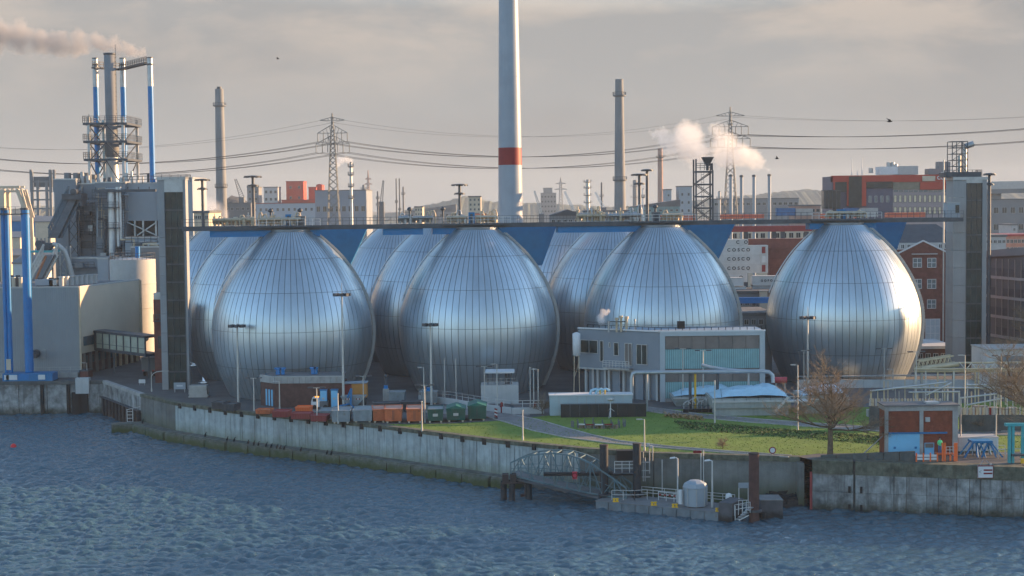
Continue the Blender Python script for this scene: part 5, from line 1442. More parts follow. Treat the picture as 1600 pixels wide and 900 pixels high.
# ---- containers
def container(p0, p1, pt, pb, Y, label, mt, text=None, group='stacked shipping containers', tm=None, dy=2.44):
    xa, xb, za, zb = X(p0, Y, pt), X(p1, Y, pt), Z((p0 + p1) / 2, pb, Y), Z((p0 + p1) / 2, pt, Y)
    t = thing('shipping_container', label, 'container', ((xa + xb) / 2, Y, za), group)
    h = (zb - za); f = .05 * h
    mb = MB(); mb.box(xa + f, xb - f, Y + .06, Y + dy - .06, za + f, zb - f * .6)
    if xb - xa > 3:
        n = int((xb - xa) / .42)
        for i in range(n): 
            x = xa + (xb - xa) * (i + .25) / n; mb.box(x, x + .2, Y + .0, Y + .06, za + 2 * f, zb - 2 * f)
    mb.build('body', mt, t)
    mb = MB()
    for x in (xa, xb - f * 1.5): mb.box(x, x + f * 1.5, Y - .02, Y + dy, za, zb)
    mb.box(xa, xb, Y - .03, Y + dy, za, za + f); mb.box(xa, xb, Y - .03, Y + dy, zb - f, zb)
    mb.build('frame', mt, t)
    if text:
        s, size, dx = text
        cu = bpy.data.curves.new('lettering', 'FONT'); cu.body = s; cu.size = size; cu.extrude = .01; cu.align_x = 'LEFT'; cu.align_y = 'CENTER'; cu.space_character = 1.75; cu.offset = .03
        o = bpy.data.objects.new('lettering', cu); COL.objects.link(o); o.parent = t
        dg = bpy.context.evaluated_depsgraph_get(); me = bpy.data.meshes.new_from_object(o.evaluated_get(dg)); bpy.data.objects.remove(o)
        me.name = 'lettering'; me.materials.clear(); me.materials.append(tm or LETM)
        o = bpy.data.objects.new('lettering', me); COL.objects.link(o); o.parent = t
        o.rotation_euler = (R(90), 0, 0); o.location = (xa + dx - t.location.x, -.06, h * .5)
    return t
LETM = mat('letter_dark', (.06, .07, .08), .7)
CW = mat('container_white', (.60, .60, .58), .6, var=.1, tone=.06); CR = mat('container_brown', (.22, .085, .07), .7, var=.2, tone=.1); CO = mat('container_orange', (.62, .17, .10), .6, var=.15, tone=.06); CB = mat('container_blue', (.06, .16, .34), .6); CG = mat('container_grey', (.36, .37, .37), .6, var=.15, tone=.08)
lv = ('top', 'second', 'third', 'fourth', 'fifth')
Y = 330
for i, (pt, pb, w1, txt) in enumerate(((374, 383.5, 1169, '   C O'), (383.5, 397.5, 1200, 'COSCO'), (397.5, 412, 1200, 'COSCO'), (412, 426.5, 1200, 'COSCO'), (426.5, 441, 1168, '    O'))):
    container(1118, w1, pt, pb, Y, 'white lettered shipping container, %s from the top of the white stack' % ('topmost' if i == 0 else lv[i]), CW, (txt, .98, 2.5), 'white lettered containers')
    if w1 == 1200:
        t = container(1189, 1200, pt + .3, pb - .3, Y - .25, 'short red-banded reefer end of the %s white container' % lv[i], CW, None, 'reefer ends of the white stack')
        mb = MB(); mb.box(X(1190.5, Y - .35), X(1196, Y - .35), Y - .34, Y - .28, Z(1193, pb - 2, Y), Z(1193, pt + 2, Y)); mb.build('door', REDD if i != 2 else CW, t)
for i, (pt, pb) in enumerate(((373, 388), (388, 403), (403, 418), (418, 431))):
    container(1169 if i == 0 else 1202, 1262, pt, pb, Y + 3, 'dark red shipping container, %s from the top beside the white stack' % ('topmost' if i == 0 else lv[i]), CR, None, 'dark red stacked containers')
container(1140, 1162, 434, 447, 322, 'small white container with a red label strip below the lettered stack', CW, None); container(1140, 1166, 448, 456, 322, 'half hidden white container at the foot of the small white one', CW, None)
container(1176, 1222, 431, 446, 322, 'white container with small dark lettering beside the lone egg', CW, ('C O N T A I', .7, 2.0)) if False else container(1176, 1222, 431, 446, 322, 'white container with small grey lettering beside the lone egg', CW, ('GOFOS', .62, 1.7)); container(1176, 1222, 446.5, 458, 322, 'pale container right under the one with small grey lettering', CG, None)
t = thing('gantry_frame', 'red-brown gantry beam over the container stacks below the bridge', 'gantry', (X(1205, 380), 380, 0))
mb = MB(); mb.box(X(1140, 380), X(1272, 380), 380, 382, Z(1200, 362, 380), Z(1200, 353, 380)); mb.build('beam', REDD, t)
mb = MB()
for px in (1163, 1207, 1221, 1258): mb.box(X(px, 380) , X(px + 6, 380), 380.3, 381.5, 0, Z(px, 362, 380))
mb.build('leg', STEELD, t)
house('cream_warehouse', 'sunlit cream warehouse seen through the red-brown gantry', 1120, 1275, 356, 460, CREAM, cat='warehouse', wins=(14, 1, 1.4, 1.6, 1.5, 4))
t = thing('pipe_beam', 'bright blue horizontal beam low between the right two front eggs', 'beam', (X(1176, 300), 300, 0))
mb = MB(); mb.box(X(1140, 300), X(1210, 300), 300, 301.5, Z(1175, 474, 300), Z(1175, 465, 300)); mb.build('beam', BLUEB, t)
mb = MB()
for px in (1146, 1176, 1202): mb.box(X(px, 300), X(px + 4, 300), 300.2, 301.2, 0, Z(px, 474, 300))
mb.build('leg', STEELD, t)
house('stack_backdrop', 'grey warehouse below the small white containers', 1130, 1215, 458, 316, GREYB, cat='warehouse', wins=(8, 3, .9, 1.6, 1, 3))
t = thing('cream_door_hut', 'small sunlit cream hut below the pale container', 'hut', (X(1193, 314), 314, 0))
mb = MB(); mb.box(X(1188, 314), X(1199, 314), 314, 315.5, 0, Z(1193, 455, 314)); mb.build('wall', CREAM, t); mb = MB(); mb.box(X(1187, 314), X(1200, 314), 313.8, 315.6, Z(1193, 455, 314), Z(1193, 454, 314)); mb.build('roof', STEEL, t)
house('pump_annex', 'low grey roof annex between the control building and the lone egg', 1138, 1206, 493, 262, GREYB, cat='annex', wins=(6, 1, .8, 1, .6, 2))
# containers seen over the bridge
for p0, p1, pt, pb, Y, mt, lab in ((1214, 1243, 325, 337, 430, CB, 'dark blue container just left of the red office building'), (1244, 1270, 326, 337, 430, CG, 'pale grey container beside the dark blue one'), (1320, 1345, 325, 332, 428, CB, 'small blue container roof in front of the red office'),
        (1345, 1372, 325, 339, 425, CG, 'light grey container in front of the red office'), (1033, 1058, 336, 343, 380, CO, 'orange container left of the scaffold tower over the bridge'), (1060, 1088, 337, 344, 378, CO, 'second orange container left of the scaffold tower, nearer to it'),
        (1127, 1160, 335, 342, 380, CO, 'orange container just right of the scaffold tower'), (1162, 1194, 335, 341, 382, CO, 'orange container below the four slim steel stacks'), (1283, 1303, 334, 341, 375, CO, 'sunlit orange container above the top of the lone egg'), (1318, 1338, 334, 341, 375, CO, 'orange container right of the blue switch cabinet on the lone egg'),
        (1386, 1446, 332, 339.5, 372, CO, 'long orange container in front of the lit office windows'), (742, 760, 334, 338, 430, CO, 'small orange container below the cream building')):
    container(p0, p1, pt, pb, Y, lab, mt, None, 'containers seen over the bridge')
# ---- red office building
Y = 480
t = thing('office_building', 'red and violet office building with lit window rows behind the right elevator tower', 'office building', (X(1410, Y), Y, 0))
VIO = mat('violet_cladding', (.10, .10, .14), .6, var=.1); MAU = mat('mauve_cladding', (.30, .26, .27), .65, var=.1); OGL = mat('office_glass', (.035, .042, .045), .2, var=.5, scale=.4, spec=.3); WARM = mat('warm_window', (.62, .55, .38), .4, var=.2)
def ob(p0, p1, pt, pb, yo, mt, name='wall', d=3):
    mb = MB(); mb.box(X(p0, Y), X(p1, Y), Y + yo, Y + d, max(0, Z((p0 + p1) / 2, pb, Y)) if pb else 0, Z((p0 + p1) / 2, pt, Y)); return mb.build(name, mt, t)
ob(1301, 1395, 275, None, 0.2, VIO, d=16); ob(1395, 1526, 273, None, 0.1, MAU, d=16)
ob(1301, 1395, 274, 284, -.3, REDB, 'red_band'); ob(1395, 1490, 273, 284, -.3, REDB, 'red_band'); ob(1437, 1500, 284.2, 296, -.3, REDB, 'red_panel')
ob(1395, 1437, 284.5, 296, -.05, mat('olive_panel', (.20, .19, .15), .7), 'panel')
for p in (1302, 1323, 1346): ob(p, p + (2.5 if p != 1346 else 7), 284.2, 322, -.25, REDB, 'red_pilaster')
ob(1326, 1346, 275.5, 324, -.4, OGL, 'glass_front'); ob(1304, 1323, 284.5, 300, -.1, OGL, 'glass_front'); ob(1354, 1394, 285, 294, -.1, OGL, 'glass_front')
ob(1283, 1309, 298.5, 326, -4, OGL, 'glass_box', d=-.5); 
mb = MB(); mb.box(X(1282.5, Y), X(1310, Y), Y - 4.3, Y - .3, Z(1296, 298.5, Y), Z(1296, 297, Y)); mb.build('box_roof', STEELD, t)
for i in range(5): 
    mb = MB(); x = X(1284 + i * 6, Y); mb.box(x, x + .25, Y - 4.15, Y - 4.02, Z(1296, 326, Y), Z(1296, 298.5, Y)); mb.build('mullion', STEELD, t)
for i in range(4): win(t, (X(1357 + i * 9.2, Y), Y + .15), (X(1361.5 + i * 9.2, Y), Y + .15), Z(1375, 316, Y), Z(1375, 306, Y), (0, -1), OFFW, GLASSB)
for i in range(13):
    px = 1396.5 + i * 7.7; win(t, (X(px, Y), Y + .05), (X(px + 4.4, Y), Y + .05), Z(px, 316, Y), Z(px, 305, Y), (0, -1), STEELD, WARM, 0); win(t, (X(px, Y), Y + .05), (X(px + 4.4, Y), Y + .05), Z(px, 334, Y), Z(px, 323.5, Y), (0, -1), STEELD, WARM, 0)
for i in range(13):
    px = 1396.5 + i * 7.7; mb = MB(); mb.box(X(px, Y), X(px + 6.5, Y), Y - .03, Y + .09, Z(px, 300, Y), Z(px, 297, Y)); mb.build('strip_window', GLASSB, t)
mb = MB(); mb.box(X(1440, Y), X(1460, Y), Y - .6, Y - .32, Z(1450, 283, Y), Z(1450, 275, Y)); mb.build('sign_board', CREAM, t)
cu = bpy.data.curves.new('lettering', 'FONT'); cu.body = 'COMPACT'; cu.size = 1.55; cu.extrude = .05; cu.align_y = 'CENTER'; cu.offset = .04
o = bpy.data.objects.new('lettering', cu); COL.objects.link(o); me = bpy.data.meshes.new_from_object(o.evaluated_get(bpy.context.evaluated_depsgraph_get())); bpy.data.objects.remove(o)
me.materials.clear(); me.materials.append(WHITE); o = bpy.data.objects.new('lettering', me); COL.objects.link(o); o.parent = t; o.rotation_euler = (R(90), 0, 0); o.location = Vector((X(1463, Y), Y - .36, Z(1470, 278, Y))) - t.location
ob(1377, 1405, 260, 272.5, 2, WHITE, 'penthouse', d=8); ob(1405, 1437, 259, 272.5, 2.2, OFFW, 'penthouse', d=8); ob(1455, 1475, 263, 272, 3, GREYB, 'penthouse', d=8); ob(1472, 1490, 252, 272, 4, GREYB, 'penthouse', d=8)
mb = MB()
for px, p0 in ((1393, 253), (1399, 253), (1404, 256), (1365, 270)): mb.cyl((X(px, Y), Y + 4, Z(px, 262, Y)), (X(px, Y), Y + 4, Z(px, p0, Y)), .7, n=10)
mb.build('roof_fan', STEEL, t)
for px, p0 in ((1334, 246), (1350, 246), (1343, 267)):
    mb = MB(); mb.cyl((X(px, Y), Y + 3, Z(px, 275, Y)), (X(px, Y), Y + 3, Z(px, p0, Y)), .14, .07, n=6); mb.build('antenna', WHITE, t)
# cream street mast in front of the office
t = thing('slim_mast', 'slim pale mast with a cross arm in front of the red office lettering', 'mast', (X(1474, 300), 300, 0))
mb = MB(); mb.cyl((X(1474, 300), 300, 0), (X(1474, 300), 300, Z(1474, 250, 300)), .22, .14, n=8); mb.build('pole', POLEC, t); mb = MB(); mb.bar((X(1470, 300), 300, Z(1474, 270, 300)), (X(1479, 300), 300, Z(1474, 270, 300)), .3); mb.build('cross_arm', POLEC, t)
# ---- elevated road at the right
Y = 700
t = thing('elevated_road', 'pale grey elevated motorway bridge crossing the right edge', 'bridge', (X(1600, Y), Y, 0))
mb = MB(); a0, a1 = X(1537, Y), X(1720, Y)
mb.hexa([(a0, Y, Z(1537, 303, Y)), (a1, Y, Z(1720, 299, Y)), (a1, Y + 12, Z(1720, 299, Y)), (a0, Y + 12, Z(1537, 303, Y))], [(a0, Y, Z(1537, 296, Y)), (a1, Y, Z(1720, 292, Y)), (a1, Y + 12, Z(1720, 292, Y)), (a0, Y + 12, Z(1537, 296, Y))]); mb.build('girder', GREYB, t)
mb = MB(); mb.hexa([(a0, Y - .2, Z(1537, 296, Y)), (a1, Y - .2, Z(1720, 292, Y)), (a1, Y + .2, Z(1720, 292, Y)), (a0, Y + .2, Z(1537, 296, Y))], [(a0, Y - .2, Z(1537, 284, Y)), (a1, Y - .2, Z(1720, 280, Y)), (a1, Y + .2, Z(1720, 280, Y)), (a0, Y + .2, Z(1537, 284, Y))]); mb.build('noise_barrier', OFFW, t)
for px in (1552, 1640):
    mb = MB(); mb.box(X(px, Y), X(px + 14, Y), Y + 2, Y + 10, 0, Z(px, 302, Y)); mb.build('pier', GREYB, t)
house('grey_depot', 'large plain grey depot below the elevated motorway', 1550, 1680, 312, 640, GREYB, cat='depot', wins=(10, 2, 2, 2.5, 3, 7)); house('stone_turret', 'tiny pale turret-like block before the grey depot', 1580, 1590, 352, 560, OFFW, wins=(1, 1, .8, 1, 1, 2))
house('white_shed', 'white corrugated shed right of the right elevator tower', 1538, 1572, 370, 380, OFFW, cat='shed', wins=(5, 1, .8, .8, .8, 2)); house('red_roof_house', 'red and cream striped house at the right edge', 1572, 1625, 369, 400, mat('red_cream', (.42, .22, .17), .8), cat='house', roofm=REDD, wins=(9, 2, .8, 1, .8, 2))
# ---- brick warehouse behind the lone egg
Y = 300
t = thing('brick_warehouse', 'red brick warehouse with slate hipped roof and white gable trim behind the lone egg', 'warehouse', (X(1450, Y), Y, 0))
xa, xb = X(1385, Y), X(1512, Y); ze = Z(1450, 388, Y); zr = Z(1450, 351, Y)
mb = MB(); mb.box(xa, xb, Y, Y + 18, 0, ze - .2); mb.build('wall', BRICK, t)
mb = MB(); mb.hexa([(xa, Y + .3, ze + 1.1), (xb, Y + .3, ze + 1.1), (xb, Y + 18, ze + 1.1), (xa, Y + 18, ze + 1.1)], [(xa + 5, Y + 7, zr), (X(1462, Y + 7), Y + 7, zr), (X(1462, Y + 7), Y + 11, zr), (xa + 5, Y + 11, zr)]); mb.build('roof', SLATE, t)
mb = MB(); mb.box(xa - .1, xb + .1, Y + .05, Y + .5, ze - .2, ze + 1.1); mb.build('eaves_band', OFFW, t)
for i in range(13):
    x = xa + (xb - xa) * (i + .3) / 13; 
    if abs(x + .4 - X(1442, Y)) > 2.6: win(t, (x, Y + .04), (x + .75, Y + .04), ze - .05, ze + .85, (0, -1), WHITE, GLASSD)
gx = X(1442, Y); mb = MB(); mb.prism([(gx - 4.4, Y - .12, ze - .9), (gx + 4.4, Y - .12, ze - .9), (gx, Y - .12, ze + 1.35)], (0, .3, 0)); mb.box(gx - 4.4, gx + 4.4, Y - .12, Y - .01, 0, ze - .9); mb.build('gable', BRICK, t)
mb = MB()
for s in (-1, 1): mb.bar((gx + s * 5.2, Y - .2, ze - 1.05), (gx, Y - .2, ze + 1.5), .28)
mb.build('gable_trim', WHITE, t)
for py0, py1 in ((403, 418), (436, 451), (468, 482)):
    for px in (1433, 1455.5): win(t, (X(px - 7, Y), Y - .13), (X(px + 7, Y), Y - .13), Z(px, py1, Y), Z(px, py0, Y), (0, -1), WHITE, GLASSB, 1, 1, .09)
    win(t, (X(1404, Y), Y - .01), (X(1411, Y), Y - .01), Z(1407, py1, Y), Z(1407, py0, Y), (0, -1), WHITE, GLASSB, 1, 1, .09)
    win(t, (X(1485, Y), Y - .01), (X(1491, Y), Y - .01), Z(1488, py1, Y), Z(1488, py0, Y), (0, -1), WHITE, GLASSB, 1, 1, .09)
win(t, (X(1446, Y), Y - .13), (X(1469, Y), Y - .13), Z(1455, 532, Y), Z(1455, 498, Y), (0, -1), WHITE, mat('pale_blind', (.42, .48, .52), .4, var=.15), 2, 2, .12, 'gate')
win(t, (X(1435, Y), Y - .13), (X(1444, Y), Y - .13), Z(1440, 532, Y), Z(1440, 500, Y), (0, -1), OFFW, GLASSB, 0, 1, .12)
mb = MB(); mb.box(X(1424, Y), X(1464, Y), Y - .5, Y - .13, Z(1444, 397.5, Y), Z(1444, 396, Y)); mb.build('lintel', OFFW, t)
house('brown_shed', 'low brown shed with grey roof at the foot of the brick warehouse', 1420, 1492, 545, 272, BRICKD, cat='shed', roofm=CONCP, wins=(6, 1, .9, .9, .8, 2))
# ---- grey office block at the right edge
Y = 318
t = thing('grey_office', 'dark grey office block with pale ribbon bands and slanting roof at the right edge', 'office building', (X(1590, Y), Y, 0))
a, b = Vector((X(1539, Y, 390), Y, 0)), Vector((X(1660, Y - 28), Y - 28, 0)); u = (b - a).normalized(); n = Vector((u.y, -u.x, 0))
def og(mb, f0, f1, o0, o1, z0, z1, z0b=None, z1b=None):
    p, q = a.lerp(b, f0), a.lerp(b, f1); c = [p + n * o1, q + n * o1, q + n * o0, p + n * o0]
    z0b = z0 if z0b is None else z0b; z1b = z1 if z1b is None else z1b
    mb.hexa([Vector((k.x, k.y, zz)) for k, zz in zip(c, (z0, z0b, z0b, z0))], [Vector((k.x, k.y, zz)) for k, zz in zip(c, (z1, z1b, z1b, z1))])
OFP = mat('office_pane', (.085, .10, .12), .5, var=.4, scale=.4, spec=.2); ztop = Z(1540, 402, Y)
mb = MB(); og(mb, 0, 1, -10, 0, 0, ztop, None, ztop + 1.6); mb.build('wall', GREYD, t)
mb = MB(); og(mb, -.02, 1, -10, .6, ztop, ztop + 1.3, ztop + 1.6, ztop + 3.4); mb.build('roof', GREYB, t)
for k in range(4):
    z = Z(1540, 433 + k * 30, Y)
    mb = MB(); og(mb, 0, 1, .02, .22, z - .1, z + .45); mb.build('ribbon_band', OFFW, t)
    for i in range(12):
        g = MB(); og(g, i / 12 + .004, (i + 1) / 12 - .004, .02, .10, z + .6, z + 2.1); g.build('pane', OFP if (i * 7 + k) % 5 else GREYD, t)
mb = MB()
for i in range(13): og(mb, i / 12 - .003, i / 12 + .003, .1, .18, 2, ztop - .1)
mb.build('mullion', STEEL, t)
# hall added just outside the picture on the right, to shade the middle of the lawn
t = thing('shading_hall', 'long grey hall added beyond the right edge of the picture to shade the lawn', 'hall', (118, 250, 0))
mb = MB(); mb.box(100, 136, 240, 262, 0, 19.5); mb.build('wall', GREYB, t)
mb = MB(); mb.prism([(99.5, 239.5, 19.5), (136.5, 239.5, 19.5), (118, 239.5, 22)], (0, 23, 0)); mb.build('roof', ROOFG, t)
for i in range(6): win(t, (102 + i * 5.6, 239.98), (105.6 + i * 5.6, 239.98), 11, 14, (0, -1), STEEL, GLASSD, 2, 1)

# ================================================================ CONTROL BUILDING
Yf = 230.0
cx0, cx1 = X(1031, Yf, 518), X(1195, Yf, 518); lx, ly = X(903, 238.3, 512), 238.3
zr = Z(1031, 518, Yf); z1u = Z(1031, 581, Yf)
t = thing('control_building', 'grey control building with turquoise profiled front and slanting window wing', 'control building', ((lx + cx1) / 2, Yf, 0))
CBW = mat('control_wall', (.20, .235, .275), .6, var=.10, scale=.3, streak=.05); CBF = mat('control_frame', (.37, .42, .45), .6, var=.06)
A, B, C, D = Vector((lx, ly, 0)), Vector((cx0, Yf, 0)), Vector((cx1, Yf, 0)), Vector((cx1, ly + .8, 0))
mb = MB(); ft = [A, B, C, D, Vector((lx + 1, ly + .8, 0))]
fu = (B - A).normalized(); fn = Vector((fu.y, -fu.x, 0))
def q4(mb, a, b, n, o0, o1, z0, z1):
    c = [a + n * o1, b + n * o1, b + n * o0, a + n * o0]; mb.hexa([Vector((k.x, k.y, z0)) for k in c], [Vector((k.x, k.y, z1)) for k in c])
q4(mb, A, B, fn, -.3, 0, z1u, zr); mb.build('wing_wall', CBW, t)
mb = MB(); mb.prism([Vector((p.x, p.y, zr - .25)) for p in ft], (0, 0, .2)); mb.build('roof', mat('pale_roof', (.27, .33, .39), .5, .2, var=.1), t)
mb = MB(); q4(mb, A, B, fn, -.05, .15, zr - .1, zr + .12); mb.box(cx0, cx1 + .1, Yf - .15, Yf + .15, zr - .1, zr + .12); mb.build('roof_edge', WHITE, t)
mb = MB(); q4(mb, A + fu * 1.2, B, fn, -1.8, -1.2, 0, z1u); mb.build('ground_wall', CBW, t)
mb = MB(); q4(mb, A, B, fn, -2, 0, z1u - .25, z1u - .02); mb.build('floor_slab', CONCP, t)
for f in (.05, .14, .2, .29, .34, .4, .52, .62, .68, .82, .92):
    p = MB(); q = A.lerp(B, f); q4(p, q, q + fu * (.35 if f not in (.4, .68) else 1.3), fn, -1.1, -.7, 0, z1u - .26); p.build('pillar', CONCP if f not in (.4, .68) else CBW, t)
for (p0, p1, pt, pb, m_, nv) in ((907, 935, 531, 552, GLASSG, 1), (938, 944, 532, 565, GLASSG, 0), (952, 955, 535, 543, GLASSD, 0), (960, 968, 535, 556, GLASSG, 0), (977, 989, 536, 571, BROWNP, 1), (995, 1012, 538, 570, GLASSG, 1)):
    f0, f1 = (p0 - 903) / 128.0, (p1 - 903) / 128.0; a, b = A.lerp(B, f0), A.lerp(B, f1); Yq = (a.y + b.y) / 2
    win(t, a + fn * .01, b + fn * .01, Z((p0 + p1) / 2, pb, Yq), Z((p0 + p1) / 2, pt, Yq), fn, STEEL, m_, nv, 0, .1, 'window' if m_ is not BROWNP else 'door')
a, b = A.lerp(B, .36), A.lerp(B, .68)
mb = MB(); q4(mb, a, b, fn, .02, 1.3, z1u + .12, z1u + .3); mb.build('balcony', STEEL, t)
mb = MB(); rail(mb, [a + fn * 1.25 + Vector((0, 0, z1u + .3)), b + fn * 1.25 + Vector((0, 0, z1u + .3))], 1.1, .6, .03, 3); mb.build('balcony_railing', RAILW, t)
# front with frame, brown fascia panels and turquoise profiled bands
mb = MB(); mb.box(cx0, cx0 + .75, Yf - .2, Yf + .3, 0, zr - .12); mb.box(cx1 - .8, cx1, Yf - .2, Yf + 9, 0, zr - .12); mb.box(cx0 + .75, cx1 - .8, Yf - .2, Yf + .3, zr - .7, zr - .12); mb.build('front_frame', CBF, t)
xa, xb = cx0 + .78, cx1 - .83
for (pt, pb, m_, n_, name) in ((525, 545, BROWNP, 7, 'fascia_panel'), (576, 596, BROWNP, 7, 'fascia_panel')):
    for i in range(n_):
        w = (xb - xa) / n_; p = MB(); p.box(xa + i * w + .03, xa + (i + 1) * w - .03, Yf - .02, Yf + .1, Z(1110, pb, Yf), Z(1110, pt, Yf) - .03); p.build(name, m_, t)
for (pt, pb) in ((545, 576), (596, 622)):
    n_ = 44; w = (xb - xa) / n_
    mb = MB(); mb.box(xa, xb, Yf + .05, Yf + .12, Z(1110, pb, Yf), Z(1110, pt, Yf)); mb.build('backing_sheet', mat('turquoise_groove', (.10, .22, .24), .6), t)
    for i in range(n_):
        p = MB(); p.box(xa + i * w + .045, xa + (i + 1) * w - .045, Yf - .05, Yf + .05, Z(1110, pb, Yf) + .05, Z(1110, pt, Yf) - .08); p.build('profile_rib', TURQ, t)
mb = MB(); mb.box(xa, xb, Yf + .12, Yf + .25, 0, zr - .7); mb.build('back_wall', GREYD, t)
mb = MB(); mb.box(xa, xb, Yf - .1, Yf + .1, 0, Z(1110, 622, Yf)); mb.build('plinth', CONC, t)
mb = MB(); q = P(1064, 511, 236); mb.cbox((q.x, 236, zr - .05), 1.1, 1, 1.1); mb.build('roof_hatch', BLACK, t)
mb = MB(); a = A + fu * 0 - fn * .5; rail(mb, [A.lerp(B, .1) - fn * .4 + Vector((0, 0, zr)), B - fn * .4 + Vector((0, 0, zr)), Vector((cx1 - .4, Yf + .6, zr))], .55, 1.1, .04, 1); mb.build('roof_rail', BLACK, t)
for px, pt, w in ((951, 505, .3), (963.5, 500, .35), (970.5, 497, .35), (979, 498, .4), (992, 502, .2)):
    q = P(px, 513, 233.5); z = P(px, pt, 233.5).z; p = MB(); p.cyl((q.x, 233.5, zr - .3), (q.x, 233.5, z), w * .5, n=8); p.cyl((q.x, 233.5, z), (q.x, 233.5, z + .35), w * .8, n=8); p.build('vent_stack', BEIGEP if px in (963.5, 970.5, 979) else STEEL, t)
mb = MB(); mb.box(P(953, 503, 233.5).x, P(977, 503, 233.5).x, 233, 234, Z(965, 503, 233.5), Z(965, 502, 233.5)); mb.build('vent_platform', STEELD, t)
tk = thing('standing_tank', 'slim white upright tank on a trestle at the left end of the control building', 'tank', (X(899.5, 236), 236, 0))
mb = MB(); q = X(899.5, 236); mb.lathe((q, 236, 0), [(.1, Z(900, 557, 236)), (.6, Z(900, 555, 236)), (.6, Z(900, 521, 236)), (.1, Z(900, 519, 236))], 16); mb.build('vessel', WHITE, tk)
mb = MB()
for s in (-.5, .5):
    for r_ in (-.4, .4): mb.bar((q + s * .9, 236 + r_, 0), (q + s * .7, 236 + r_, Z(900, 555, 236)), .1)
mb.bar((q - .45, 235.6, 3), (q + .4, 235.6, 5.5), .08); mb.build('trestle', BEIGEP, tk)
# low container building and bund wall
Y = 216; t = thing('container_building', 'long low light blue container building below the control building', 'container building', (X(922, Y), Y, 0))
xa, xb, zt = X(859, Y, 630), X(988, Y, 630), Z(925, 618, Y)
mb = MB(); mb.box(xa, xb, Y, Y + 2.6, 0, zt); mb.build('wall', mat('pale_blue_wall', (.34, .43, .47), .6, var=.10, streak=.05), t)
mb = MB(); mb.box(xa - .12, xb + .12, Y - .12, Y + 2.7, zt, zt + .14); mb.build('roof', WHITE, t)
mb = MB(); mb.box(X(857, Y), xa, Y + .2, Y + .9, .6, 1.6); mb.build('air_unit', BLACK, t)
for i in range(1, 9):
    mb = MB(); x = xa + (xb - xa) * i / 9; mb.box(x - .03, x + .03, Y - .04, Y, .05, zt - .05); mb.build('joint', STEEL, t)
Y = 214; t = thing('bund_wall', 'black flat bund wall in front of the light blue container building', 'wall', (X(943, Y), Y, 0))
n_ = 9; xa, xb = X(876, Y, 645), X(1010, Y, 645)
for i in range(n_):
    p = MB(); w = (xb - xa) / n_; p.box(xa + i * w + .02, xa + (i + 1) * w - .02, Y, Y + .4, 0, Z(940, 632, Y)); p.build('panel', BUND, t)
mb = MB(); mb.box(xa, xb, Y - .05, Y + .45, Z(940, 632, Y), Z(940, 631, Y)); mb.build('capping', STEELD, t)
# tripod with weather bells on the lawn
q = g2(954, 652); t = thing('tripod_stand', 'thin white tripod stand on the lawn before the black bund wall', 'tripod', q)
h = P(954, 624, q.y).z
mb = MB(); mb.cyl(q, q + Vector((0, 0, h)), .07, n=6)
for a in (.3, 2.4, 4.5): mb.bar(q + Vector((1.6 * math.cos(a), 1.6 * math.sin(a), 0)), q + Vector((0, 0, h * .5)), .06)
mb.build('mast', WHITE, t)
mb = MB(); mb.lathe(q + Vector((0, 0, h - .2)), [(.05, .4), (.45, .3), (.4, 0), (.3, .25)], 10); mb.build('dish', OFFW, t)
q = P(940, 622, 216); t = thing('loading_arm', 'small blue and white pipe elbows on the roof of the light blue building', 'pipe', (q.x, 216.6, Z(925, 618, 216) + .14))
mb = MB(); z0 = Z(925, 618, 216) + .14
for o in (-.8, 0, .7): mb.tube([(q.x + o - .8, 216.6, z0), (q.x + o - .6, 216.6, z0 + .5), (q.x + o, 216.6, z0 + .7), (q.x + o + .5, 216.6, z0 + .4)], .2, 8)
mb.build('elbow', TARP, t); mb = MB(); mb.cyl((q.x - .2, 216.2, z0), (q.x - .2, 216.2, z0 + .6), .1, n=6); mb.cyl((q.x + .5, 216.2, z0), (q.x + .5, 216.2, z0 + .6), .1, n=6); mb.build('valve', YELLOW, t)
# flower-bed / pit with tape in the lawn
q = g2(935, 667); t = thing('fenced_pit', 'shallow pit ringed by low posts and red-white tape in the lawn', 'pit', q)
ring = [q + Vector((3.6 * math.cos(a) , 1.7 * math.sin(a), .01)) for a in [i * math.pi / 9 for i in range(18)]]
for p_ in ring: 
    mb = MB(); mb.cyl(p_, p_ + Vector((0, 0, rnd.uniform(.7, 1.0))), .09, n=6); mb.build('post', GREYD, t)
for i in (11, 12, 13, 14):
    mb = MB(); a, b = ring[i], ring[(i + 1) % 18]; z = Vector((0, 0, .55)); mb.bar(a + z, b + z, .04, .16); mb.build('tape', (WHITE if i % 2 else RED), t)
lumps('weed', (905, 668), (966, 668), 300, 1.2, .5, TWIG, HEDGE, .5)
# ---- pipe bridge running in front of the turquoise front
Y = 219; t = thing('pipe_bridge', 'silver overhead pipe on thin supports in front of the turquoise front', 'pipe bridge', (X(1090, Y), Y, 0))
PIP = mat('silver_pipe', (.38, .42, .45), .4, .5, var=.15)
mb = MB(); mb.tube([P(987, 622, Y), P(987, 590, Y), P(989, 584, Y), P(994, 582, Y), P(1100, 581, Y), P(1190, 580, Y), P(1201, 581, Y), P(1207, 586, Y), P(1208, 598, Y)], .28, 10); mb.build('pipe', PIP, t)
mb = MB(); Y2 = 220.5; mb.tube([P(1096, 570, Y2), P(1110, 574, Y2), P(1140, 578, Y2), P(1183, 581, Y2)], .24, 8); mb.build('pipe', PIP, t)
for px, m_ in ((1010, STEEL), (1078, STEELD), (1086, YELLOW), (1121, STEELD), (1170, STEEL)):
    mb = MB(); mb.cyl((X(px, Y), Y + .4, 0), (X(px, Y), Y + .4, Z(px, 583, Y)), .16 if m_ is not STEELD else .22, n=8); mb.build('support', m_, t)
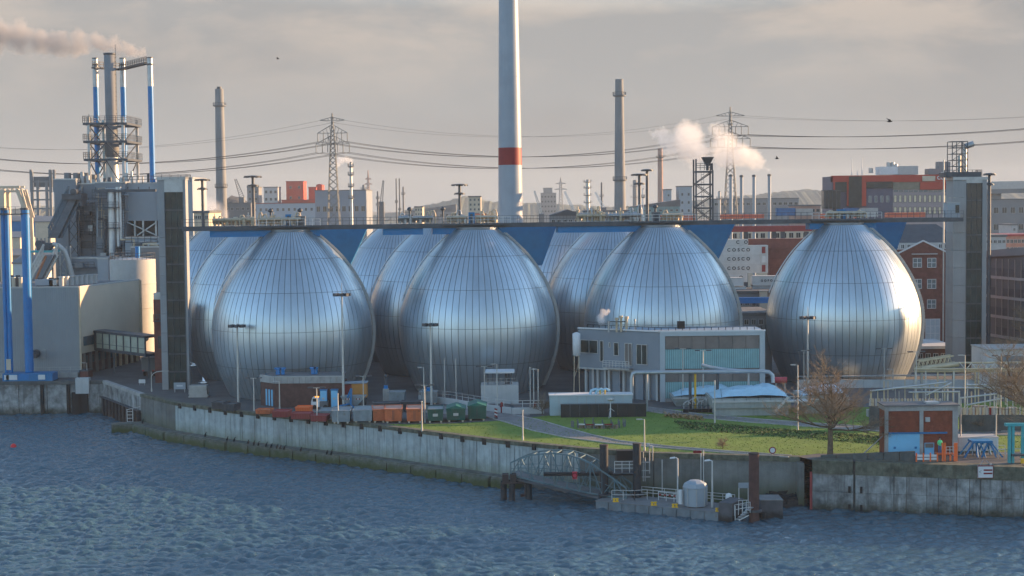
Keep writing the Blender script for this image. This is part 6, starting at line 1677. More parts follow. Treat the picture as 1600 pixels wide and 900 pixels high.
# ---- covered basins
def basin(p0, p1, base, ptop, Y, lab, seed, tarp_h, depth=11):
    rr = random.Random(seed); xa, xb = X(p0, Y, base), X(p1, Y, base); zt = Z((p0 + p1) / 2, ptop, Y)
    t = thing('covered_basin', lab, 'basin', ((xa + xb) / 2, Y, 0), 'tarpaulin-covered basins')
    mb = MB(); mb.box(xa, xb, Y, Y + depth, 0, zt * .45); mb.build('wall', BASIN, t)
    mb = MB(); mb.prism([(xa - .4, Y - .35, zt * .45), (xb + .3, Y - .35, zt * .45), (xb + .3, Y - .35, zt), (xa - .6, Y - .35, zt)], (0, depth + .7, 0)); mb.build('rim', BASIN, t)
    mb = MB(); mb.box(xa - .5, xb + .35, Y - .5, Y - .35, zt * .78, zt * .9); mb.build('rim_beam', CONCP, t)
    # tarp: lumpy sheet
    nx, ny = 26, 9; v = []
    for j in range(ny):
        for i in range(nx):
            fx, fy = i / (nx - 1), j / (ny - 1)
            e = min(1, 5 * min(fx, 1 - fx) * 1.0) ** .6 * min(1, 3.5 * min(fy + .03, 1.03 - fy)) ** .6
            ridge_ = .35 * abs(math.sin(fx * 9 + seed + fy * 3)) + .25 * rr.random()
            v.append((xa - .3 + (xb - xa + .4) * fx, Y - .2 + (depth + .2) * fy, zt + .03 + e * (tarp_h * (.45 + .75 * fx * (1.25 - fx * .35)) * (.8 + ridge_ * .5))))
    f = [(j * nx + i, j * nx + i + 1, (j + 1) * nx + i + 1, (j + 1) * nx + i) for j in range(ny - 1) for i in range(nx - 1)]
    mb = MB(); mb.add(v, f, True); mb.build('tarpaulin', TARP, t)
    n_ = 6; mb = MB()
    for i in range(n_):
        x = xa + (xb - xa) * (i + .5) / n_; mb.tube([(x, Y - .55, zt * .9), (x, Y - .1, zt + .15), (x + .1, Y + 1.5, zt + tarp_h * .75)], .04, 4)
    mb.build('lashing', STEELD, t)
    return t
basin(1057, 1150, 634, 619, 224.5, 'rear covered basin under a light blue tarpaulin below the turquoise front', 1, 1.3, 4.5)
basin(1118, 1232, 651, 622, 214, 'front covered basin under a crumpled light blue tarpaulin', 2, 1.5, 6.5)
basin(1258, 1322, 647, 618, 215.5, 'right covered basin with white tarpaulin behind the bare tree', 3, 1.1, 6)
t = thing('basin_walkway', 'pale steel walkway with slanting stair beside the front covered basin', 'walkway', (X(1235, 213), 213, 0))
mb = MB(); mb.box(X(1228, 213), X(1262, 213), 212.6, 214.2, 2.0, 2.2); mb.build('deck', RAILW, t)
mb = MB(); mb.bar(P(1212, 642, 212.4), P(1232, 620, 212.4), .3); mb.build('stair', RAILW, t)
mb = MB(); rail(mb, [(X(1228, 213), 212.6, 2.2), (X(1262, 213), 212.6, 2.2)], 1.1, 1, .03, 2); mb.build('railing', RAILW, t)
t = thing('pump_rack', 'tangle of dark pipes and railings left of the front covered basin', 'pump rack', (X(1085, 218), 218, 0))
mb = MB()
for i in range(7):
    x = X(1068 + i * 7, 218.5); mb.tube([(x, 218.5, 0), (x, 218.5, 1.2 + .3 * (i % 3)), (x + .5, 218.5, 1.6 + .3 * (i % 3)), (x + .9, 218.5, 1.2)], .12, 6)
mb.build('pipe', STEEL, t)
mb = MB(); mb.box(X(1066, 218), X(1116, 218), 217.6, 218.2, 0, .5); mb.build('skid', BLACK, t)
mb = MB(); rail(mb, [(X(1064, 217), 217.3, 0), (X(1118, 217), 217.3, 0)], 1.1, .9, .03, 2); mb.build('railing', STEELD, t)
t = thing('red_tank', 'small red horizontal tank behind the covered basins', 'tank', (X(1220, 230), 230, 0))
mb = MB(); mb.cyl((X(1207, 230), 230, Z(1215, 594, 230)), (X(1229, 230), 230, Z(1222, 594, 230)), .5, n=14); mb.build('vessel', mat('tank_red', (.42, .05, .07), .5), t)
mb = MB()
for px in (1211, 1225): mb.box(X(px, 230), X(px, 230) + .2, 229.7, 230.3, 0, Z(1215, 597, 230))
mb.build('saddle', CONC, t)
t = thing('retaining_wall', 'low pale retaining wall at the foot of the lone egg', 'wall', (X(1400, 247), 247, 0))
for i in range(14):
    p = MB(); xa, xb = X(1245 + i * 26, 245), X(1271 + i * 26, 245); p.box(xa + .02, xb - .02, 244.6, 245.2, 0, Z(1250 + 26 * i, 593, 245)); p.build('panel', CONCP, t)
mb = MB(); mb.box(X(1245, 245), X(1609, 245), 244.5, 245.3, Z(1420, 593, 245) + .6, Z(1420, 593, 245) + .75); mb.build('coping', CONC, t)
# ================================================================ YARD BUILDINGS
def skip_label(): pass
Y = 228; t = thing('brick_shed', 'flat-roofed dark brick shed with blue roof vents in front of the left eggs', 'shed', (X(465, Y), Y, 0))
xa, xb, xm = X(398, Y), X(532, Y), X(426, Y); zt = Z(480, 588, Y); zf = Z(480, 599, Y)
pl = [Vector((xa, Y + 3.0, 0)), Vector((xm, Y, 0)), Vector((xb, Y, 0)), Vector((xb, Y + 6, 0)), Vector((xa + 1, Y + 6, 0))]
mb = MB(); mb.prism([Vector((p.x, p.y, 0)) for p in pl], (0, 0, zf)); mb.build('wall', BRICKD, t)
for i in range(11):
    p = MB(); w = (xb - xm) / 11; p.box(xm + i * w + .02, xm + (i + 1) * w - .02, Y - .15, Y + .2, zf + .02, zt); p.build('fascia_panel', CONC, t)
a, b = pl[0], pl[1]; u = (b - a).normalized(); n = Vector((u.y, -u.x, 0)); mb = MB(); q4(mb, a, b, n, -.2, .14, zf + .02, zt); mb.build('fascia_panel', CONC, t)
mb = MB(); mb.prism([Vector((p.x, p.y + .1, zt - .15)) for p in pl], (0, 0, .12)); mb.build('roof', ROOFG, t)
mb = MB(); mb.box(xm, xb, Y - .2, Y - .15, zt - .08, zt + .06); mb.build('roof_edge', OFFW, t)
for f0 in (.36, .55, .74):
    q = a.lerp(b, f0); mb = MB(); q4(mb, q, q + u * .38, n, .0, .06, .15, 2.6); mb.build('door_leaf', BLUEL, t)
for px, w in ((431, 1.0), (439, .8), (486, .9), (491, .6)):
    q = X(px, Y + 3); mb = MB(); mb.cbox((q, Y + 3, zt), w * .6, .6, .8); mb.cbox((q, Y + 3, zt + .8), w, .9, .22); mb.build('roof_vent', BLUEB if px != 491 else BLUE, t)
for px, lab in ((502, 'light blue upright cabinet beside the brick shed, left one'), (519, 'light blue upright cabinet beside the brick shed, right one')):
    Y = 226.5; t = thing('tall_cabinet', lab, 'cabinet', (X(px, Y), Y, 0), 'light blue cabinets by the brick shed')
    mb = MB(); mb.cbox((X(px, Y), Y, 0), .95, .8, 2.7); mb.build('body', BLUEL, t); mb = MB(); mb.cbox((X(px, Y), Y, 2.7), 1.1, 1.0, .14); mb.build('lid', BLUE, t)
    mb = MB(); mb.cbox((X(px, Y), Y - .42, 1.35), .3, .03, .3); mb.build('notice', OFFW, t)
# service vehicle with amber lights
Y = 225.5; t = thing('service_van', 'small white service vehicle with lit amber lamps beside the brick shed', 'van', (X(491, Y), Y, 0))
xa = X(482, Y); mb = MB(); mb.prism([(xa, Y, .35), (xa + 2.0, Y, .35), (xa + 2.0, Y, .9), (xa + 1.3, Y, 1.1), (xa + 1.1, Y, 1.75), (xa + .2, Y, 1.75), (xa, Y, 1.1)], (0, 1.5, 0)); mb.build('body', WHITE, t)
mb = MB(); mb.box(xa + 1.25, xa + 2.4, Y - .1, Y + 1.45, .35, 1.15); mb.build('rear_unit', GREYD, t)
for x in (xa + .5, xa + 2.1):
    for y in (Y - .05, Y + 1.75): 
        mb = MB(); mb.cyl((x, y - .1, .34), (x, y + .1, .34), .34, n=12); mb.build('wheel', BLACK, t)
AMB = bpy.data.materials.new('amber_lamp'); AMB.use_nodes = True; AMB.node_tree.nodes['Principled BSDF'].inputs['Emission Color'].default_value = (1, .38, .02, 1); AMB.node_tree.nodes['Principled BSDF'].inputs['Emission Strength'].default_value = .8; AMB.node_tree.nodes['Principled BSDF'].inputs['Base Color'].default_value = (.8, .3, .02, 1)
for px in (489, 493):
    mb = MB(); x = X(px, Y); mb.cyl((x, Y + .3, 1.75), (x, Y + .3, 1.92), .11, n=10); mb.build('amber_lamp', AMB, t)
mb = MB(); mb.box(xa + .25, xa + .95, Y - .02, Y + .0, 1.15, 1.6); mb.build('side_window', GLASSD, t)
# tipper / screener with orange hopper
Y = 226; t = thing('mobile_screener', 'grey mobile screening hopper with orange container behind its raised arm', 'screening machine', (X(550, Y), Y, 0))
mb = MB(); xa, xb = X(528, Y), X(566, Y); z0, z1 = Z(548, 633, Y), Z(548, 619, Y)
mb.hexa([(xa + 1, Y, z0), (xb - 1, Y, z0), (xb - 1, Y + 1.4, z0), (xa + 1, Y + 1.4, z0)], [(xa, Y - .3, z1), (xb + .2, Y - .3, z1), (xb + .2, Y + 1.8, z1), (xa, Y + 1.8, z1)]); mb.build('hopper', GREYC, t)
mb = MB(); mb.bar(P(543, 621, Y - .4), P(549, 607, Y - .4), .3); mb.bar(P(549, 607, Y - .4), P(548, 632, Y - .4), .28); mb.bar(P(546, 630, Y - .4), P(553, 637, Y - .4), .2); mb.bar(P(520, 637, Y - .3), P(545, 631, Y - .3), .25); mb.build('arm', BLUE, t)
for i in range(7):
    mb = MB(); x = X(536 + i * 1.8 if i < 4 else 553 + (i - 4) * 2, Y - .35); mb.box(x, x + .14, Y - .33, Y - .28, z1 - .5, z1 - .3); mb.build('warning_mark', RED if i % 2 == 0 else WHITE, t)
mb = MB()
for px in (532, 562):
    for dy in (0, 1.4): mb.bar((X(px, Y), Y + dy, 0), (X(px, Y), Y + dy, z0 + .6), .22)
mb.build('leg', STEELD, t)
Y = 229.5; t = thing('tilted_container', 'tilted orange container with open ribbed front behind the grey hopper', 'container', (X(556, Y), Y, 0))
mb = MB(); mb.box(X(546, Y), X(569, Y), Y, Y + 2.4, 1.2, Z(557, 600, Y)); mb.build('body', mat('ochre_orange', (.52, .23, .06), .6, var=.15), t)
mb = MB()
for i in range(4): x = X(534.5 + i * 3, Y); mb.box(x, x + .12, Y, Y + .1, 1.2, Z(540, 601, Y))
mb.box(X(534, Y), X(546, Y), Y + .1, Y + 2.4, 1.2, Z(540, 601, Y)); mb.build('side_rib', REDD, t)
mb = MB(); mb.box(X(534, Y), X(570, Y), Y + .1, Y + 2.3, .9, 1.2); mb.box(X(536, Y), X(540, Y), Y + .3, Y + 2, 0, .9); mb.box(X(564, Y), X(568, Y), Y + .3, Y + 2, 0, .9); mb.build('frame', STEELD, t)
mb = MB(); mb.prism([(X(533, Y), Y - .1, Z(540, 600, Y)), (X(570, Y), Y - .1, Z(557, 599, Y)), (X(570, Y), Y - .1, Z(557, 599, Y) + .12), (X(533, Y), Y - .1, Z(540, 600, Y) + .12)], (0, 2.6, 0)); mb.build('top_frame', PLANTL, t)
# ---- skips
def skip(p0, p1, pb, h, d, mt, label, group, lid=None, doors=True, yaw=0.0, ribs=6, sign=False, zoff=.25):
    q = g2((p0 + p1) / 2, pb); wv = W(p1 - p0, q.y)
    c = Vector((q.x, q.y + d / 2, 0)); t = thing('skip', label, 'skip', c, group)
    ca, sa = math.cos(yaw), math.sin(yaw)
    def T(x, y, z): return Vector((c.x + x * ca - y * sa, c.y + x * sa + y * ca, z))
    def bx(mb, x0, x1, y0, y1, z0, z1, dx=0): mb.hexa([T(x0 + dx, y0, z0), T(x1 - dx, y0, z0), T(x1 - dx, y1, z0), T(x0 + dx, y1, z0)], [T(x0, y0, z1), T(x1, y0, z1), T(x1, y1, z1), T(x0, y1, z1)])
    w2, d2 = wv / 2, d / 2
    mb = MB(); bx(mb, -w2, w2, -d2, d2, zoff, h, .06); mb.build('body', mt, t)
    mb = MB()
    for s in (-1, 1): bx(mb, -w2 - .05, w2 + .05, s * d2 - .07, s * d2 + .07, h, h + .12)
    for s in (-1, 1): bx(mb, s * w2 - .07, s * w2 + .07, -d2 + .07, d2 - .07, h, h + .12)
    mb.build('rim', mt, t)
    ribs *= 2
    for i in range(ribs):
        x = -w2 + wv * (i + .5) / ribs; mb = MB(); bx(mb, x - .05, x + .05, -d2 - .09, -d2 - .001, zoff + .1, h - .02); mb.build('rib', mt, t)
    mb = MB()
    for s in (-.35, .35): bx(mb, s * wv - .12, s * wv + .12, -d2 + .1, d2 - .1, 0, zoff)
    mb.build('skid', CREAM if h > 1.5 else STEELD, t)
    if lid == 'flat':
        mb = MB(); bx(mb, -w2 + .07, w2 - .07, -d2 + .07, d2 - .07, h - .05, h + .04); mb.build('lid', GREYC if mt is not ORANGE else mat('skip_load', (.5, .28, .22), .8), t)
    elif lid == 'gable':
        mb = MB(); mb.prism([T(-w2, -d2, h + .12), T(w2, -d2, h + .12), T(w2, 0, h + .5), T(-w2, 0, h + .5)] if False else [T(-w2, -d2, h + .12), T(w2, -d2, h + .12), T(0, -d2, h + .55)], T(0, d, 0) - T(0, 0, 0)); mb.build('lid', mat('green_lid', (.018, .13, .105), .5), t)
    else:
        mb = MB(); bx(mb, -w2 + .08, w2 - .08, -d2 + .08, d2 - .08, h - .35, h - .2); mb.build('load', lid if lid else BARK, t)
    if sign:
        mb = MB(); bx(mb, -.35, .35, -d2 - .12, -d2 - .1, h * .5, h * .72); mb.build('notice', OFFW, t)
    if doors:
        mb = MB()
        for x in (-.08, .08): bx(mb, x - .02, x + .02, -d2 - .11, -d2 - .09, zoff + .2, h - .1)
        mb.build('door_bar', STEELD, t)
    return t
GRP = 'waste skips on the yard'
skip(580, 599, 660.5, 1.75, 4.5, ORANGE, 'orange skip with ribbed long side, leftmost of the upright orange ones', GRP, 'flat', False, .12, 5)
skip(600, 627, 661, 1.85, 4.5, ORANGE, 'orange skip with closed doors in the middle of the orange ones', GRP, 'flat', True, .05, 3)
skip(634, 659, 661, 1.85, 4.5, ORANGE, 'orange skip standing left of the dark green skips', GRP, 'flat', True, .05, 3)
skip(667, 692, 660.5, 1.75, 4.0, GREENC, 'dark green skip next to the orange ones', GRP, 'flat', True, .04, 2, True)
skip(697, 727, 659.5, 1.75, 4.0, GREENC, 'dark green skip with gabled lid in the middle of three', GRP, 'gable', True, .02, 2, True)
skip(731, 760, 657.5, 1.95, 4.5, GREENC, 'dark green skip with bright green roof, rightmost of three', GRP, 'gable', True, .0, 2)
skip(517, 546, 662, 1.7, 4.5, GREYC, 'grey lidded skip, left of the two grey ones', GRP, 'flat', False, .05, 2); skip(551, 581, 661, 1.7, 4.5, GREYC, 'plain grey skip next to the orange ribbed skip', GRP, 'flat', False, .03, 1)
skip(455, 486, 656, .8, 2.2, REDD, 'long low dark red skip by the quay edge, front one', GRP, REDD, False, -.1, 4, zoff=.1); skip(486, 512, 659.5, .8, 2.2, REDD, 'short low red skip with lamps left of the grey skips', GRP, mat('skip_red_load', (.30, .07, .07), .8), False, -.1, 3, zoff=.1)
skip(426, 452, 653, .85, 2.4, REDD, 'dark red low skip behind the long red one', GRP, REDD, False, -.1, 5, zoff=.1); skip(400, 424, 648, .6, 2.0, ORANGE, 'flat orange-brown skip at the left end of the row', GRP, BARK, False, -.1, 4, zoff=.1)
skip(462, 485, 648.5, 1.0, 2.4, ORANGEB, 'bright orange skip behind the dark red ones', GRP, ORANGEB, False, -.05, 3, zoff=.1); skip(498, 530, 652, .8, 4, GREYC, 'flat grey skip covered with pale sheets behind the red skips', GRP, WHITE, False, 0, 3, zoff=.1)
skip(582, 624, 645, 1.35, 2.0, STEELD, 'long dark skip with maroon lid behind the orange ones', GRP, REDD, False, .1, 6); skip(626, 660, 643, 1.35, 2.0, STEELD, 'dark open skip with maroon load behind the orange ones', GRP, REDD, False, .05, 5)
skip(605, 632, 630, 1.6, 2.4, GREYC, 'grey closed skip standing alone before the egg under the red-banded mast', GRP, 'flat', False, 0, 2); skip(657, 683, 632, 1.8, 2.4, GREYC, 'grey closed skip with a blue box on top before the same egg', GRP, 'flat', False, 0, 2)
q = g2(671, 632); t = thing('blue_box', 'small bright blue box on top of the grey closed skip', 'box', (q.x, q.y + 1, 1.92)); mb = MB(); mb.cbox((q.x, q.y + 1, 1.92), .9, .6, .5); mb.build('body', BLUEB, t); mb = MB(); mb.cbox((q.x, q.y + 1, 2.42), 1.0, .7, .06); mb.build('lid', BLUE, t)
for p0, pb, h, lab in ((345, 640, 1.0, 'dark flat skip by the quay edge, left of the pair under the leftmost egg'), (362, 643, 1.0, 'dark flat skip by the quay edge, right of the pair under the leftmost egg')): skip(p0 - 12, p0 + 8, pb, h, 2.2, STEELD, lab, GRP, BARK, False, -.3, 4, zoff=.1)
# bale / pallet stacks and signs by the left tower
q = g2(310, 621); t = thing('barrier_stack', 'stack of grey barrier panels beside the left elevator tower', 'stack of panels', q)
for i in range(8):
    mb = MB(); mb.cbox(q + Vector((rnd.uniform(-.1, .1), .5, .03 + i * .24)), 3.0 - i * .04, 1.6, .2); mb.build('panel', STEEL, t)
q = g2(281, 613); t = thing('site_board', 'pale grey notice board at the foot of the left elevator tower', 'sign', q); mb = MB(); mb.cbox(q + Vector((0, 0, .5)), 1.9, .12, 1.1); mb.build('board', PLANTL, t); mb = MB(); mb.cbox(q + Vector((-.8, 0, 0)), .1, .1, .5); mb.cbox(q + Vector((.8, 0, 0)), .1, .1, .5); mb.build('post', STEEL, t); mb = MB(); mb.cbox(q + Vector((0, -.08, .95)), 1.0, .02, .25); mb.build('notice', WHITE, t)
q = g2(222, 602); t = thing('traffic_board', 'small white board at the passage near the quay corner', 'sign', q); mb = MB(); mb.cbox(q + Vector((0, 0, .35)), 1.1, .06, .65); mb.build('board', WHITE, t); mb = MB(); mb.cbox(q + Vector((-.4, .05, 0)), .06, .06, .9); mb.cbox(q + Vector((.4, .05, 0)), .06, .06, .9); mb.build('post', STEEL, t)
# kiosk with canopy
Y = 230; t = thing('concrete_kiosk', 'flat concrete kiosk with a thin raised canopy before the egg under the red-banded mast', 'kiosk', (X(780, Y), Y, 0))
mb = MB(); mb.box(X(749, Y), X(808, Y), Y, Y + 4, 0, Z(780, 602, Y)); mb.build('wall', CONCP, t); mb = MB(); mb.box(X(756, Y), X(802, Y), Y - .3, Y + 4, Z(780, 583, Y), Z(780, 581, Y)); mb.build('canopy', WHITE, t)
mb = MB()
for px in (760, 797): mb.bar((X(px, Y), Y + 1, Z(780, 602, Y)), (X(px, Y), Y + 1, Z(780, 583, Y)), .12)
mb.cyl((X(791, Y), Y + 1.5, Z(780, 602, Y)), (X(791, Y), Y + 1.5, Z(780, 586, Y)), .35, n=10); mb.build('post', STEELD, t)
mb = MB(); rail(mb, [(X(757, Y), Y + .2, Z(780, 602, Y)), (X(806, Y), Y + .2, Z(780, 602, Y))], 1.0, .8, .03, 2); mb.build('railing', STEEL, t)
t = thing('ramp_wall', 'low pale ramp wall with railing curving past the concrete kiosk', 'wall', (X(740, 218), 218, 0))
pts = [g2(655, 627), g2(705, 632), g2(750, 640), g2(800, 647), g2(850, 646)]
mb = MB()
for a, b in zip(pts[:-1], pts[1:]): mb.bar(a + Vector((0, 0, .45)), b + Vector((0, 0, .45)), .35, .9)
mb.build('parapet', CONCP, t); mb = MB(); rail(mb, [p + Vector((0, 0, .9)) for p in pts], 1.0, 1.6, .035, 2); mb.build('railing', RAILW, t)
for px, pb, lab in ((784, 645, 'red hydrant post beside the concrete kiosk'), (836, 646, 'red hydrant post left of the light blue container building')):
    q = g2(px, pb); t = thing('hydrant', lab, 'hydrant', q); mb = MB(); mb.cyl(q, q + Vector((0, 0, 1.3)), .16, n=8); mb.build('body', RED, t); mb = MB(); mb.cyl(q + Vector((0, 0, 1.3)), q + Vector((0, 0, 1.55)), .24, .1, n=8); mb.cyl(q + Vector((-.3, 0, .9)), q + Vector((.3, 0, .9)), .09, n=6); mb.build('cap', RED, t)
q = g2(775, 654); t = thing('warning_beacon', 'red and white striped warning beacon at the end of the green skips', 'beacon', q)
for i in range(5): mb = MB(); mb.hexa([q + Vector((-.2, -.03, .2 + i * .24 + .1)), q + Vector((.2, -.03, .2 + i * .24 - .05)), q + Vector((.2, .03, .2 + i * .24 - .05)), q + Vector((-.2, .03, .2 + i * .24 + .1))], [q + Vector((-.2, -.03, .43 + i * .24 + .1)), q + Vector((.2, -.03, .43 + i * .24 - .05)), q + Vector((.2, .03, .43 + i * .24 - .05)), q + Vector((-.2, .03, .43 + i * .24 + .1))]); mb.build('stripe', RED if i % 2 == 0 else WHITE, t)
mb = MB(); mb.cbox(q, .5, .4, .15); mb.build('foot', BLACK, t)
# small blue pump and valve by the eggs
q = P(603, 612, 232); t = thing('egg_pump', 'small blue-footed pump between the left and middle eggs', 'pump', (q.x, 232, 0)); mb = MB(); mb.cbox((q.x, 232, 0), .9, .8, 2.2); mb.build('base', CONC, t); mb = MB(); mb.cbox((q.x, 232, 2.2), .6, .6, .5); mb.build('foot', BLUEB, t); mb = MB(); mb.cyl((q.x, 232, 2.7), (q.x, 232, 3.8), .16, n=8); mb.lathe((q.x, 232, 3.8), [(.1, 0), (.32, .2), (.2, .5), (.01, .6)], 8); mb.build('motor', STEELD, t)
# ================================================================ LAMPS
def lamp(px, pt, pb, label, kind='single', Y=None, r=.075, mt=POLEC):
    q = g2(px, pb) if Y is None else Vector((X(px, Y, pb), Y, 0))
    h = P(px, pt, q.y).z; t = thing('street_lamp', label, 'street lamp', q, 'lamp posts around the works')
    mb = MB(); mb.cyl(q, q + Vector((0, 0, h)), r * 1.25, r * .8, 8); mb.cyl(q, q + Vector((0, 0, .5)), r * 1.7, n=8); mb.build('pole', mt, t)
    if kind == 'double':
        mb = MB(); mb.bar(q + Vector((-1.0, 0, h)), q + Vector((1.0, 0, h)), .07); mb.build('cross_arm', mt, t)
        for s in (-1, 1): mb = MB(); mb.cbox(q + Vector((s * .85, 0, h - .03)), .75, .3, .16); mb.build('lamp_head', STEELD, t)
    elif kind == 'arm':
        mb = MB(); mb.bar(q + Vector((0, 0, h - .05)), q + Vector((-.7, 0, h)), .06); mb.cbox(q + Vector((-.6, 0, h - .06)), .7, .25, .12); mb.build('lamp_head', STEEL, t)
    elif kind == 'bent':
        mb = MB(); mb.tube([q + Vector((0, 0, h - .8)), q + Vector((.3, 0, h - .3)), q + Vector((.9, 0, h)), q + Vector((2.2, 0, h + .15))], .07, 6); mb.build('arm', mt, t); mb = MB(); mb.cbox(q + Vector((2.4, 0, h + .05)), .9, .3, .14); mb.build('lamp_head', STEEL, t)
    else:
        mb = MB(); mb.cyl(q + Vector((0, 0, h)), q + Vector((0, 0, h + .12)), r * 1.5, n=8); mb.build('cap', mt, t)
    return t
for a in ((397, 591, 640, 'double-armed lamp at the left corner of the brick shed', 'double', 224), (425, 596, 0, 'short lamp in front of the brick shed door', 'arm', 225), (495.5, 606, 659, 'cream double-headed lamp at the quay edge before the blue cabinets', 'double'), (528.5, 616, 662, 'plain cream post at the quay edge before the grey skips', 'plain'),
          (558, 588, 0, 'double lamp before the tilted orange container', 'double', 225), (654, 574, 0, 'thin lamp left of the egg under the red-banded mast', 'arm', 228), (664, 602, 660, 'cream double-headed lamp between the orange and green skips', 'double'), (659.5, 628, 674, 'plain cream post on the lawn edge before the orange skips', 'plain'),
          (687, 562, 0, 'left one of two thin posts before the egg under the red-banded mast', 'plain', 232), (705, 562, 0, 'right one of two thin posts before the egg under the red-banded mast', 'plain', 232), (750, 573, 0, 'double lamp left of the concrete kiosk canopy', 'double', 227), (770, 569, 0, 'thin lamp behind the concrete kiosk', 'arm', 226),
          (822.5, 575, 0, 'left one of the twin white posts right of the concrete kiosk', 'plain', 226), (828, 577, 0, 'right one of the twin white posts right of the concrete kiosk', 'plain', 226), (835, 577, 0, 'bluish lamp just right of the twin white posts', 'arm', 220), (817, 642, 688, 'plain pale post on the lawn left of the truss gangway', 'plain'),
          (1007, 655, 705, 'lamp with short arm on the lawn near the quay', 'arm'), (1064.5, 545, 0, 'double lamp before the turquoise front, left one', 'double', 226), (1096.5, 548, 0, 'double lamp before the turquoise front, right one', 'double', 226), (1117, 596, 661, 'plain white post by the road before the front basin', 'plain'),
          (1246.5, 570, 672, 'pale lamp by the road right of the front basin', 'arm'), (1256, 548, 0, 'double lamp just left of the tall yard mast by the lone egg', 'double', 238), (1383, 545, 0, 'double lamp before the right half of the lone egg', 'double', 240), (1397, 577, 0, 'short lamp at the right foot of the lone egg', 'arm', 241),
          (1434, 550, 0, 'lamp right of the lone egg at the pipe racks', 'double', 215), (1511, 555, 0, 'lamp among the pipe racks below the right elevator tower', 'arm', 208), (1568, 556, 0, 'double lamp among the pipe racks near the right edge', 'double', 208), (1505, 622, 0, 'thin post right of the brick pump house', 'plain', 182),
          (237, 581, 612, 'bent-arm lamp at the passage left of the left elevator tower', 'bent'), (121, 567, 0, 'small lamp before the pale hall front corner', 'arm', 271), (31, 571, 0, 'small lamp between the blue posts and the hall pipe', 'arm', 272), (1561, 622, 0, 'thin pale post before the teal gantry', 'plain', 184)):
    lamp(*a)
def yard_mast(px, pt, Y, label, cross=8):
    q = Vector((X(px, Y), Y, 0)); h = P(px, pt, Y).z; t = thing('yard_mast', label, 'floodlight mast', q, 'tall floodlight masts of the works')
    mb = MB(); mb.cyl(q, q + Vector((0, 0, h)), .2, .12, 10); mb.build('pole', POLEC, t)
    w = W(cross, Y); mb = MB(); mb.bar(q + Vector((-w, 0, h - .2)), q + Vector((w, 0, h - .2)), .14); mb.bar(q + Vector((0, -w * .7, h - .2)), q + Vector((0, w * .7, h - .2)), .14); mb.build('cross_arm', STEELD, t)
    for i in range(8):
        a = i * math.pi / 4; mb = MB(); mb.cbox(q + Vector((w * math.cos(a), w * .7 * math.sin(a), h - .35)), .55, .45, .42, a); mb.build('lamp_head', STEELD, t)
    mb = MB(); mb.cyl(q + Vector((0, 0, h)), q + Vector((0, 0, h + 1.6)), .04, n=6); mb.build('rod', STEEL, t)
yard_mast(368, 508, 233.5, 'tall yard mast with a crown of dark lamps before the leftmost front egg', 11); yard_mast(533, 459, 226, 'taller pale yard mast with flat dark crown right of the leftmost egg axis', 11)
yard_mast(671, 506, 229, 'tall yard mast with lamp crown before the egg under the red-banded mast', 10); yard_mast(1262, 495, 238, 'tall yard mast with lamp crown before the lone egg', 10)

# ================================================================ PONTOON AND GANGWAY
F0, F1 = Vector((9.5, 177.8, 0)), Vector((22.9, 170.3, 0)); pu = (F1 - F0).normalized(); pn = Vector((-pu.y, pu.x, 0)); PT = -4.72
def pq(f, d, z=PT): q = F0 + pu * ((F1 - F0).length * f) + pn * d; return Vector((q.x, q.y, z))
def pslab(mb, f0, f1, d0, d1, z0, z1): mb.hexa([pq(f0, d0, z0), pq(f1, d0, z0), pq(f1, d1, z0), pq(f0, d1, z0)], [pq(f0, d0, z1), pq(f1, d0, z1), pq(f1, d1, z1), pq(f0, d1, z1)])
t = thing('floating_pontoon', 'long floating landing pontoon with railing, lamps and silver kiosk before the grey quay wall', 'pontoon', pq(.5, 2.5, WATER))
mb = MB(); pslab(mb, 0, 1, 0.05, 5, -6.6, PT - .06); mb.build('hull', PONT, t)
mb = MB(); pslab(mb, -.005, 1, -.05, 5.05, PT - .06, PT); mb.build('deck', PONTD, t)
for i in range(9): mb = MB(); pslab(mb, i / 9 + .004, (i + 1) / 9 - .004, -.06, .05, -6.5, PT - .09); mb.build('hull_plate', PONT, t)
mb = MB(); pslab(mb, 1.0, 1.105, -.1, 3.4, -6.6, PT + 1.15); mb.build('end_block', PONTB, t)
mb = MB(); rail(mb, [pq(.24, 4.9), pq(.62, 4.9), pq(1.0, 4.9)], 1.15, 1.6, .035, 3); mb.build('railing', RAILW, t)
mb = MB(); rail(mb, [pq(.10, 1.2), pq(.26, 2.2), pq(.33, 3.4)], 1.15, 1.1, .035, 2); mb.build('railing', RAILW, t)
mb = MB(); rail(mb, [pq(.42, 3.5), pq(.62, 3.2)], 1.0, .9, .035, 3); mb.build('barrier', WHITE, t)
for i in range(5): mb = MB(); pslab(mb, .43 + i * .04, .45 + i * .04, 3.25, 3.3, PT + .62, PT + .8); mb.build('barrier_mark', RED, t)
for f, lab in ((.155, 'first'), (.47, 'second'), (.64, 'third'), (.985, 'last')):
    q = pq(f, .45); b = thing('mooring_bollard', 'yellow mooring bollard on the pontoon edge, %s counting from the gangway' % lab, 'bollard', q, 'yellow bollards on the pontoon')
    mb = MB(); mb.cbox(q, .7, .5, .08); mb.build('base', YELLOW, b)
    mb = MB()
    for s in (-.18, .18): mb.cyl(q + Vector((s, 0, .08)), q + Vector((s, 0, .42)), .12, n=10)
    mb.bar(q + Vector((-.36, 0, .34)), q + Vector((.36, 0, .34)), .12); mb.build('post', YELLOW, b)
q = pq(.755, 2.2); k = thing('silver_kiosk', 'faceted silver shelter with domed roof on the pontoon', 'shelter', q)
mb = MB(); mb.lathe(q, [(1.35, .1), (1.35, 2.15), (1.45, 2.2), (1.25, 2.65), (.7, 2.95), (.01, 3.0)], 8, smooth=False); mb.build('shell', PLANTL, k)
